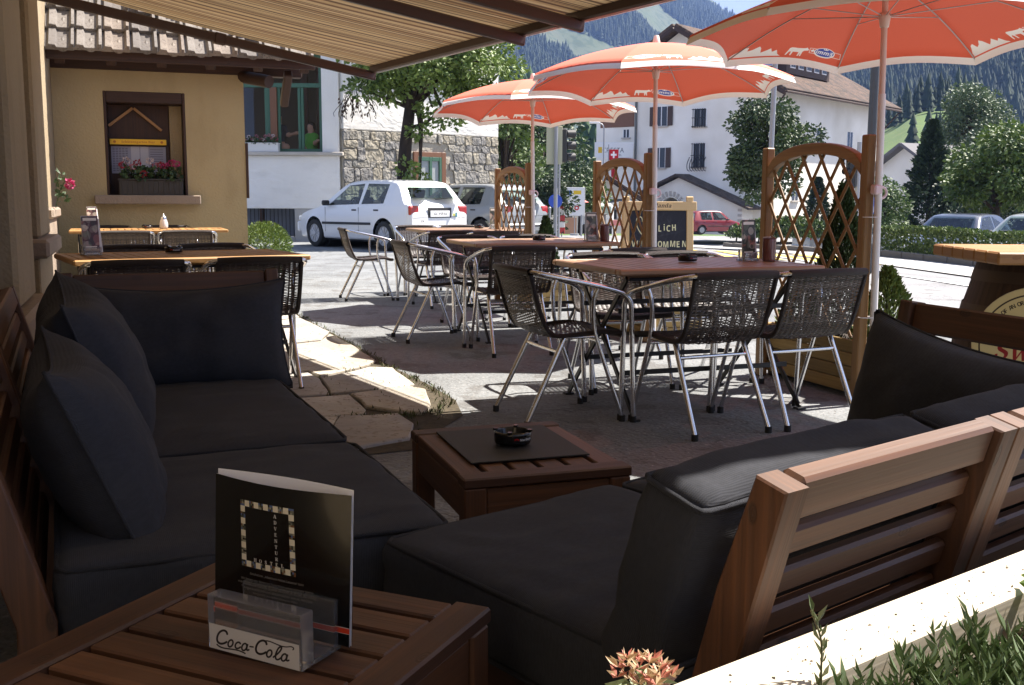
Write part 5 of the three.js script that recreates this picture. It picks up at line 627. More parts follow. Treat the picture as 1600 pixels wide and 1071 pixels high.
// ---------------------------------------------------------------- timber planter in the foreground
{
  const PA = 0.305, o = thing('timber_planter', 'pale squared timber planter edge catching full sun in the foreground', 'planter', null, [0.571, 0, -1.06], PA);
  mk('beam', cb(2.5, 0.10, 0.0966, 0.006, 2), M.pine, o, [0.88, 0.45, 0.0483]); mk('beam', cb(2.5, 0.10, 0.0966, 0.006, 5), M.pine, o, [0.88, 0.349, 0.0483]); for (const y of [0.05, 0.15, 0.25]) mk('beam', cb(2.5, 0.098, 0.0966, 0.006, y * 40), M.pine, o, [0.88, y, 0.0483]);
  for (const y of [0.05, 0.15, 0.25, 0.35, 0.45]) mk('end_beam', cb(0.0966, 0.098, 1.10, 0.006, y * 30), M.pine, o, [-0.32, y, 0.649]); mk('back_beam', cb(2.5, 0.5, 0.09, 0.006, 7), M.pine, o, [0.88, 0.25, 1.248]);
  const so = std(0xffffff, 1, { map: metric(dtex(256, 256, (u, v) => { const n = fb(u, v, 40, 40, 3, 801); return mix3(rgb(96, 80, 62), rgb(34, 28, 22), n * 1.2 - 0.1); }), 3, 3), bumpMap: metric(dtex(256, 256, (u, v) => fb(u, v, 40, 40, 3, 801), false), 3, 3), bumpScale: 0.02 });
  mk('soil', muv(sheet(60, 34, (u, v) => { const x = lerp(-0.27, 2.12, u), z = lerp(1.2, 0.097, v); return [x, 0.435 + (F2(x * 9, z * 9, 4, 803) - 0.5) * 0.05, z]; }), 0), so, o);
  // bark chips
  const r = rng(811), chips = []; for (let i = 0; i < 1500; i++) { const x = lerp(-0.2, 1.4, r()), z = lerp(0.1, 0.4, r()); chips.push([x, 0.436 + (F2(x * 9, z * 9, 4, 803) - 0.5) * 0.05 + 0.004, z, r() - .5, (r() - .3) * 0.5, r() - .5, 0.008 + r() * 0.016]); } const ch = mk('bark_chips', leafMesh(chips, green([0.09, 0.065, 0.045], [0.2, 0.16, 0.12]), r, 0.25), needleMat, o); ch.userData.kind = 'stuff';
  const cr = []; for (let i = 0; i < 260; i++) cr.push([lerp(-0.2, 1.3, r()), 0.5005, 0.006 + Math.pow(r(), 0.6) * 0.088, r() - .5, 0.05, r() - .5, 0.0012 + r() * r() * 0.006]); mk('soil_crumbs', leafMesh(cr, green([0.05, 0.035, 0.025], [0.14, 0.1, 0.07]), r, 0.45), needleMat, o).userData.kind = 'stuff';
  // plants
  const wp = (x, z, y = 0.43) => [0.571 + x * Math.cos(PA) + z * Math.sin(PA), y, -1.06 - x * Math.sin(PA) + z * Math.cos(PA)];
  const LG = 'low plants growing in the timber planter';
  function lavender(label, x, z, n, h, seed, spread = 0.06) { const p = thing('lavender_plant', label, 'plant', LG, wp(x, z)), q = rng(seed), L = [], st = []; for (let i = 0; i < n; i++) { const a = q() * 6.283, l = q(), tx = Math.cos(a) * spread * (0.3 + l), tz = Math.sin(a) * spread * (0.3 + l), H1 = h * (0.55 + 0.5 * q()); const bx = tx * 0.35, bz = tz * 0.35; st.push(rod([bx, 0, bz], [tx, H1, tz], 0.0014, 4, 0.0008)); const m = 13 + Math.floor(q() * 6); for (let k = 0; k < m; k++) { const t = 0.2 + 0.8 * k / m, an = k * 2.4 + q(); L.push([lerp(bx, tx, t), H1 * t, lerp(bz, tz, t), Math.cos(an) * 0.9, 0.55 + t * 0.9, Math.sin(an) * 0.9, 0.022 + q() * 0.017]); } } mk('foliage', leafMesh(L, green([0.055, 0.10, 0.028], [0.15, 0.21, 0.09]), q, 0.10), leafMat, p); mk('stem', mg(st), std(lin(0.10, 0.11, 0.05), 0.8), p); }
  lavender('narrow leaved green plant at the open end of the planter', 0.225, 0.165, 20, 0.075, 821, 0.07); lavender('narrow leaved green plant in the planter, between the first tuft and the middle', 0.34, 0.19, 26, 0.085, 822, 0.075); lavender('dense narrow leaved green plant in the middle of the planter', 0.44, 0.20, 26, 0.085, 823, 0.075); lavender('narrow leaved green plant beside the bare bark soil of the planter', 0.54, 0.235, 26, 0.08, 824, 0.075); lavender('narrow leaved green plant at the right picture edge of the planter', 0.64, 0.26, 24, 0.08, 825, 0.075); lavender('narrow leaved green plant at the lower picture edge of the planter', 0.42, 0.29, 24, 0.07, 826, 0.075);
  { const p = thing('lavender_shoot', 'single tall thin shoot rising over the pale timber edge', 'plant', null, wp(0.175, 0.115)), L = [], q = rng(831), ax = (t) => [-0.03 * t - 0.008 * Math.sin(t * 6), 0.155 * t, -0.02 * t]; for (let k = 0; k < 26; k++) { const t = k / 26, a = k * 2.2, s = ax(t); L.push([...s, Math.cos(a) * 0.5, 1, Math.sin(a) * 0.5, 0.016 + q() * 0.012]); } mk('foliage', leafMesh(L, green([0.08, 0.12, 0.04], [0.2, 0.22, 0.12]), q, 0.13), leafMat, p); mk('stem', tube([0, 0.25, 0.5, 0.75, 1].map(ax), 0.0014, 16, 5), std(lin(0.12, 0.12, 0.06), 0.8), p); }
  { const p = thing('strawberry_plant', 'plant with broad bright green leaves at the right picture edge of the planter', 'plant', null, wp(0.69, 0.175)), q = rng(841), L = []; for (let i = 0; i < 12; i++) { const a = q() * 6.28, d = 0.02 + q() * 0.05, y = 0.03 + q() * 0.07, cx = Math.cos(a) * d, cz = Math.sin(a) * d; for (let k = -1; k <= 1; k++) L.push([cx, y, cz, Math.cos(a + k * 0.9), 0.15 - q() * 0.3, Math.sin(a + k * 0.9), 0.032 + q() * 0.014]); } mk('foliage', leafMesh(L, green([0.08, 0.17, 0.02], [0.17, 0.28, 0.04]), q, 0.42), leafMat, p); const st = []; for (let i = 0; i < 10; i++) { const a = i * 0.63; st.push(rod([0, 0, 0], [Math.cos(a) * 0.035, 0.05, Math.sin(a) * 0.035], 0.0013, 4)); } mk('stem', mg(st), std(lin(0.08, 0.12, 0.04), 0.8), p); }
  { const p = thing('sedum_flower', 'reddish star flowered sedum head at the lower picture edge', 'flower', null, wp(-0.165, 0.13)), q = rng(851), L = [], F = []; const hd = [0, 0.175, 0]; mk('stem', tube([[0.01, 0, 0.0], [0.004, 0.09, 0.0], hd], 0.003, 10, 6), std(lin(0.25, 0.24, 0.10), 0.7), p);
    for (let i = 0; i < 20; i++) { const a = i * 2.4, rr = 0.006 + 0.0055 * Math.sqrt(i), c = [hd[0] + Math.cos(a) * rr, hd[1] + 0.012 - rr * 0.25 + q() * 0.006, hd[2] + Math.sin(a) * rr]; for (let k = 0; k < 6; k++) { const b = k * 1.047 + q(); F.push([...c, Math.cos(b), 0.7, Math.sin(b), 0.011 + q() * 0.006]); } }
    for (let i = 0; i < 16; i++) { const a = i * 2.4; L.push([Math.cos(a) * 0.004, hd[1] - 0.03 * q() - 0.004, Math.sin(a) * 0.004, Math.cos(a), -0.1 + q() * 0.6, Math.sin(a), 0.024 + q() * 0.012]); }
    mk('petals', leafMesh(F, (t, z) => z() < 0.5 ? [0.42, 0.13, 0.08] : [0.5, 0.36, 0.2], q, 0.18), leafMat, p); mk('foliage', leafMesh(L, (t, z) => z() < 0.4 ? [0.35, 0.2, 0.15] : [0.2, 0.26, 0.12], q, 0.3), leafMat, p); }
}
{ const o = thing('candle_jar', 'small dark jar standing on the barrel top', 'jar', null, [3.14, 0.9035, -2.80]); mk('jar', new THREE.LatheGeometry([[0.001, 0], [0.03, 0], [0.033, 0.01], [0.033, 0.06], [0.029, 0.06], [0.028, 0.008], [0.001, 0.008]].map(p => new THREE.Vector2(...p)), 20), std(lin(0.04, 0.02, 0.015), 0.25), o); mk('wax', new THREE.CylinderGeometry(0.028, 0.028, 0.02, 16), white, o, [0, 0.019, 0]); }

// ================================================================ ACROSS THE FORECOURT AND THE STREET
const inS = (name, label, cat, group, r, a, y = 0, turn = 0) => thing(name, label, cat, group, S(r, a, y), -TH + turn);
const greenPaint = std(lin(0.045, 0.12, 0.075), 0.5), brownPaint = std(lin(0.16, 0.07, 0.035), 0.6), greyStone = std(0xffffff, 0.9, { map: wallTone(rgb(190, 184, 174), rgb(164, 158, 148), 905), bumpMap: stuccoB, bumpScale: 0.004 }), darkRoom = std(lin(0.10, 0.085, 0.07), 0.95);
{ // rendered house with a glazed bay
  const o = inS('bay_house', 'white rendered house with a green framed bay window behind the white car', 'building', null, -4.13, 25.5);   // local x right, -z ahead
  const B = (n, x0, x1, y0, y1, z0, z1, m, p = o, c = 0.01) => slabBox(n, x0, x1, y0, y1, z0, z1, m, p, c);
  B('pillar', -0.40, 0, 2.1, 6.6, -0.42, 0, M.smoothWhite); B('parapet_wall', -6, 0, 0.78, 2.03, -0.30, -0.002, M.render); B('sill', -6, 0.1, 2.03, 2.12, -0.45, 0.10, greyStone, o, 0.015); B('upper_wall', -6, -0.405, 4.42, 6.6, -0.4, -0.004, M.smoothWhite); B('pillar', -6, -2.9, 2.122, 4.418, -0.42, -0.003, M.smoothWhite);
  B('base_wall', -1.1, 0, -0.1, 0.778, -0.42, -0.012, M.concrete); B('base_wall', -6, -1.105, -0.1, 0.1, -0.42, -0.012, M.concrete); B('cellar_wall', -6, -1.105, 0.1, 0.778, -0.62, -0.5, std(lin(0.20, 0.22, 0.26), 0.9));
  for (let i = 0; i < 22; i++) mk('bar', rod([-3.1 + i * 0.094, 0.1, -0.03], [-3.1 + i * 0.094, 0.78, -0.03], 0.009, 6), blackMetal, o); B('cellar_post', -1.95, -1.87, 0.1, 0.778, -0.25, -0.05, M.darkWood);
  const w = new THREE.Group(); w.name = 'bay_window'; o.add(w); const F = (x0, x1, y0, y1, m = greenPaint, d = 0.07) => B('frame', x0, x1, y0, y1, -0.30, -0.30 + d, m, w, 0.005);
  F(-2.9, -0.405, 4.30, 4.415); F(-2.9, -0.405, 3.64, 3.74, greenPaint, 0.09); F(-2.9, -0.405, 2.125, 2.2); F(-0.50, -0.406, 2.2, 3.638); F(-0.50, -0.406, 3.742, 4.298); F(-1.01, -0.945, 2.2, 3.638); F(-0.935, -0.87, 2.2, 3.638); F(-1.66, -1.50, 2.2, 3.636, brownPaint, 0.14); F(-1.495, -1.43, 2.2, 3.638); F(-1.80, -1.665, 2.2, 3.638); F(-2.89, -2.8, 2.2, 3.638);
  for (const [x0, x1, y0, y1] of [[-1.43, -1.01, 2.2, 3.64], [-0.87, -0.5, 2.2, 3.64], [-2.8, -1.8, 2.2, 3.64], [-2.89, -0.5, 3.74, 4.3]]) mk('pane', new THREE.PlaneGeometry(x1 - x0, y1 - y0), glass, w, [(x0 + x1) / 2, (y0 + y1) / 2, -0.27]);
  // room behind the panes
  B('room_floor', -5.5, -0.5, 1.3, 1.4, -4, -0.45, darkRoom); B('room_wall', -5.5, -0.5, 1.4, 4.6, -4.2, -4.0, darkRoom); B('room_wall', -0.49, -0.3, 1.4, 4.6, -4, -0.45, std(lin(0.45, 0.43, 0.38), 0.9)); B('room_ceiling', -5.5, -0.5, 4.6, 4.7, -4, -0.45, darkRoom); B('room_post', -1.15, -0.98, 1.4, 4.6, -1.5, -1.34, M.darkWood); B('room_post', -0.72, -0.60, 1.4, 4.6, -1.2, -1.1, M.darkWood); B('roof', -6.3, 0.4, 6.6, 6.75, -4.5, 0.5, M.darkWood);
}
// two people behind the panes
function sdf(bones, scale, res = 44) { const mc = new MarchingCubes(res, undefined, false, false, 60000); const n = mc.size; for (let k = 0; k < n; k++) for (let j = 0; j < n; j++) for (let i = 0; i < n; i++) { const p = [(i - n / 2) / (n / 2) * scale, (j - n / 2) / (n / 2) * scale, (k - n / 2) / (n / 2) * scale]; let s = 0; for (const [a, b, ra, rb] of bones) { const d = [b[0] - a[0], b[1] - a[1], b[2] - a[2]], L = d[0] ** 2 + d[1] ** 2 + d[2] ** 2 || 1e-9, t = clamp(((p[0] - a[0]) * d[0] + (p[1] - a[1]) * d[1] + (p[2] - a[2]) * d[2]) / L); s += Math.exp(-40 * (Math.hypot(p[0] - a[0] - d[0] * t, p[1] - a[1] - d[1] * t, p[2] - a[2] - d[2] * t) - lerp(ra, rb, t))); } mc.field[i + j * n + k * n * n] = Math.log(s + 1e-30) / 40; }
  mc.isolation = 0; mc.update(); const g = new THREE.BufferGeometry(), c = mc.count ?? mc.geometry.drawRange.count; g.setAttribute('position', new THREE.BufferAttribute(mc.positionArray.slice(0, c * 3), 3)); g.scale(scale, scale, scale); const m = mergeVertices(g, 0.0005); m.computeVertexNormals(); return m; }
function person(label, pos, ry, shirt) {
  const o = thing('person', label, 'person', 'people behind the bay window', pos, ry), torso = [[[0, -0.32, 0], [0, -0.05, 0.02], 0.13, 0.14], [[0, -0.02, 0.0], [0, 0.13, 0], 0.14, 0.10], [[-0.13, 0.12, 0], [0.13, 0.12, 0], 0.055, 0.055]], arms = [[[0.15, 0.11, 0], [0.22, -0.06, 0.10], 0.045, 0.038], [[0.22, -0.06, 0.10], [0.40, -0.01, 0.20], 0.036, 0.028], [[0.40, -0.01, 0.20], [0.47, 0.0, 0.22], 0.03, 0.02], [[-0.15, 0.11, 0], [-0.2, -0.14, 0.05], 0.045, 0.038], [[-0.2, -0.14, 0.05], [-0.05, -0.22, 0.2], 0.036, 0.028]], head = [[[0, 0.16, 0], [0, 0.24, 0.01], 0.045, 0.045], [[0, 0.31, 0.02], [0, 0.36, 0.01], 0.075, 0.088], [[0, 0.315, 0.10], [0, 0.33, 0.105], 0.012, 0.01]], hips = [[[-0.08, -0.34, 0], [-0.09, -0.36, 0.32], 0.09, 0.075], [[0.08, -0.34, 0], [0.09, -0.36, 0.32], 0.09, 0.075], [[0.09, -0.36, 0.32], [0.09, -0.5, 0.33], 0.06, 0.05], [[-0.09, -0.36, 0.32], [-0.09, -0.5, 0.33], 0.06, 0.05]];
  mk('body', sdf([...torso, ...arms, ...head, ...hips], 0.58), std(lin(0.45, 0.26, 0.18), 0.7), o); mk('shirt', sdf([...torso, arms[0], arms[3]].map(b => [b[0], b[1], b[2] + 0.008, b[3] + 0.008]), 0.58), shirt, o); mk('hair', sdf([[[0, 0.345, -0.015], [0, 0.385, 0.0], 0.085, 0.088], [[0, 0.30, -0.05], [0, 0.36, -0.04], 0.06, 0.07]], 0.58), std(lin(0.02, 0.014, 0.01), 0.7), o);
}
const pw_ = (x, z, y) => { const p = S(-4.13 + x, 25.5 - z); return [p[0], y, p[2]]; };
person('person in a dark top reaching out an arm behind the bay window', pw_(-1.62, -0.85, 2.62), -TH + 0.5, std(lin(0.03, 0.03, 0.05), 0.9)); person('person in a green top behind the right pane of the bay window', pw_(-0.84, -1.0, 2.42), -TH - 0.6, std(lin(0.08, 0.30, 0.04), 0.9));
flowerBox('flower_box', 'white flower box with pink and white blossoms on the bay window sill', 0.95, 0.18, 0.2, std(lin(0.62, 0.62, 0.6), 0.6), S(-6.05, 25.55, 2.122), -TH, [pink, pale, [0.75, 0.72, 0.7], [0.6, 0.12, 0.2]], 16, 75, false);
{ // stone wall of the older wing
  const o = inS('stone_wing', 'old house wing with rubble stone wall below rough white render', 'building', null, -4.06, 25.56, 0, 0.75), L = 5.0, HS = 2.66, r = rng(921), mort = std(0xffffff, 0.95, { map: wallTone(rgb(182, 176, 162), rgb(154, 148, 135), 911), bumpMap: swirlB, bumpScale: 0.03 });
  slabBox('masonry', 0, L, -0.3, HS, -0.5, 0, mort, o, 0.01); slabBox('rendered_wall', 0, L, HS + 0.001, 6.4, -0.5, 0.03, M.render, o, 0.02); slabBox('side_wall', L - 0.3, L - 0.002, -0.3, 6.4, -6, -0.501, M.render, o, 0.01); slabBox('roof', -0.5, L + 0.7, 6.4, 6.6, -6, 0.7, M.darkWood, o);
  const stn = (a, b, s) => std(0xffffff, 0.92, { map: metric(dtex(256, 256, (u, v) => { const n = fb(u, v, 5, 5, 5, s), f = fb(u, v, 30, 30, 3, s + 2); return mix3(mix3(a, b, clamp(n * 1.5 - 0.25)), rgb(84, 78, 66), smooth(0.58, 0.8, f) * 0.4); }), 1.3, 1.3), bumpMap: metric(dtex(256, 256, (u, v) => fb(u, v, 7, 7, 5, s), false), 1.3, 1.3), bumpScale: 0.06 });
  const sm = [stn(rgb(166, 162, 152), rgb(120, 116, 107), 931), stn(rgb(152, 150, 146), rgb(106, 104, 101), 941), stn(rgb(176, 169, 153), rgb(134, 127, 112), 951)];
  let y = -0.1; while (y < HS - 0.12) { let h = Math.min(0.15 + r() * 0.19, HS - 0.015 - y); if (HS - y - h < 0.16) h = HS - 0.015 - y; let x = 0.01; while (x < L - 0.05) { let w = 0.16 + r() * r() * 0.5; if (L - x - w < 0.2) w = L - x - 0.01; const inWin = x + w > 2.05 && x < 3.2 && y < 2.22 && y + h > 0.5; const two = !inWin && h > 0.34 && w < 0.42 && r() < 0.5; const cells = two ? [[0, h * 0.48], [h * 0.5, h * 0.5]] : [[0, h]];
    if (!inWin) for (const [yo, hh] of cells) { const pts = [], q = 0.012 + r() * 0.008, m = 3, j = () => (r() - 0.5) * 0.085; const cs = [[x + q, y + yo + q], [x + w - q, y + yo + q], [x + w - q, y + yo + hh - q], [x + q, y + yo + hh - q]].map(p => [p[0] + j() * 0.5, p[1] + j() * 0.6]); cs.forEach((a, i) => { const b = cs[(i + 1) % 4]; for (let t = 0; t < m; t++) pts.push([lerp(a[0], b[0], (t + 0.25) / m) + j() * 0.35, lerp(a[1], b[1], (t + 0.25) / m) + j() * 0.35]); }); mk('stone', muv(poly(pts, 0.012 + r() * 0.03, 0.014), 0, r() * 9), sm[Math.floor(r() * 3)], o, [0, 0, 0.003]); } x += w; } y += h; }
  const w = new THREE.Group(); w.name = 'window'; o.add(w); for (const [x0, x1, y0, y1, m] of [[2.1, 2.24, 0.6, 2.2, brownPaint], [3.0, 3.14, 0.6, 2.2, brownPaint], [2.241, 2.999, 2.08, 2.2, brownPaint], [2.241, 2.32, 0.6, 2.079, greenPaint], [2.6, 2.68, 0.6, 2.079, greenPaint], [2.92, 2.999, 0.6, 2.079, greenPaint], [2.321, 2.599, 1.98, 2.079, greenPaint], [2.681, 2.919, 1.98, 2.079, greenPaint]]) slabBox('frame', x0, x1, y0, y1, 0.004, 0.06, m, w, 0.005);
  slabBox('pane', 2.321, 2.599, 0.6, 1.979, 0.006, 0.02, std(lin(0.35, 0.37, 0.36), 0.1), w, 0.001); slabBox('pane', 2.681, 2.919, 0.6, 1.979, 0.006, 0.02, std(lin(0.35, 0.37, 0.36), 0.1), w, 0.001);
}
// ---------------------------------------------------------------- trees and shrubs
function tree(name, label, group, pos, trunk, limbs, clumps, n, size, a, b, seed, mat = leafMat, wide = 0.34) {
  const o = thing(name, label, 'tree', group, pos), r = rng(seed), tb = []; const taper = (pts, r0, r1) => { const c = new THREE.CatmullRomCurve3(pts.map(v3)), g = new THREE.TubeGeometry(c, 14, 1, 9), p = g.attributes.position, m = 10; for (let i = 0; i <= 14; i++) { const q = c.getPointAt(i / 14), k = lerp(r0, r1, i / 14); for (let j = 0; j < m; j++) { const id = i * m + j; p.setXYZ(id, q.x + (p.getX(id) - q.x) * k, q.y + (p.getY(id) - q.y) * k, q.z + (p.getZ(id) - q.z) * k); } } g.computeVertexNormals(); return g; };
  mk('trunk', taper(...trunk), M.bark, o); for (const l of limbs) tb.push(taper(...l)); const top = trunk[0].at(-1); for (const c of clumps) if (r() < 0.6) tb.push(taper([[top[0] * 0.6, lerp(trunk[0][0][1], top[1], 0.75), top[2] * 0.6], [lerp(top[0], c[0], 0.5), lerp(top[1], c[1], 0.4), lerp(top[2], c[2], 0.5)], [c[0], c[1], c[2]]], trunk[2] * 0.8, 0.015));
  if (tb.length) mk('limbs', mg(tb), M.bark, o); mk('crown', leafMesh(crownLeaves(clumps, n, size, r), green(a, b), r, wide), mat, o); return o;
}
function clumpsIn(n, c, R, cr, seed, flat = 0.7) { const r = rng(seed), l = []; for (let i = 0; i < n; i++) { const b = ball(r), k = Math.hypot(...b) || 1, q = Math.pow(r(), 0.25) / k, s = cr * (0.6 + r() * 0.7); l.push([c[0] + b[0] * q * R[0], c[1] + b[1] * q * R[1], c[2] + b[2] * q * R[2], s, s * flat, s]); } return l; }
const mapleA = [0.055, 0.105, 0.018], mapleB = [0.21, 0.30, 0.05];
tree('maple_tree', 'maple tree standing in front of the stone wall, behind the white car', null, S(-2.42, 23.4), [[[0, 0, 0], [0.02, 1.0, 0], [0.06, 2.0, 0], [0.20, 3.1, 0], [0.3, 3.9, 0]], 0.19, 0.10], [[[[0.1, 2.55, 0], [0.45, 2.65, 0.2], [0.85, 3.0, 0.3]], 0.05, 0.02], [[[0.15, 3.0, 0], [-0.5, 3.2, 0.2], [-1.1, 3.4, 0.3]], 0.05, 0.015]],
  [...clumpsIn(44, [0.65, 4.05, 0.4], [1.9, 0.75, 1.2], 0.5, 951), [0.3, 2.5, 0.3, 0.3, 0.18, 0.25], [0.9, 2.75, 0.3, 0.45, 0.22, 0.3], [0.6, 3.0, 0.3, 0.4, 0.25, 0.3], [-0.9, 3.35, 0.4, 0.45, 0.25, 0.4], [-0.3, 3.25, 0.3, 0.4, 0.25, 0.4], [0.05, 1.65, 0.25, 0.25, 0.28, 0.22], [0.35, 1.5, 0.25, 0.2, 0.16, 0.2], [2.2, 3.9, 0.5, 0.5, 0.3, 0.4], [1.8, 3.3, 0.4, 0.5, 0.25, 0.4]], 15500, 0.11, mapleA, mapleB, 961);
{ const o = thing('dead_twigs', 'bare dry hanging twigs with withered leaves in front of the white render', 'branch', null, S(-3.4, 23.2, 3.35)), r = rng(963), t = [], L = []; for (let i = 0; i < 16; i++) { const x = (r() - .5) * 0.5, l = 0.3 + r() * 0.35, b = [x * 1.8 + (r() - .5) * 0.3, -l, (r() - .5) * 0.3]; t.push(tube([[x * 0.4, 0, 0], [x, -l * 0.3, 0.05], [b[0], b[1], b[2]], [b[0] + (r() - .5) * 0.1, b[1] - 0.1, b[2]]], 0.006, 10, 4)); for (let k = 0; k < 9; k++) L.push([lerp(x, b[0], r()), lerp(-l * 0.3, b[1], r()), b[2] * r(), r() - .5, -1, r() - .5, 0.05 + r() * 0.04]); } mk('twigs', mg(t), M.bark, o); mk('withered_leaves', leafMesh(L, green([0.06, 0.035, 0.02], [0.12, 0.07, 0.04]), r, 0.3), needleMat, o); }
{ const o = thing('box_shrub', 'round clipped light green shrub beside the annex corner', 'shrub', null, S(-3.28, 14.0)), r = rng(965), L = []; for (let i = 0; i < 5200; i++) { const b = ball(r), k = Math.hypot(...b), q = Math.pow(r(), 0.2) / k; L.push([b[0] * q * 0.36, 0.38 + b[1] * q * 0.36, b[2] * q * 0.36, b[0] + (r() - .5), b[1] + (r() - .2), b[2] + (r() - .5), 0.022 + r() * 0.02]); } mk('foliage', leafMesh(L, green([0.07, 0.13, 0.02], [0.16, 0.23, 0.04]), r, 0.35), leafMat, o); mk('stem', rod([0, 0, 0], [0, 0.4, 0], 0.03, 7), M.bark, o); }
const G1 = 'leafy trees along the street', lgA = [0.03, 0.07, 0.014], lgB = [0.12, 0.19, 0.035], dA = [0.015, 0.035, 0.01], dB = [0.05, 0.085, 0.022];
tree('street_tree', 'small leafy tree in front of the white house facade', null, S(7.75, 32, G(7.75, 32)), [[[0, 0, 0], [0.05, 1.0, 0], [0, 2.0, 0], [0.05, 3.2, 0]], 0.09, 0.04], [], clumpsIn(38, [-0.05, 3.1, 0], [1.15, 1.45, 1.1], 0.42, 971, 0.85), 11000, 0.12, dA, [0.07, 0.12, 0.03], 972);
tree('street_tree', 'leafy tree with light green leaves behind the far parasol pole', null, S(-0.35, 37, -0.5), [[[0, 0, 0], [0, 1.5, 0], [0.1, 3, 0]], 0.15, 0.08], [], clumpsIn(26, [0, 3.2, 0], [1.2, 1.6, 1.2], 0.6, 973, 0.8), 7000, 0.16, lgA, lgB, 974);
tree('street_tree', 'tall dark leafy tree left of the traffic light', null, S(1.6, 52, -0.8), [[[0, 0, 0], [0, 2.5, 0], [0, 5, 0]], 0.2, 0.08], [], clumpsIn(40, [-0.4, 3.9, 0], [2.2, 2.9, 2], 0.9, 975, 0.8), 9000, 0.22, dA, [0.07, 0.13, 0.03], 976);
tree('street_tree', 'round green tree right of the traffic light post', null, S(3.55, 56, -0.9), [[[0, 0, 0], [0, 1.2, 0], [0, 2, 0]], 0.12, 0.06], [], clumpsIn(20, [0, 2.5, 0], [1.3, 1.0, 1.2], 0.6, 977, 0.8), 5000, 0.17, lgA, lgB, 978);
tree('street_tree', 'dark low tree under the light tree beside the stone wing', null, S(0.5, 42, -0.5), [[[0, 0, 0], [0, 1, 0], [0, 1.8, 0]], 0.1, 0.06], [], clumpsIn(20, [0.2, 1.3, 0], [1.4, 1.2, 1], 0.6, 979, 0.8), 5000, 0.16, dA, dB, 980);
tree('maple_tree', 'broad maple with sunlit leaves at the right picture edge', null, S(15.0, 33, -0.8), [[[0, 0, 0], [0, 1.2, 0], [0, 2.4, 0]], 0.16, 0.1], [[[[0, 1.6, 0], [0.6, 2.0, 0], [1.2, 2.6, 0]], 0.06, 0.03], [[[0, 1.5, 0], [-0.6, 1.9, 0], [-1.2, 2.4, 0]], 0.06, 0.03]], [...clumpsIn(26, [0.5, 3.0, 0], [2.0, 1.4, 1.6], 0.62, 981, 0.7), ...clumpsIn(10, [-1.2, 2.5, 0], [0.7, 0.6, 0.8], 0.45, 982, 0.7)], 13000, 0.15, [0.03, 0.07, 0.012], [0.14, 0.21, 0.03], 983);
tree('birch_tree', 'tall hazy birch behind the maple', null, S(25.6, 60, -1.3), [[[0, 0, 0], [0.1, 4, 0], [0, 8, 0]], 0.2, 0.05], [], clumpsIn(34, [0, 5.6, 0], [1.9, 3.2, 1.8], 0.8, 985, 1.1), 11000, 0.17, [0.05, 0.09, 0.035], [0.12, 0.17, 0.07], 986);
tree('street_tree', 'dark broad tree behind the parked cars at the right picture edge', null, S(20.6, 46, -1.1), [[[0, 0, 0], [0, 1.8, 0], [0, 3, 0]], 0.2, 0.1], [], clumpsIn(34, [0, 2.6, 0], [3.4, 2.2, 2], 0.9, 987, 0.8), 9000, 0.2, dA, dB, 988);
tree('street_tree', 'light green shrub like tree below the grey roof', null, S(14.6, 42, -1.0), [[[0, 0, 0], [0, 1.2, 0], [0, 2, 0]], 0.1, 0.05], [], clumpsIn(22, [0, 1.5, 0], [0.9, 1.4, 0.9], 0.5, 989, 0.9), 6000, 0.13, lgA, lgB, 990);
function spruce(label, pos, h, rad, n, seed) { const o = thing('conifer_tree', label, 'tree', null, pos), r = rng(seed), L = []; for (let i = 0; i < n; i++) { const t = Math.pow(r(), 0.7), an = r() * 6.283, lay = 0.82 + 0.2 * Math.sin(t * 60 + Math.sin(an * 3) * 2), q = rad * Math.pow(1 - t, 0.75) * lay * (0.45 + 0.6 * Math.sqrt(r())) * (1 + 0.16 * Math.sin(an * 5 + t * 14)); L.push([Math.cos(an) * q, h * (0.04 + 0.96 * t), Math.sin(an) * q, Math.cos(an), 0.25 + r() * 0.5, Math.sin(an), 0.11 + r() * 0.12, r()]); } mk('crown', leafMesh(L, green([0.012, 0.028, 0.014], [0.045, 0.075, 0.03]), r, 0.28), needleMat, o); mk('trunk', rod([0, 0, 0], [0, h * 0.9, 0], 0.13, 8, 0.02), M.bark, o); }
spruce('dark conical conifer behind the hedge', S(17.6, 45, -1.1), 5.4, 1.45, 11000, 991); spruce('small dark conifer at the foot of the grey roofed house', S(17.2, 60, -1.2), 3.4, 1.0, 4000, 992);
{ // hedge in front of the parked cars
  const o = tag(new THREE.Group(), 'low leafy hedge along the far side of the road', 'hedge'); o.name = 'hedge'; scene.add(o); const r = rng(995), L = []; for (let i = 0; i < 17000; i++) { const a = lerp(11, 26.5, Math.pow(r(), 0.8)), w = r(), side = r(), q = 10.4 + (side < 0.45 ? 0.02 + r() * 0.1 : r() * 0.9), rr = q - 0.12 * (a - 15), top = 0.62 + 0.1 * F2(a * 1.3, q * 2, 2, 996), y = side < 0.45 ? r() * top : top * (0.86 + r() * 0.16), p = S(rr, a); L.push([p[0], G(rr - 0.3, a) + y, p[2], (r() - .5) - 0.5 * COS, 0.3 + r() * 0.8, r() - .5, 0.05 + r() * 0.05, r()]); }
  mk('foliage', leafMesh(L, green([0.03, 0.065, 0.015], [0.13, 0.19, 0.035]), r, 0.4), leafMat, o); const br = []; for (let i = 0; i < 46; i++) { const a = 11 + i * 0.34, rr = 10.85 - 0.12 * (a - 15), p = S(rr, a), y = G(rr - 0.4, a); br.push(rod([p[0], y - 0.2, p[2]], [p[0] + (r() - .5) * 0.3, y + 0.55, p[2] + (r() - .5) * 0.3], 0.02, 5, 0.006)); } mk('branches', mg(br), M.bark, o); }
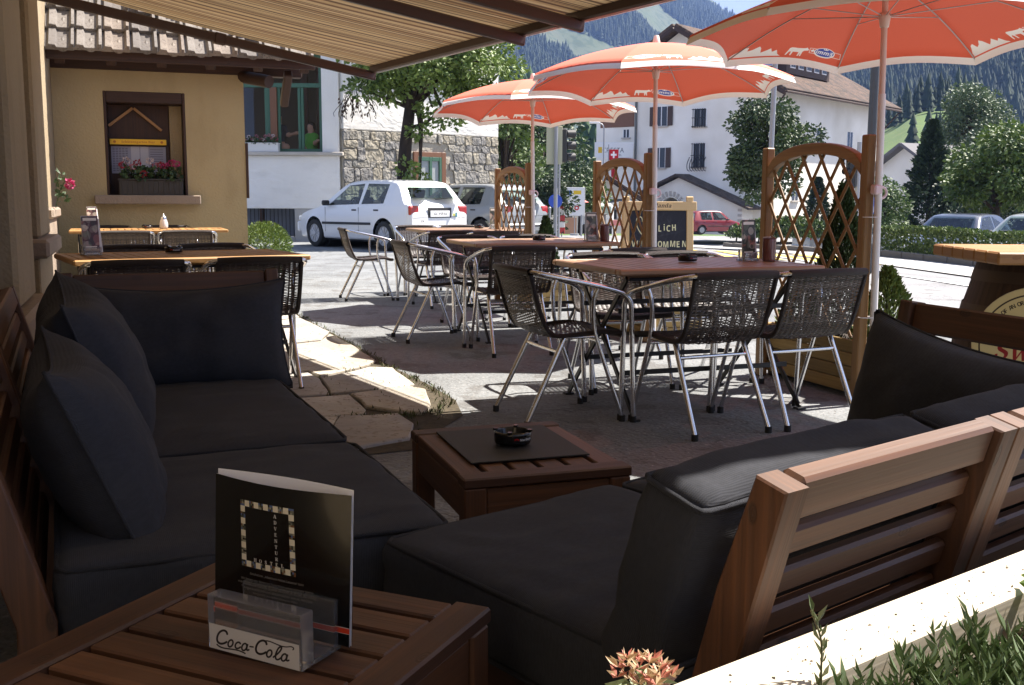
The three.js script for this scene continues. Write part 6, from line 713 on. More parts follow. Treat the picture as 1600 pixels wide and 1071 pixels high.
{ const o = inS('low_hedge', 'low green bushes at the foot of the white house', 'hedge', null, 8.6, 38, -0.45), r = rng(997), L = []; for (let i = 0; i < 5000; i++) { const b = ball(r); L.push([b[0] * 2.2 + 1.2, 0.1 + Math.abs(b[1]) * 0.75, b[2] * 0.7, r() - .5, r(), r() - .5, 0.09 + r() * 0.06]); } mk('foliage', leafMesh(L, green(dA, lgB), r, 0.4), leafMat, o); mk('branches', mg([0, 1, 2, 3, 4].map(i => rod([i * 0.8 - 0.6, -0.2, 0], [i * 0.8 - 0.5, 0.5, 0], 0.03, 5))), M.bark, o); }
// ---------------------------------------------------------------- cars
function carBody(P) {   // P: profile settings; x runs from the nose (0) to the tail
  const tp = new THREE.CatmullRomCurve3(P.top.map(q => new THREE.Vector3(q[0], q[1], 0)), false, 'centripetal'), topAt = x => { let lo = 0, hi = 1; for (let i = 0; i < 24; i++) { const m = (lo + hi) / 2; if (tp.getPoint(m).x < x) lo = m; else hi = m; } return tp.getPoint(lo).y; };
  const Lc = P.L, belt = x => lerp(P.belt[0], P.belt[1], x / Lc), wb = x => P.w * (1 - 0.16 * Math.pow(clamp(1 - x / 0.8), 2) - 0.10 * Math.pow(clamp((x - Lc + 0.7) / 0.7), 2)), K = 0.42;
  const N = 56, ring = x => { const t = topAt(x), b = Math.min(belt(x), t - 0.03), w = wb(x), wt = w - 0.035 - K * Math.max(0, t - 0.05 - b), nose = smooth(0, 0.14, x) * smooth(Lc, Lc - 0.1, x), lo = P.sill + 0.12 * (1 - smooth(0, 0.35, x)) + 0.12 * smooth(Lc - 0.4, Lc, x); return [[0, t], [wt * 0.7, t - 0.006], [wt * 0.94, t - 0.022], [wt, t - 0.05], [w - 0.035, b], [w - 0.008, b - 0.05], [w, b - 0.2], [w, P.sill + 0.2], [w - 0.03, P.sill + 0.03], [w - 0.06, lo * 0 + P.sill], [0, P.sill - 0.01]].map(p => [x, Math.max(p[1], p[1] * 1), p[0] * lerp(0.93, 1, nose)]); };
  const xs = []; for (let i = 0; i <= N; i++) { const u = i / N; xs.push(Lc * (0.5 - 0.5 * Math.cos(Math.PI * lerp(0.02, 0.98, u))) ); } xs[0] = 0; xs[N] = Lc;
  const V = [], I = [], rings = xs.map(ring), m = rings[0].length; rings.forEach(r => { r.forEach(p => V.push(p[0], p[1], p[2])); r.slice(1, -1).reverse().forEach(p => V.push(p[0], p[1], -p[2])); }); const n = 2 * m - 2;
  for (let i = 0; i < N; i++) for (let j = 0; j < n; j++) { const a = i * n + j, b = i * n + (j + 1) % n, c = a + n, d = b + n; I.push(a, c, b, b, c, d); }
  const cap = (i, flip) => { const base = i * n; for (let j = 1; j < n - 1; j++) flip ? I.push(base, base + j + 1, base + j) : I.push(base, base + j, base + j + 1); }; cap(0, false); cap(N, true);
  const g = new THREE.BufferGeometry(); g.setAttribute('position', new THREE.Float32BufferAttribute(V, 3)); g.setAttribute('uv', new THREE.Float32BufferAttribute(new Float32Array(V.length / 3 * 2), 2)); g.setIndex(I); g.computeVertexNormals();
  let br = new Brush(g); br.updateMatrixWorld(); const ev = new Evaluator(); ev.attributes = ['position', 'normal', 'uv']; for (const wx of P.wheels) { const c = new Brush(new THREE.CylinderGeometry(P.wr + 0.055, P.wr + 0.055, P.w * 2 + 0.4, 28).rotateX(PI / 2)); c.position.set(wx, P.wr + 0.01, 0); c.updateMatrixWorld(); br = ev.evaluate(br, c, SUBTRACTION); br.updateMatrixWorld(); }
  const t = P.top, ws = t[4], wt = t[5], rr = t[8], rt = t[9], rb = t[10], sub = g => { const c = new Brush(g); c.updateMatrixWorld(); br = ev.evaluate(br, c, SUBTRACTION); br.updateMatrixWorld(); }, ex = (pts, d0, d1) => { const g = new THREE.ExtrudeGeometry(new THREE.Shape(pts.map(p => new THREE.Vector2(...p))), { depth: d1 - d0, bevelEnabled: false }).translate(0, 0, d0); return g; };
  const hw = P.w - 0.10 - K * 0.44, bl = x => belt(x) + 0.025, tt = x => topAt(x) - 0.085, xm = lerp(wt[0], rt[0], 0.40), xe = lerp(rr[0], rb[0], P === saloon ? 0.55 : 0.0) - 0.12;
  sub(ex([[ws[0] + 0.12, 0.45], [ws[0] + 0.16, ws[1] + 0.0], [wt[0] + 0.06, wt[1] - 0.055], [tp.getPoint(0.6).x, topAt(tp.getPoint(0.6).x) - 0.06], [rr[0] - 0.02, rr[1] - 0.07], [rb[0] - 0.1, rb[1] - 0.02], [rb[0] - 0.1, 0.45]], -hw, hw));
  sub(ex([[ws[0] + 0.20, bl(ws[0])], [xm - 0.04, bl(xm)], [xm - 0.04, tt(xm)], [wt[0] + 0.16, tt(wt[0] + 0.16)]], -1.3, 1.3)); sub(ex([[xm + 0.05, bl(xm)], [xe, bl(xe)], [xe + 0.02, tt(xe) - (P === saloon ? 0.14 : 0)], [xm + 0.09, tt(xm)]], -1.3, 1.3));
  const trap = (y0, y1, z0, z1, xa, xb) => ex([[-z0, y0], [z0, y0], [z1, y1], [-z1, y1]], xa, xb).rotateY(PI / 2); sub(trap(ws[1] + 0.05, wt[1] - 0.05, hw * 0.98, hw * 0.9, ws[0] - 0.2, wt[0] + 0.3)); sub(P === saloon ? trap(1.06, 1.29, hw * 0.95, hw * 0.86, 3.3, 4.3) : trap(rb[1] + 0.08, rt[1] - 0.09, hw * 0.98, hw * 0.9, rt[0] - 0.35, rb[0] + 0.3));
  const geo = toCreasedNormals(mergeVertices(stripUV(br.geometry), 1e-4), 0.55); geo.setAttribute('uv', new THREE.BufferAttribute(new Float32Array(geo.attributes.position.count * 2), 2));
  return { geo, topAt, belt, side: (x, y) => wb(x) - 0.035 - K * Math.max(0, y - belt(x)), wb };
}
const hatch = { L: 4.02, w: 0.845, sill: 0.2, wr: 0.295, wheels: [0.80, 3.27], belt: [0.84, 0.93], top: [[-0.02, 0.48], [0.04, 0.66], [0.35, 0.76], [1.02, 0.90], [1.12, 0.95], [1.72, 1.34], [2.05, 1.405], [2.7, 1.42], [3.35, 1.395], [3.52, 1.35], [3.86, 0.97], [3.96, 0.92], [4.03, 0.62], [4.04, 0.4]] };
const saloon = { L: 4.4, w: 0.86, sill: 0.2, wr: 0.30, wheels: [0.85, 3.45], belt: [0.86, 0.94], top: [[-0.02, 0.48], [0.05, 0.66], [0.4, 0.78], [1.1, 0.92], [1.2, 0.96], [1.85, 1.36], [2.2, 1.43], [2.9, 1.44], [3.5, 1.38], [3.9, 1.15], [4.15, 0.99], [4.36, 0.93], [4.41, 0.6], [4.42, 0.4]] };
const small = { L: 3.55, w: 0.80, sill: 0.2, wr: 0.28, wheels: [0.65, 2.95], belt: [0.86, 0.93], top: [[-0.02, 0.5], [0.05, 0.72], [0.3, 0.82], [0.72, 0.93], [0.85, 0.98], [1.35, 1.42], [1.6, 1.5], [2.3, 1.52], [3.1, 1.49], [3.3, 1.42], [3.48, 0.98], [3.54, 0.9], [3.57, 0.6], [3.57, 0.4]] };
const carGlass = phy(lin(0.62, 0.70, 0.66), 0.02, { transmission: 1, thickness: 0, ior: 1.5, side: THREE.DoubleSide }), trimM = std(lin(0.02, 0.02, 0.022), 0.6), tailM = phy(lin(0.35, 0.008, 0.01), 0.15, { clearcoat: 0.8 });
const protoCar = new Map();
const wheelG = wr => ({ tyre: new THREE.LatheGeometry([[wr * 0.66, -0.085], [wr * 0.93, -0.09], [wr, -0.06], [wr, 0.06], [wr * 0.93, 0.09], [wr * 0.66, 0.085]].map(p => new THREE.Vector2(...p)), 32).rotateX(PI / 2), rim: mg([new THREE.CylinderGeometry(wr * 0.66, wr * 0.66, 0.02, 28).rotateX(PI / 2).translate(0, 0, 0.055), new THREE.CylinderGeometry(wr * 0.16, wr * 0.2, 0.03, 14).rotateX(PI / 2).translate(0, 0, 0.075), ...Array.from({ length: 10 }, (_, k) => at(cb(0.03, wr * 0.46, 0.016, 0.004), -Math.sin(k * PI / 5) * wr * 0.40, Math.cos(k * PI / 5) * wr * 0.40, 0.071, 0, 0, k * PI / 5)), new THREE.TorusGeometry(wr * 0.645, 0.012, 6, 28).translate(0, 0, 0.066)]) });
function car(name, label, P, paint, pos, ry, o2 = {}) {
  if (!protoCar.has(P)) protoCar.set(P, { b: carBody(P), w: wheelG(P.wr) }); const { b, w } = protoCar.get(P), o = thing(name, label, 'car', 'cars parked and driving around the terrace', pos, ry), X0 = -P.L / 2;
  mk('body', b.geo, paint, o, [X0, 0, 0]); mk('underbody', cb(P.L - 0.7, 0.10, P.w * 1.55, 0.02), trimM, o, [0, 0.2, 0]); for (const wx of P.wheels) mk('wheel_arch', new THREE.CylinderGeometry(P.wr + 0.05, P.wr + 0.05, P.w * 1.5, 24, 1, false).rotateX(PI / 2), trimM, o, [X0 + wx, P.wr + 0.012, 0]);
  const rimM = std(lin(0.42, 0.42, 0.42), 0.4, { metalness: 0.6 }); for (const wx of P.wheels) for (const s of [-1, 1]) { const g = new THREE.Group(); g.name = 'wheel'; g.position.set(X0 + wx, P.wr, s * (P.w - 0.092)); g.rotation.y = s > 0 ? 0 : PI; o.add(g); mk('tyre', w.tyre, rubber, g); mk('rim', w.rim, rimM, g); }
  for (const x of [0.44, 0.68]) for (const s of [-1, 1]) { const st = mk('seat', mg([at(cb(0.46, 0.14, 0.48, 0.05), 0, 0.50, 0), at(cb(0.13, 0.52, 0.46, 0.05), 0.24, 0.80, 0, 0, 0, -0.2), at(cb(0.09, 0.16, 0.26, 0.04), 0.31, 1.14, 0, 0, 0, -0.2)]), trimM, o, [X0 + P.L * x - 0.1, 0, s * 0.35]); } mk('dashboard', cb(0.34, 0.2, P.w * 1.3, 0.05), trimM, o, [X0 + P.top[4][0] + 0.32, 0.84, 0]); mk('steering_wheel', new THREE.TorusGeometry(0.17, 0.016, 6, 20).rotateY(PI / 2).rotateZ(0.4), trimM, o, [X0 + P.top[4][0] + 0.62, 0.90, 0.35]); mk('cabin_floor', cb(P.L * 0.58, 0.03, P.w * 1.25, 0.01), trimM, o, [0.18, 0.44, 0]);
  // windows follow the body sides
  const pane = (pts, s, nm = 'side_window') => { const sh = new THREE.ShapeGeometry(new THREE.Shape(pts.map(p => new THREE.Vector2(...p)))), q = sh.attributes.position; for (let i = 0; i < q.count; i++) q.setZ(i, s * (b.side(q.getX(i), q.getY(i)) + 0.006)); if (s < 0) { const I = sh.index.array; for (let i = 0; i < I.length; i += 3) { const t = I[i]; I[i] = I[i + 1]; I[i + 1] = t; } } sh.computeVertexNormals(); mk(nm, sh, carGlass, o, [X0, 0, 0]); };
  const tpt = P.top, ws = tpt[4], wt = tpt[5], rr = tpt[8], rt = tpt[9], rb = tpt[10], bl = x => b.belt(x) + 0.025, tt = x => b.topAt(x) - 0.085, xm = lerp(wt[0], rt[0], 0.40), xe = lerp(rr[0], rb[0], P === saloon ? 0.55 : 0.0) - 0.12;
  for (const s of [-1, 1]) { pane([[ws[0] + 0.20, bl(ws[0])], [xm - 0.04, bl(xm)], [xm - 0.04, tt(xm)], [wt[0] + 0.16, tt(wt[0] + 0.16)]], s); pane([[xm + 0.05, bl(xm)], [xe, bl(xe)], [xe + 0.02, tt(xe) - (P === saloon ? 0.14 : 0)], [xm + 0.09, tt(xm)]], s);
    mk('moulding', beam([ws[0] + 0.0, 0.52, s * (P.w + 0.006)], [P.wheels[1] - P.wr - 0.12, 0.53, s * (P.w + 0.006)], 0.016, 0.05, 0.004), trimM, o).position.x = X0; mk('handle', cb(0.16, 0.03, 0.02, 0.006), trimM, o, [X0 + xm - 0.16, bl(xm) - 0.12, s * (P.w - 0.006)]); mk('handle', cb(0.16, 0.03, 0.02, 0.006), trimM, o, [X0 + xe - 0.2, bl(xm) - 0.115, s * (P.w - 0.006)]);
    for (const x of [xm, ws[0] + 0.12]) mk('door_gap', cb(0.006, 0.52, 0.006, 0.001), trimM, o, [X0 + x, 0.60, s * (P.w - 0.0005)]);
    const mir = mk('mirror', cb(0.11, 0.11, 0.16, 0.03), trimM, o, [X0 + ws[0] + 0.22, bl(ws[0]) + 0.05, s * (P.w + 0.05)]);
    mk('tail_light', cb(0.12, 0.20, 0.25, 0.03), tailM, o, [X0 + P.L - 0.075, 0.80, s * (P.w * 0.86 - 0.105)]); mk('head_light', cb(0.12, 0.12, 0.32, 0.03), phy(lin(0.6, 0.62, 0.62), 0.08, { clearcoat: 1 }), o, [X0 + 0.05, 0.60, s * (P.w * 0.66)]); }
  const slope = (z, y0, y1, xa, xb, nm, front) => mk(nm, sheet(8, 8, (u, v) => { const y = lerp(y0, y1, v), zz = lerp(-1, 1, u) * lerp(z[0], z[1], v), bow = 0.0; let x = lerp(xa, xb, v); return [x + (front ? -1 : 1) * (0.012 + bow), y, (front ? 1 : -1) * -zz]; }), carGlass, o, [X0, 0.012, 0]);
  slope([P.w * 0.80, P.w * 0.62], ws[1] + 0.03, wt[1] - 0.01, ws[0] + 0.05, wt[0] - 0.01, 'windscreen', true); if (P !== saloon) slope([P.w * 0.80, P.w * 0.64], rb[1] + 0.05, rt[1] - 0.06, rb[0] - 0.04, rt[0] + 0.05, 'rear_window', false); else slope([P.w * 0.74, P.w * 0.60], 1.03, 1.33, 4.06, 3.62, 'rear_window', false);
  mk('rear_bumper', cb(0.13, 0.2, P.w * 1.74, 0.045), o2.bumper ?? paint, o, [X0 + P.L - 0.035, 0.40, 0]); mk('bumper_strip', cb(0.02, 0.035, P.w * 1.6, 0.006), trimM, o, [X0 + P.L + 0.026, 0.44, 0]); mk('front_bumper', cb(0.12, 0.22, P.w * 1.78, 0.03), o2.bumper ?? paint, o, [X0 + 0.04, 0.42, 0]);
  const plate = (t, x, s) => { const m = mk('number_plate', cb(0.012, 0.12, 0.50, 0.003), white, o, [X0 + x, s > 0 ? 0.74 : 0.42, 0]); if (t) mk('plate_print', new THREE.PlaneGeometry(0.49, 0.11), std(0xffffff, 0.5, { map: ctex(256, 58, (g, W, h) => { g.fillStyle = '#e9e9e6'; g.fillRect(0, 0, W, h); g.fillStyle = '#15151a'; g.font = 'bold 40px sans-serif'; g.textAlign = 'center'; g.fillText(t, W / 2, 44); }) }), m, [0.0066, 0, 0], [0, PI / 2, 0]); };
  plate(o2.plate, P.L + 0.012, 1); mk('plate_recess', cb(0.012, 0.20, 0.60, 0.01), o2.plate ? trimM : paint, o, [X0 + P.L - 0.004, 0.76, 0]); mk('wiper', beam([X0 + rb[0] + 0.02, 1.02, 0.0], [X0 + rb[0] + 0.0, 1.05, -0.36], 0.012, 0.012, 0.002), trimM, o); mk('grille', cb(0.02, 0.1, 0.6, 0.01), trimM, o, [X0 - 0.005, 0.6, 0]); return o;
}
const whiteP = phy(lin(0.72, 0.72, 0.70), 0.35, { clearcoat: 0.8, clearcoatRoughness: 0.06 }), silverP = phy(lin(0.24, 0.255, 0.26), 0.4, { metalness: 0.15, clearcoat: 0.8 }), redP = phy(lin(0.22, 0.012, 0.018), 0.35, { clearcoat: 0.9 }), navyP = phy(lin(0.02, 0.025, 0.05), 0.3, { clearcoat: 0.9 });
const c1 = car('white_hatchback', 'white hatchback with red tail lights parked in front of the bay window', hatch, whiteP, [4.86, 0, -22.2], -1.15, { plate: 'GL·15514' });
{ const t = ctex(96, 48, (g, w, h) => { g.fillStyle = '#e3e3df'; g.fillRect(0, 0, w, h); g.fillStyle = '#202020'; g.font = 'bold 40px sans-serif'; g.fillText('CH', 12, 40); }); mk('country_badge', new THREE.PlaneGeometry(0.14, 0.07), std(0xffffff, 0.4, { map: t }), c1, [2.055, 0.60, 0.46], [0, PI / 2, 0]); mk('canton_sticker', cb(0.006, 0.09, 0.05, 0.001), std(lin(0.1, 0.25, 0.3), 0.5), c1, [2.022, 0.72, -0.42]); mk('canton_sticker', cb(0.006, 0.05, 0.05, 0.001), std(lin(0.5, 0.5, 0.1), 0.5), c1, [2.022, 0.72, -0.36]); }
car('silver_hatchback', 'silver hatchback parked beside the stone wall, behind the white one', hatch, silverP, S(-1.12, 26.2, -0.03), -1.08);
car('white_saloon', 'white car half hidden by the farthest trellis', saloon, whiteP, S(-0.72, 32.5, -0.2), -1.3 - TH);
car('red_hatchback', 'small dark red car parked in front of the arched porch', small, redP, S(13.15, 70, -1.28), -TH + PI + 0.35);
car('white_saloon', 'white car beside the hedge, seen right of the nearest parasol pole', saloon, whiteP, S(14.9, 43, G(15, 43) ), -TH + PI + 0.5); car('silver_saloon', 'pale car seen through the nearest trellis', saloon, silverP, S(13.2, 41, G(13, 41) + 0.05), -TH + PI + 0.2);
car('dark_saloon', 'dark blue car behind the hedge', saloon, navyP, S(12.0, 28.5, G(13, 28.5) + 0.15), -TH + 0.85); car('silver_estate', 'silver car behind the hedge at the right picture edge', hatch, silverP, S(13.0, 26.3, G(14, 26.3) + 0.15), -TH + 0.75);
// ---------------------------------------------------------------- street furniture
const greyPost = std(lin(0.30, 0.31, 0.33), 0.5, { metalness: 0.4 });
{ const o = inS('traffic_light', 'traffic light seen from behind on a grey post beside the bollards', 'traffic light', null, 1.13, 28); mk('post', rod([0, 0, 0], [0, 3.0, 0], 0.05, 12), greyPost, o); mk('back_board', cb(0.42, 0.98, 0.03, 0.03), std(lin(0.42, 0.42, 0.30), 0.6), o, [-0.04, 2.42, -0.08]); mk('housing', cb(0.26, 0.88, 0.18, 0.03), std(lin(0.03, 0.03, 0.03), 0.6), o, [0.16, 2.42, -0.16]); for (const y of [2.12, 2.42, 2.72]) mk('visor', new THREE.CylinderGeometry(0.105, 0.12, 0.24, 16, 1, true, 0.5, 5.2).rotateX(PI / 2).rotateY(-1.1), trimM, o, [0.38, y, -0.24]); mk('yellow_cap', cb(0.17, 0.15, 0.16, 0.02), std(lin(0.6, 0.45, 0.03), 0.5), o, [0.0, 3.0, -0.02]); }
for (const [r, a, l] of [[0.80, 29.2, 'slim grey bollard left of the traffic light post, farthest from the post'], [0.92, 29.2, 'slim grey bollard left of the traffic light post, middle of three'], [1.02, 29.2, 'slim grey bollard next to the traffic light post']]) { const o = inS('bollard', l, 'bollard', 'grey bollards by the traffic light', r, a, G(r, a)); mk('post', rod([0, 0, 0], [0, 0.88, 0], 0.035, 10), greyPost, o); mk('knob', new THREE.SphereGeometry(0.042, 10, 8), greyPost, o, [0, 0.89, 0]); mk('base', new THREE.CylinderGeometry(0.06, 0.06, 0.03, 12), greyPost, o, [0, 0.015, 0]); }
const signBlue = std(lin(0.02, 0.07, 0.42), 0.4);
{ const o = inS('crossing_sign', 'blue pedestrian crossing sign on a grey pole between the parasols', 'sign', null, 3.36, 14, G(3.36, 14)); mk('pole', rod([0.0, 0, 0], [0.03, 3.25, 0], 0.034, 12), greyPost, o); const p = mk('sign_plate', cb(0.27, 0.5, 0.012, 0.004), std(lin(0.55, 0.57, 0.6), 0.4), o, [-0.14, 3.02, 0.02], [0, 0.1, 0]); mk('sign_face', new THREE.PlaneGeometry(0.25, 0.48), std(0xffffff, 0.4, { map: ctex(128, 256, (g, w, h) => { g.fillStyle = '#1c3fb0'; g.fillRect(0, 0, w, h); g.fillStyle = '#e8e8e8'; g.beginPath(); g.moveTo(64, 20); g.lineTo(116, 128); g.lineTo(12, 128); g.fill(); g.fillStyle = '#20201f'; g.beginPath(); g.moveTo(62, 52); g.lineTo(72, 52); g.lineTo(84, 108); g.lineTo(74, 108); g.lineTo(66, 84); g.lineTo(54, 108); g.lineTo(44, 108); g.lineTo(58, 70); g.fill(); g.beginPath(); g.arc(66, 44, 8, 0, 7); g.fill(); for (let i = 0; i < 5; i++) { g.beginPath(); g.moveTo(24 + i * 18, 126); g.lineTo(30 + i * 16, 112); g.lineTo(38 + i * 15, 112); g.lineTo(34 + i * 18, 126); g.fill(); } }) }), p, [0, 0, 0.0066]); mk('sign_clamp', cb(0.08, 0.03, 0.07, 0.004), greyPost, o, [-0.01, 2.9, 0.0]); }
{ const o = inS('street_lamp', 'thick dark grey lamp column behind the nearest trellis', 'street lamp', null, 6.02, 18, G(6, 18)); mk('column', rod([0, 0, 0], [0, 6, 0], 0.085, 14, 0.06), std(lin(0.045, 0.047, 0.05), 0.5), o); mk('base', new THREE.CylinderGeometry(0.13, 0.14, 0.5, 14), std(lin(0.045, 0.047, 0.05), 0.5), o, [0, 0.25, 0]); mk('arm', rod([0, 5.95, 0], [1.4, 6.3, 0], 0.035, 8), greyPost, o); mk('lantern', cb(0.6, 0.1, 0.2, 0.03), greyPost, o, [1.6, 6.33, 0]); }
{ const o = inS('traffic_light', 'black traffic light facing the road, seen through the nearest trellis', 'traffic light', null, 7.6, 24, G(7.6, 24)); mk('post', rod([0.16, 0, 0], [0.16, 2.6, 0], 0.05, 10), greyPost, o); mk('housing', cb(0.2, 0.75, 0.2, 0.03), black, o, [0, 1.95, 0]); for (const y of [1.72, 1.95, 2.18]) { mk('visor', new THREE.CylinderGeometry(0.08, 0.09, 0.16, 14, 1, true, 0.5, 5.2).rotateX(PI / 2).rotateY(-0.7), black, o, [-0.13, y, 0.08]); mk('lens', new THREE.SphereGeometry(0.06, 10, 6).scale(0.4, 1, 1), std(lin(0.05, 0.03, 0.02), 0.2), o, [-0.095, y, 0.03]); } mk('bracket', cb(0.16, 0.04, 0.05, 0.005), greyPost, o, [0.1, 2.2, 0]); }
{ const o = inS('parking_sign', 'blue parking sign beside the white car', 'sign', null, 9.55, 28, G(9.6, 28)); mk('pole', rod([0, 0, 0], [0, 1.75, 0], 0.025, 8), greyPost, o); const p = mk('sign_plate', cb(0.17, 0.42, 0.012, 0.003), signBlue, o, [0, 1.42, 0.03]); mk('sign_face', new THREE.PlaneGeometry(0.16, 0.41), std(0xffffff, 0.4, { map: ctex(64, 160, (g, w, h) => { g.fillStyle = '#1c48a8'; g.fillRect(0, 0, w, h); g.fillStyle = '#f0f0f0'; g.font = 'bold 66px sans-serif'; g.textAlign = 'center'; g.fillText('P', 32, 74); g.lineWidth = 6; g.strokeStyle = '#f0f0f0'; g.strokeRect(12, 92, 40, 54); }) }), p, [0, 0, 0.0066]); }
{ const o = inS('street_lamp', 'slender street lamp with a curved head in front of the hotel sign', 'street lamp', null, 5.1, 60, -1.0); mk('post', rod([0, 0, 0], [0, 5.9, 0], 0.07, 10, 0.05), greyPost, o); mk('arm', tube([[0, 5.8, 0], [-0.1, 6.1, 0], [-0.4, 6.2, 0]], 0.035, 10, 6), greyPost, o); mk('lantern', cb(0.6, 0.1, 0.25, 0.04), std(lin(0.6, 0.6, 0.6), 0.4), o, [-0.55, 6.2, 0]); }
{ const o = inS('sign_post', 'thin post with a round blue sign behind the traffic light', 'sign', null, 1.75, 40, -0.42); mk('pole', rod([0, 0, 0], [0, 2.9, 0], 0.035, 8), greyPost, o); mk('disc', new THREE.CylinderGeometry(0.26, 0.26, 0.02, 24).rotateX(PI / 2), signBlue, o, [-0.14, 1.35, 0.03]); mk('mirror_arm', cb(0.05, 0.3, 0.05, 0.01), greyPost, o, [0, 2.9, 0]); }
{ const o = inS('direction_board', 'white road direction board with blue and yellow fields', 'sign', null, 2.42, 45, -0.56); for (const x of [-0.5, 0.5]) mk('post', rod([x, 0, 0], [x, 0.9, 0], 0.04, 8), greyPost, o); mk('board', cb(1.28, 1.2, 0.04, 0.02), std(lin(0.6, 0.6, 0.6), 0.5), o, [0, 1.45, 0]); mk('board_print', new THREE.PlaneGeometry(1.2, 1.12), std(0xffffff, 0.5, { map: ctex(256, 240, (g, w, h) => { g.fillStyle = '#dcdcdc'; g.fillRect(0, 0, w, h); g.fillStyle = '#2c62b8'; g.fillRect(14, 18, 124, 44); g.fillStyle = '#d8b42a'; g.fillRect(160, 20, 70, 34); g.fillStyle = '#2c62b8'; g.fillRect(12, 108, 30, 34); g.strokeStyle = '#b02020'; g.lineWidth = 12; for (const [x, y] of [[90, 120], [120, 176], [190, 176], [70, 200]]) { g.beginPath(); g.arc(x, y, 16, 0, 7); g.stroke(); } g.fillStyle = '#333'; g.fillRect(84, 84, 10, 60); g.fillRect(60, 140, 110, 10); }) }), o, [0, 1.45, 0.024]); }
{ const o = inS('cafe_parasol', 'small red and white parasol down the street', 'parasol', null, 2.75, 47, -0.6); mk('pole', rod([0, 0, 0], [0, 1.75, 0], 0.02, 7), greyPost, o); mk('canopy', new THREE.ConeGeometry(0.62, 0.32, 8, 1, true), std(lin(0.6, 0.16, 0.14), 0.8, { side: THREE.DoubleSide }), o, [0, 1.62, 0]); mk('base', new THREE.CylinderGeometry(0.2, 0.2, 0.08, 12), greyPost, o, [0, 0.04, 0]); }
{ const o = inS('street_kiosk', 'low grey wooden booth with a poster beside the red and white parasol', 'booth', null, 3.4, 49, -0.68); for (let i = 0; i < 7; i++) mk('plank', cb(0.13, 0.95, 0.03, 0.004, i), std(lin(0.16, 0.14, 0.12), 0.9), o, [i * 0.14, 0.48, 0]); mk('lid', cb(1.1, 0.06, 0.5, 0.01), std(lin(0.2, 0.18, 0.16), 0.8), o, [0.42, 0.98, -0.2]); mk('poster', cb(0.6, 0.75, 0.02, 0.005), std(lin(0.35, 0.2, 0.12), 0.7), o, [-0.75, 0.45, 0.1]); mk('barrier', cb(0.7, 0.25, 0.05, 0.01), std(lin(0.55, 0.2, 0.18), 0.7), o, [1.45, 0.6, 0.2]); mk('barrier_leg', mg([at(cb(0.05, 0.6, 0.05, 0.005), 1.2, 0.3, 0.2), at(cb(0.05, 0.6, 0.05, 0.005), 1.7, 0.3, 0.2)]), white, o); }
{ const o = inS('warning_post', 'red and white striped warning post beside the road', 'sign', null, 1.95, 42, -0.48); for (let k = 0; k < 5; k++) mk('band', cb(0.24, 0.24, 0.05, 0.01), k % 2 ? white : std(lin(0.45, 0.03, 0.03), 0.5), o, [0, 0.25 + k * 0.243, 0]); mk('triangle', new THREE.CylinderGeometry(0.2, 0.2, 0.02, 3).rotateX(PI / 2), std(lin(0.55, 0.3, 0.3), 0.5), o, [0, 1.6, 0]); mk('post', rod([0, 0, 0], [0, 1.6, -0.02], 0.025, 6), greyPost, o); }
{ const o = inS('white_van', 'white van parked in front of the low white house down the street', 'van', null, 4.6, 57, -0.9); mk('body', cb(1.7, 1.35, 3.6, 0.2), whiteP, o, [0, 1.0, -1.8]); mk('windscreen', cb(1.4, 0.5, 0.04, 0.02), carGlass, o, [0, 1.3, 0.005]); for (const s of [-1, 1]) { for (const z of [-0.6, -3]) mk('wheel', new THREE.CylinderGeometry(0.32, 0.32, 0.2, 20).rotateZ(PI / 2), rubber, o, [s * 0.78, 0.32, z]); mk('head_light', cb(0.3, 0.2, 0.04, 0.02), white, o, [s * 0.6, 0.75, 0.01]); mk('side_window', cb(0.02, 0.42, 0.9, 0.01), carGlass, o, [s * 0.852, 1.35, -0.8]); } mk('bumper', cb(1.65, 0.2, 0.1, 0.03), trimM, o, [0, 0.45, 0.03]); }

// ================================================================ HOUSES DOWN THE STREET
const oldWhite = std(0xffffff, 0.95, { map: metric(dtex(256, 256, (u, v) => mix3(rgb(238, 235, 226), rgb(214, 209, 196), clamp(fb(u, v, 4, 4, 4, 1001) * 1.6 - 0.3))), 0.12, 0.12) });
const roofRed = std(0xffffff, 0.95, { map: metric(dtex(256, 256, (u, v) => { const row = Math.floor(v * 24), n = h2(Math.floor(u * 32 + (row % 2) * 0.5), row, 7), f = fb(u, v, 12, 12, 3, 1011); return mix3(mix3(rgb(96, 76, 64), rgb(70, 57, 50), n), rgb(52, 46, 42), smooth(0.5, 0.7, f) * 0.7); }), 0.2, 0.2), bumpMap: metric(dtex(256, 256, (u, v) => (v * 24) % 1, false), 0.2, 0.2), bumpScale: 0.04 });
const roofDark = std(0xffffff, 0.95, { map: metric(dtex(128, 128, (u, v) => mix3(rgb(88, 76, 68), rgb(56, 50, 46), h2(Math.floor(u * 24), Math.floor(v * 16), 9))), 0.3, 0.3), bumpMap: metric(dtex(128, 128, (u, v) => (v * 16) % 1, false), 0.3, 0.3), bumpScale: 0.04 });
const pool = std(lin(0.03, 0.035, 0.04), 0.08), shutterM = std(lin(0.055, 0.03, 0.022), 0.7), dim = (n, x0, x1, y0, y1, z0, z1, m, p, c = 0.01) => slabBox(n, x0, x1, y0, y1, z0, z1, m, p, c);
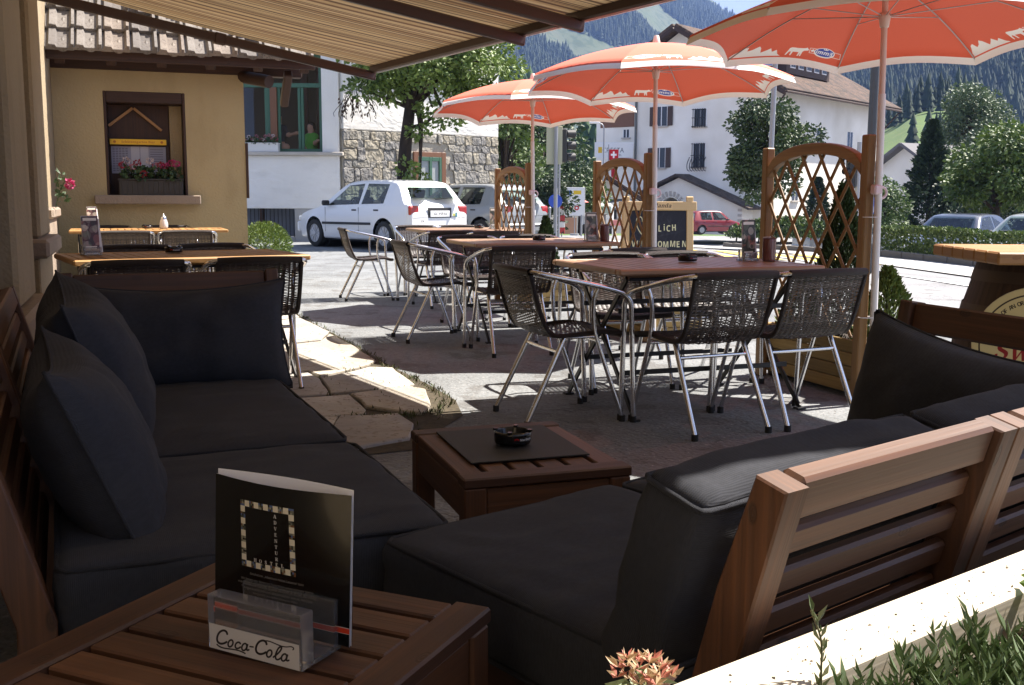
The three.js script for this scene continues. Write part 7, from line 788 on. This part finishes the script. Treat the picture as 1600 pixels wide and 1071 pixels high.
function win(o, cx, y0, y1, w, opt = {}) {   // window on a wall facing -z at z = 0
  const g = new THREE.Group(); g.name = 'window'; g.position.set(cx, 0, opt.z ?? 0); if (opt.ry) g.rotation.y = opt.ry; o.add(g);
  dim('pane', -w / 2, w / 2, y0, y1, -0.015, 0.10, pool, g, 0.002); dim('frame', -w / 2 - 0.06, -w / 2, y0, y1, -0.03, 0.08, white, g); dim('frame', w / 2, w / 2 + 0.06, y0, y1, -0.03, 0.08, white, g); dim('frame', -0.035, 0.035, y0, y1, -0.035, 0.06, white, g); dim('sill', -w / 2 - 0.15, w / 2 + 0.15, y0 - 0.1, y0 - 0.002, -0.16, 0.05, greyStone, g);
  if (opt.shut) for (const s of [-1, 1]) dim('shutter', s > 0 ? w / 2 + 0.08 : -w / 2 - 0.08 - w * 0.46, s > 0 ? w / 2 + 0.08 + w * 0.46 : -w / 2 - 0.08, y0, y1, -0.09, -0.04, shutterM, g);
  if (opt.bars) { for (let i = 0; i < 6; i++) mk('bar', rod([-w / 2 + i * w / 5, y0 - 0.1, -0.22], [-w / 2 + i * w / 5, y1 + 0.05, -0.22], 0.028, 5), blackMetal, g); for (const y of [y0, (y0 + y1) / 2, y1]) mk('cross_bar', rod([-w / 2 - 0.1, y, -0.22], [w / 2 + 0.1, y, -0.22], 0.028, 5), blackMetal, g); if (opt.belly) mk('grille_basket', mg([0, 1, 2, 3, 4, 5, 6].map(i => tube([[w / 2 + 0.2 - i * (w + 0.4) / 6, y0 + 0.7, -0.22], [w / 2 + 0.2 - i * (w + 0.4) / 6, y0 + 0.2, -0.55], [w / 2 + 0.2 - i * (w + 0.4) / 6, y0 - 0.2, -0.5], [w / 2 + 0.2 - i * (w + 0.4) / 6, y0 - 0.3, -0.2]], 0.03, 10, 5))), blackMetal, g); }
}
{ // big white house, corner towards the terrace: local x along the gable front, z away into the depth
  const o = inS('white_house', 'big old white house with red tiled roof and arched porch across the road', 'building', null, 18.0, 74, -1.5, 2.443), W = 15, D = 19, E = 10.3, A = 14.6;
  const sh = new THREE.Shape(); sh.moveTo(0, 0); sh.lineTo(W, 0); sh.lineTo(W, E); sh.lineTo(W / 2, A); sh.lineTo(0, E); mk('wall', muv(new THREE.ExtrudeGeometry(sh, { depth: D, bevelEnabled: false }), 1), oldWhite, o);
  const rf = new THREE.Group(); rf.name = 'roof'; o.add(rf); for (const s of [-1, 1]) { const g = beam([W / 2 + s * 0.1, A + 0.25, D / 2], [W / 2 + s * (W / 2 + 1.3), A + 0.25 - (A - E) / (W / 2) * (W / 2 + 1.3), D / 2], D + 2.4, 0.22, 0.03); mk('slope', muv(g, 2), roofRed, rf); }
  for (const s of [-1, 1]) mk('verge_board', beam([W / 2 + s * 0.05, A + 0.02, -1.1], [W / 2 + s * (W / 2 + 1.25), A - (A - E) / (W / 2) * (W / 2 + 1.25), -1.1], 0.25, 0.3, 0.03), M.darkWood, rf); mk('gutter', beam([-1.32, E - 0.62, -1.1], [-1.32, E - 0.62, D + 1.1], 0.16, 0.14, 0.03), M.darkWood, rf);
  for (const [z, y] of [[-0.95, 0], [D + 0.95, 0]]) mk('eave_strut', rod([0, E - 2.2, z * 0.98], [-1.2, E - 0.75, z], 0.06, 6), M.darkWood, rf);
  const dm = new THREE.Group(); dm.name = 'dormer'; dm.position.set(2.4, E + 1.0, 4); rf.add(dm); dim('dormer_wall', -1.2, 2.5, 0.2, 1.75, 0, 7.4, shutterM, dm); dim('dormer_roof', -1.7, 2.9, 1.76, 1.95, -0.5, 7.9, roofRed, dm); for (let i = 0; i < 5; i++) { const z = 1.0 + i * 1.35; dim('dormer_window', -1.24, -1.19, 0.62, 1.45, z - 0.42, z + 0.42, white, dm); dim('pane', -1.27, -1.242, 0.70, 1.38, z - 0.34, z - 0.03, pool, dm); dim('pane', -1.27, -1.242, 0.70, 1.38, z + 0.03, z + 0.34, pool, dm); }
  const up = 1.5; win(o, 9.1, 6.35 + up, 7.75 + up, 0.95, { shut: true }); win(o, 5.83, 6.2 + up, 7.4 + up, 0.95, { bars: true }); win(o, 9.2, 3.3 + up, 4.75 + up, 0.95, { shut: true }); win(o, 5.83, 3.3 + up, 4.95 + up, 0.95, { bars: true, belly: true }); win(o, 9.1, 9.6 + up, 10.6 + up, 0.8, { shut: true }); win(o, 5.9, 9.6 + up, 10.6 + up, 0.8, { shut: true }); win(o, 12.2, 5.6 + up, 6.2 + up, 0.5); win(o, 12.2, 3.6 + up, 4.2 + up, 0.5);
  mk('downpipe', rod([11.3, 0, -0.1], [11.3, E - 0.3, -0.1], 0.09, 7), std(lin(0.12, 0.13, 0.12), 0.6), o); dim('wood_panel', 11.5, 14.6, 7.9, 9.2, -0.05, 0.1, brownPaint, o);
  for (const [z, y0, y1] of [[3.6, 5.9, 7.7], [7.4, 5.9, 7.7], [13, 5.9, 7.7], [3.6, 2.4, 4.2], [7.4, 2.4, 4.2]]) { const q = new THREE.Group(); q.name = 'side_wing'; win(o, 0, y0, y1, 1.0, { ry: PI / 2, z: z }); }
  // porch
  const p = new THREE.Group(); p.name = 'porch'; o.add(p); const s2 = new THREE.Shape(), X0 = 1.4, X1 = 9.2, ax = 6.6; s2.moveTo(X0, 0); s2.lineTo(X1, 0); s2.lineTo(X1, 2.9); s2.lineTo(ax, 4.0); s2.lineTo(X0, 1.95); const hole = new THREE.Path(); hole.moveTo(6.4, 0.2); hole.lineTo(6.4, 1.75); hole.absarc(7.25, 1.75, 0.85, PI, 0, true); hole.lineTo(8.1, 0.2); s2.holes.push(hole); mk('porch_wall', muv(new THREE.ExtrudeGeometry(s2, { depth: 0.4, bevelEnabled: false }), 1), oldWhite, p, [0, 0, -1.5]); dim('porch_side', X0, X0 + 0.4, 0, 1.95, -1.099, 0, oldWhite, p); dim('porch_side', X1 - 0.4, X1, 0, 2.9, -1.099, 0, oldWhite, p);
  mk('porch_roof', muv(beam([ax + 0.05, 4.22, -0.9], [X0 - 0.7, 1.83, -0.9], 2.2, 0.16, 0.02), 2), roofDark, p); mk('porch_roof', muv(beam([ax - 0.05, 4.22, -0.9], [X1 + 0.9, 2.75, -0.9], 2.2, 0.16, 0.02), 2), roofDark, p);
  for (let i = 0; i < 11; i++) { const a = PI * (i + 0.5) / 11; mk('arch_stone', cb(0.16, 0.36, 0.08, 0.01), greyStone, p, [7.25 + Math.cos(a) * 1.12, 1.75 + Math.sin(a) * 1.12, -1.53], [0, 0, a - PI / 2]); } win(p, 4.4, 1.0, 1.6, 0.5, { z: -1.5, bars: true }); for (let i = 0; i < 5; i++) mk('quoin', cb(0.3, 0.18, 0.08, 0.01), greyStone, p, [X0 + 0.2, 0.3 + i * 0.36, -1.53]);
}
{ const hs = inS('hotel_sign', 'white hotel sign board on the left wing of the white house', 'sign', null, 7.6, 80.5, 4.6, 0); mk('board', cb(2.9, 1.15, 0.06, 0.01), white, hs); mk('sign_print', new THREE.PlaneGeometry(2.8, 1.1), std(0xffffff, 0.5, { map: ctex(256, 100, (g, w, h) => { g.fillStyle = '#e4e4e0'; g.fillRect(0, 0, w, h); g.fillStyle = '#d8b020'; g.fillRect(20, 30, 26, 40); g.fillStyle = '#3a3a3c'; g.font = '44px sans-serif'; g.fillText('CRESTA', 48, 66); g.font = '18px sans-serif'; g.fillText('HOTEL', 128, 90); }) }), hs, [0, 0, 0.034]); mk('bracket', cb(2.6, 0.05, 0.6, 0.01), blackMetal, hs, [0, 0.4, -0.32]);
  const f = inS('swiss_flag', 'red flag with a white cross hanging in front of the hotel', 'flag', null, 6.55, 70, 0, 0); mk('pole', rod([-0.28, -1.3, 0], [-0.28, 4.5, 0], 0.035, 7), greyPost, f); const cl = mk('cloth', sheet(8, 6, (u, v) => [u * 0.62 - 0.26, 3.5 + v * 0.68, 0.03 * Math.sin(u * 7)]), std(0xffffff, 0.8, { side: THREE.DoubleSide, map: ctex(64, 64, (g, w, h) => { g.fillStyle = '#c01c28'; g.fillRect(0, 0, w, h); g.fillStyle = '#f4f0ee'; g.fillRect(26, 12, 12, 40); g.fillRect(12, 26, 40, 12); }) }), f); mk('banner', sheet(4, 8, (u, v) => [u * 0.4 - 0.1, 1.9 + v * 1.55, 0.03 * Math.sin(v * 6)]), std(lin(0.4, 0.02, 0.03), 0.8, { side: THREE.DoubleSide }), f); }
{ const o = inS('low_chalet', 'low white house with a brown gable roof down the street', 'building', null, 4.75, 66, -1.15, 0.12); const sh = new THREE.Shape(); sh.moveTo(-3.2, 0); sh.lineTo(3.2, 0); sh.lineTo(3.2, 2.0); sh.lineTo(0.6, 3.6); sh.lineTo(-3.2, 1.9); mk('wall', muv(new THREE.ExtrudeGeometry(sh, { depth: 6, bevelEnabled: false }).translate(0, 0, -6), 1), oldWhite, o); for (const [a, b] of [[[0.55, 3.75, -2.8], [-4.0, 1.72, -2.8]], [[0.6, 3.75, -2.8], [4.0, 1.65, -2.8]]]) mk('roof_slope', beam(a, b, 7.4, 0.16, 0.02), M.darkWood, o); mk('awning_roof', beam([-1.2, 2.1, -0.2], [-2.2, 1.55, 1.6], 4.2, 0.1, 0.02), std(lin(0.10, 0.11, 0.12), 0.8), o, [1.9, 0, 0]); for (const x of [-1.4, 1.4]) win(o, x, 0.9, 1.6, 0.7, { ry: PI }); mk('door', cb(0.9, 1.9, 0.08, 0.01), shutterM, o, [0.1, 0.95, 0.03]); mk('pole_flag', cb(0.5, 0.5, 0.02, 0.005), std(lin(0.55, 0.45, 0.04), 0.7), o, [-0.9, 3.3, 0.3], [0, 0, 0.6]); }
function farHouse(label, r, a, y, w, d, h, turn, roof, wall) { const o = inS('far_house', label, 'building', 'houses on the slopes', r, a, y, turn), A = h + w * 0.32, sh = new THREE.Shape(); sh.moveTo(-w / 2, -3); sh.lineTo(w / 2, -3); sh.lineTo(w / 2, h); sh.lineTo(0, A); sh.lineTo(-w / 2, h); mk('wall', muv(new THREE.ExtrudeGeometry(sh, { depth: d, bevelEnabled: false }).translate(0, 0, -d), 1), wall, o); for (const s of [-1, 1]) mk('roof_slope', beam([0, A + 0.12, -d / 2], [s * (w / 2 + 0.8), h - (A - h) / (w / 2) * 0.8 + 0.12, -d / 2], d + 1.6, 0.2, 0.02), roof, o); mk('chimney', cb(0.6, 1.4, 0.6, 0.03), greyStone, o, [w * 0.22, A, -d * 0.4]); for (const x of [-w * 0.25, w * 0.25]) for (let y0 = 0.8; y0 + 1.2 < h; y0 += 2.6) { mk('window', cb(0.9, 1.1, 0.06, 0.02), pool, o, [x, y0 + 0.6, 0.02]); } }
farHouse('white house with grey roof high on the meadow beyond the traffic light', 15.0, 225, M.hD(15.0 / 225, 225), 9, 10, 4, -0.4, roofDark, oldWhite); farHouse('small white house on the meadow near the skyline', 19.0, 262, M.hD(19.0 / 262, 262), 8, 8, 3.5, 0.5, roofDark, oldWhite); farHouse('brown roofed house on the meadow left of the white ones', 8.5, 240, M.hD(8.5 / 240, 240), 8, 8, 4, 0.2, brownPaint, oldWhite);
farHouse('grey roofed house right of the big white house', 26.5, 72, -1.5, 9, 9, 3.2, -1.0, std(lin(0.13, 0.125, 0.13), 0.9), oldWhite); farHouse('white house between the trees behind the stone wing', -1.6, 62, -1.0, 6, 8, 3.6, 0.3, brownPaint, oldWhite);
{ const p0 = S(17, 230), o = inS('rail_viaduct', 'grey railway parapet crossing the meadow hill', 'viaduct', null, 110, 318, 28.6, 0.12); mk('deck', cb(30, 0.8, 3, 0.1), std(lin(0.16, 0.16, 0.17), 0.9), o); for (let i = 0; i < 8; i++) mk('pier', cb(0.6, 3, 1.4, 0.1), std(lin(0.16, 0.16, 0.17), 0.9), o, [-14 + i * 4, -1.8, 0]); }
renderer.render(scene, camera);
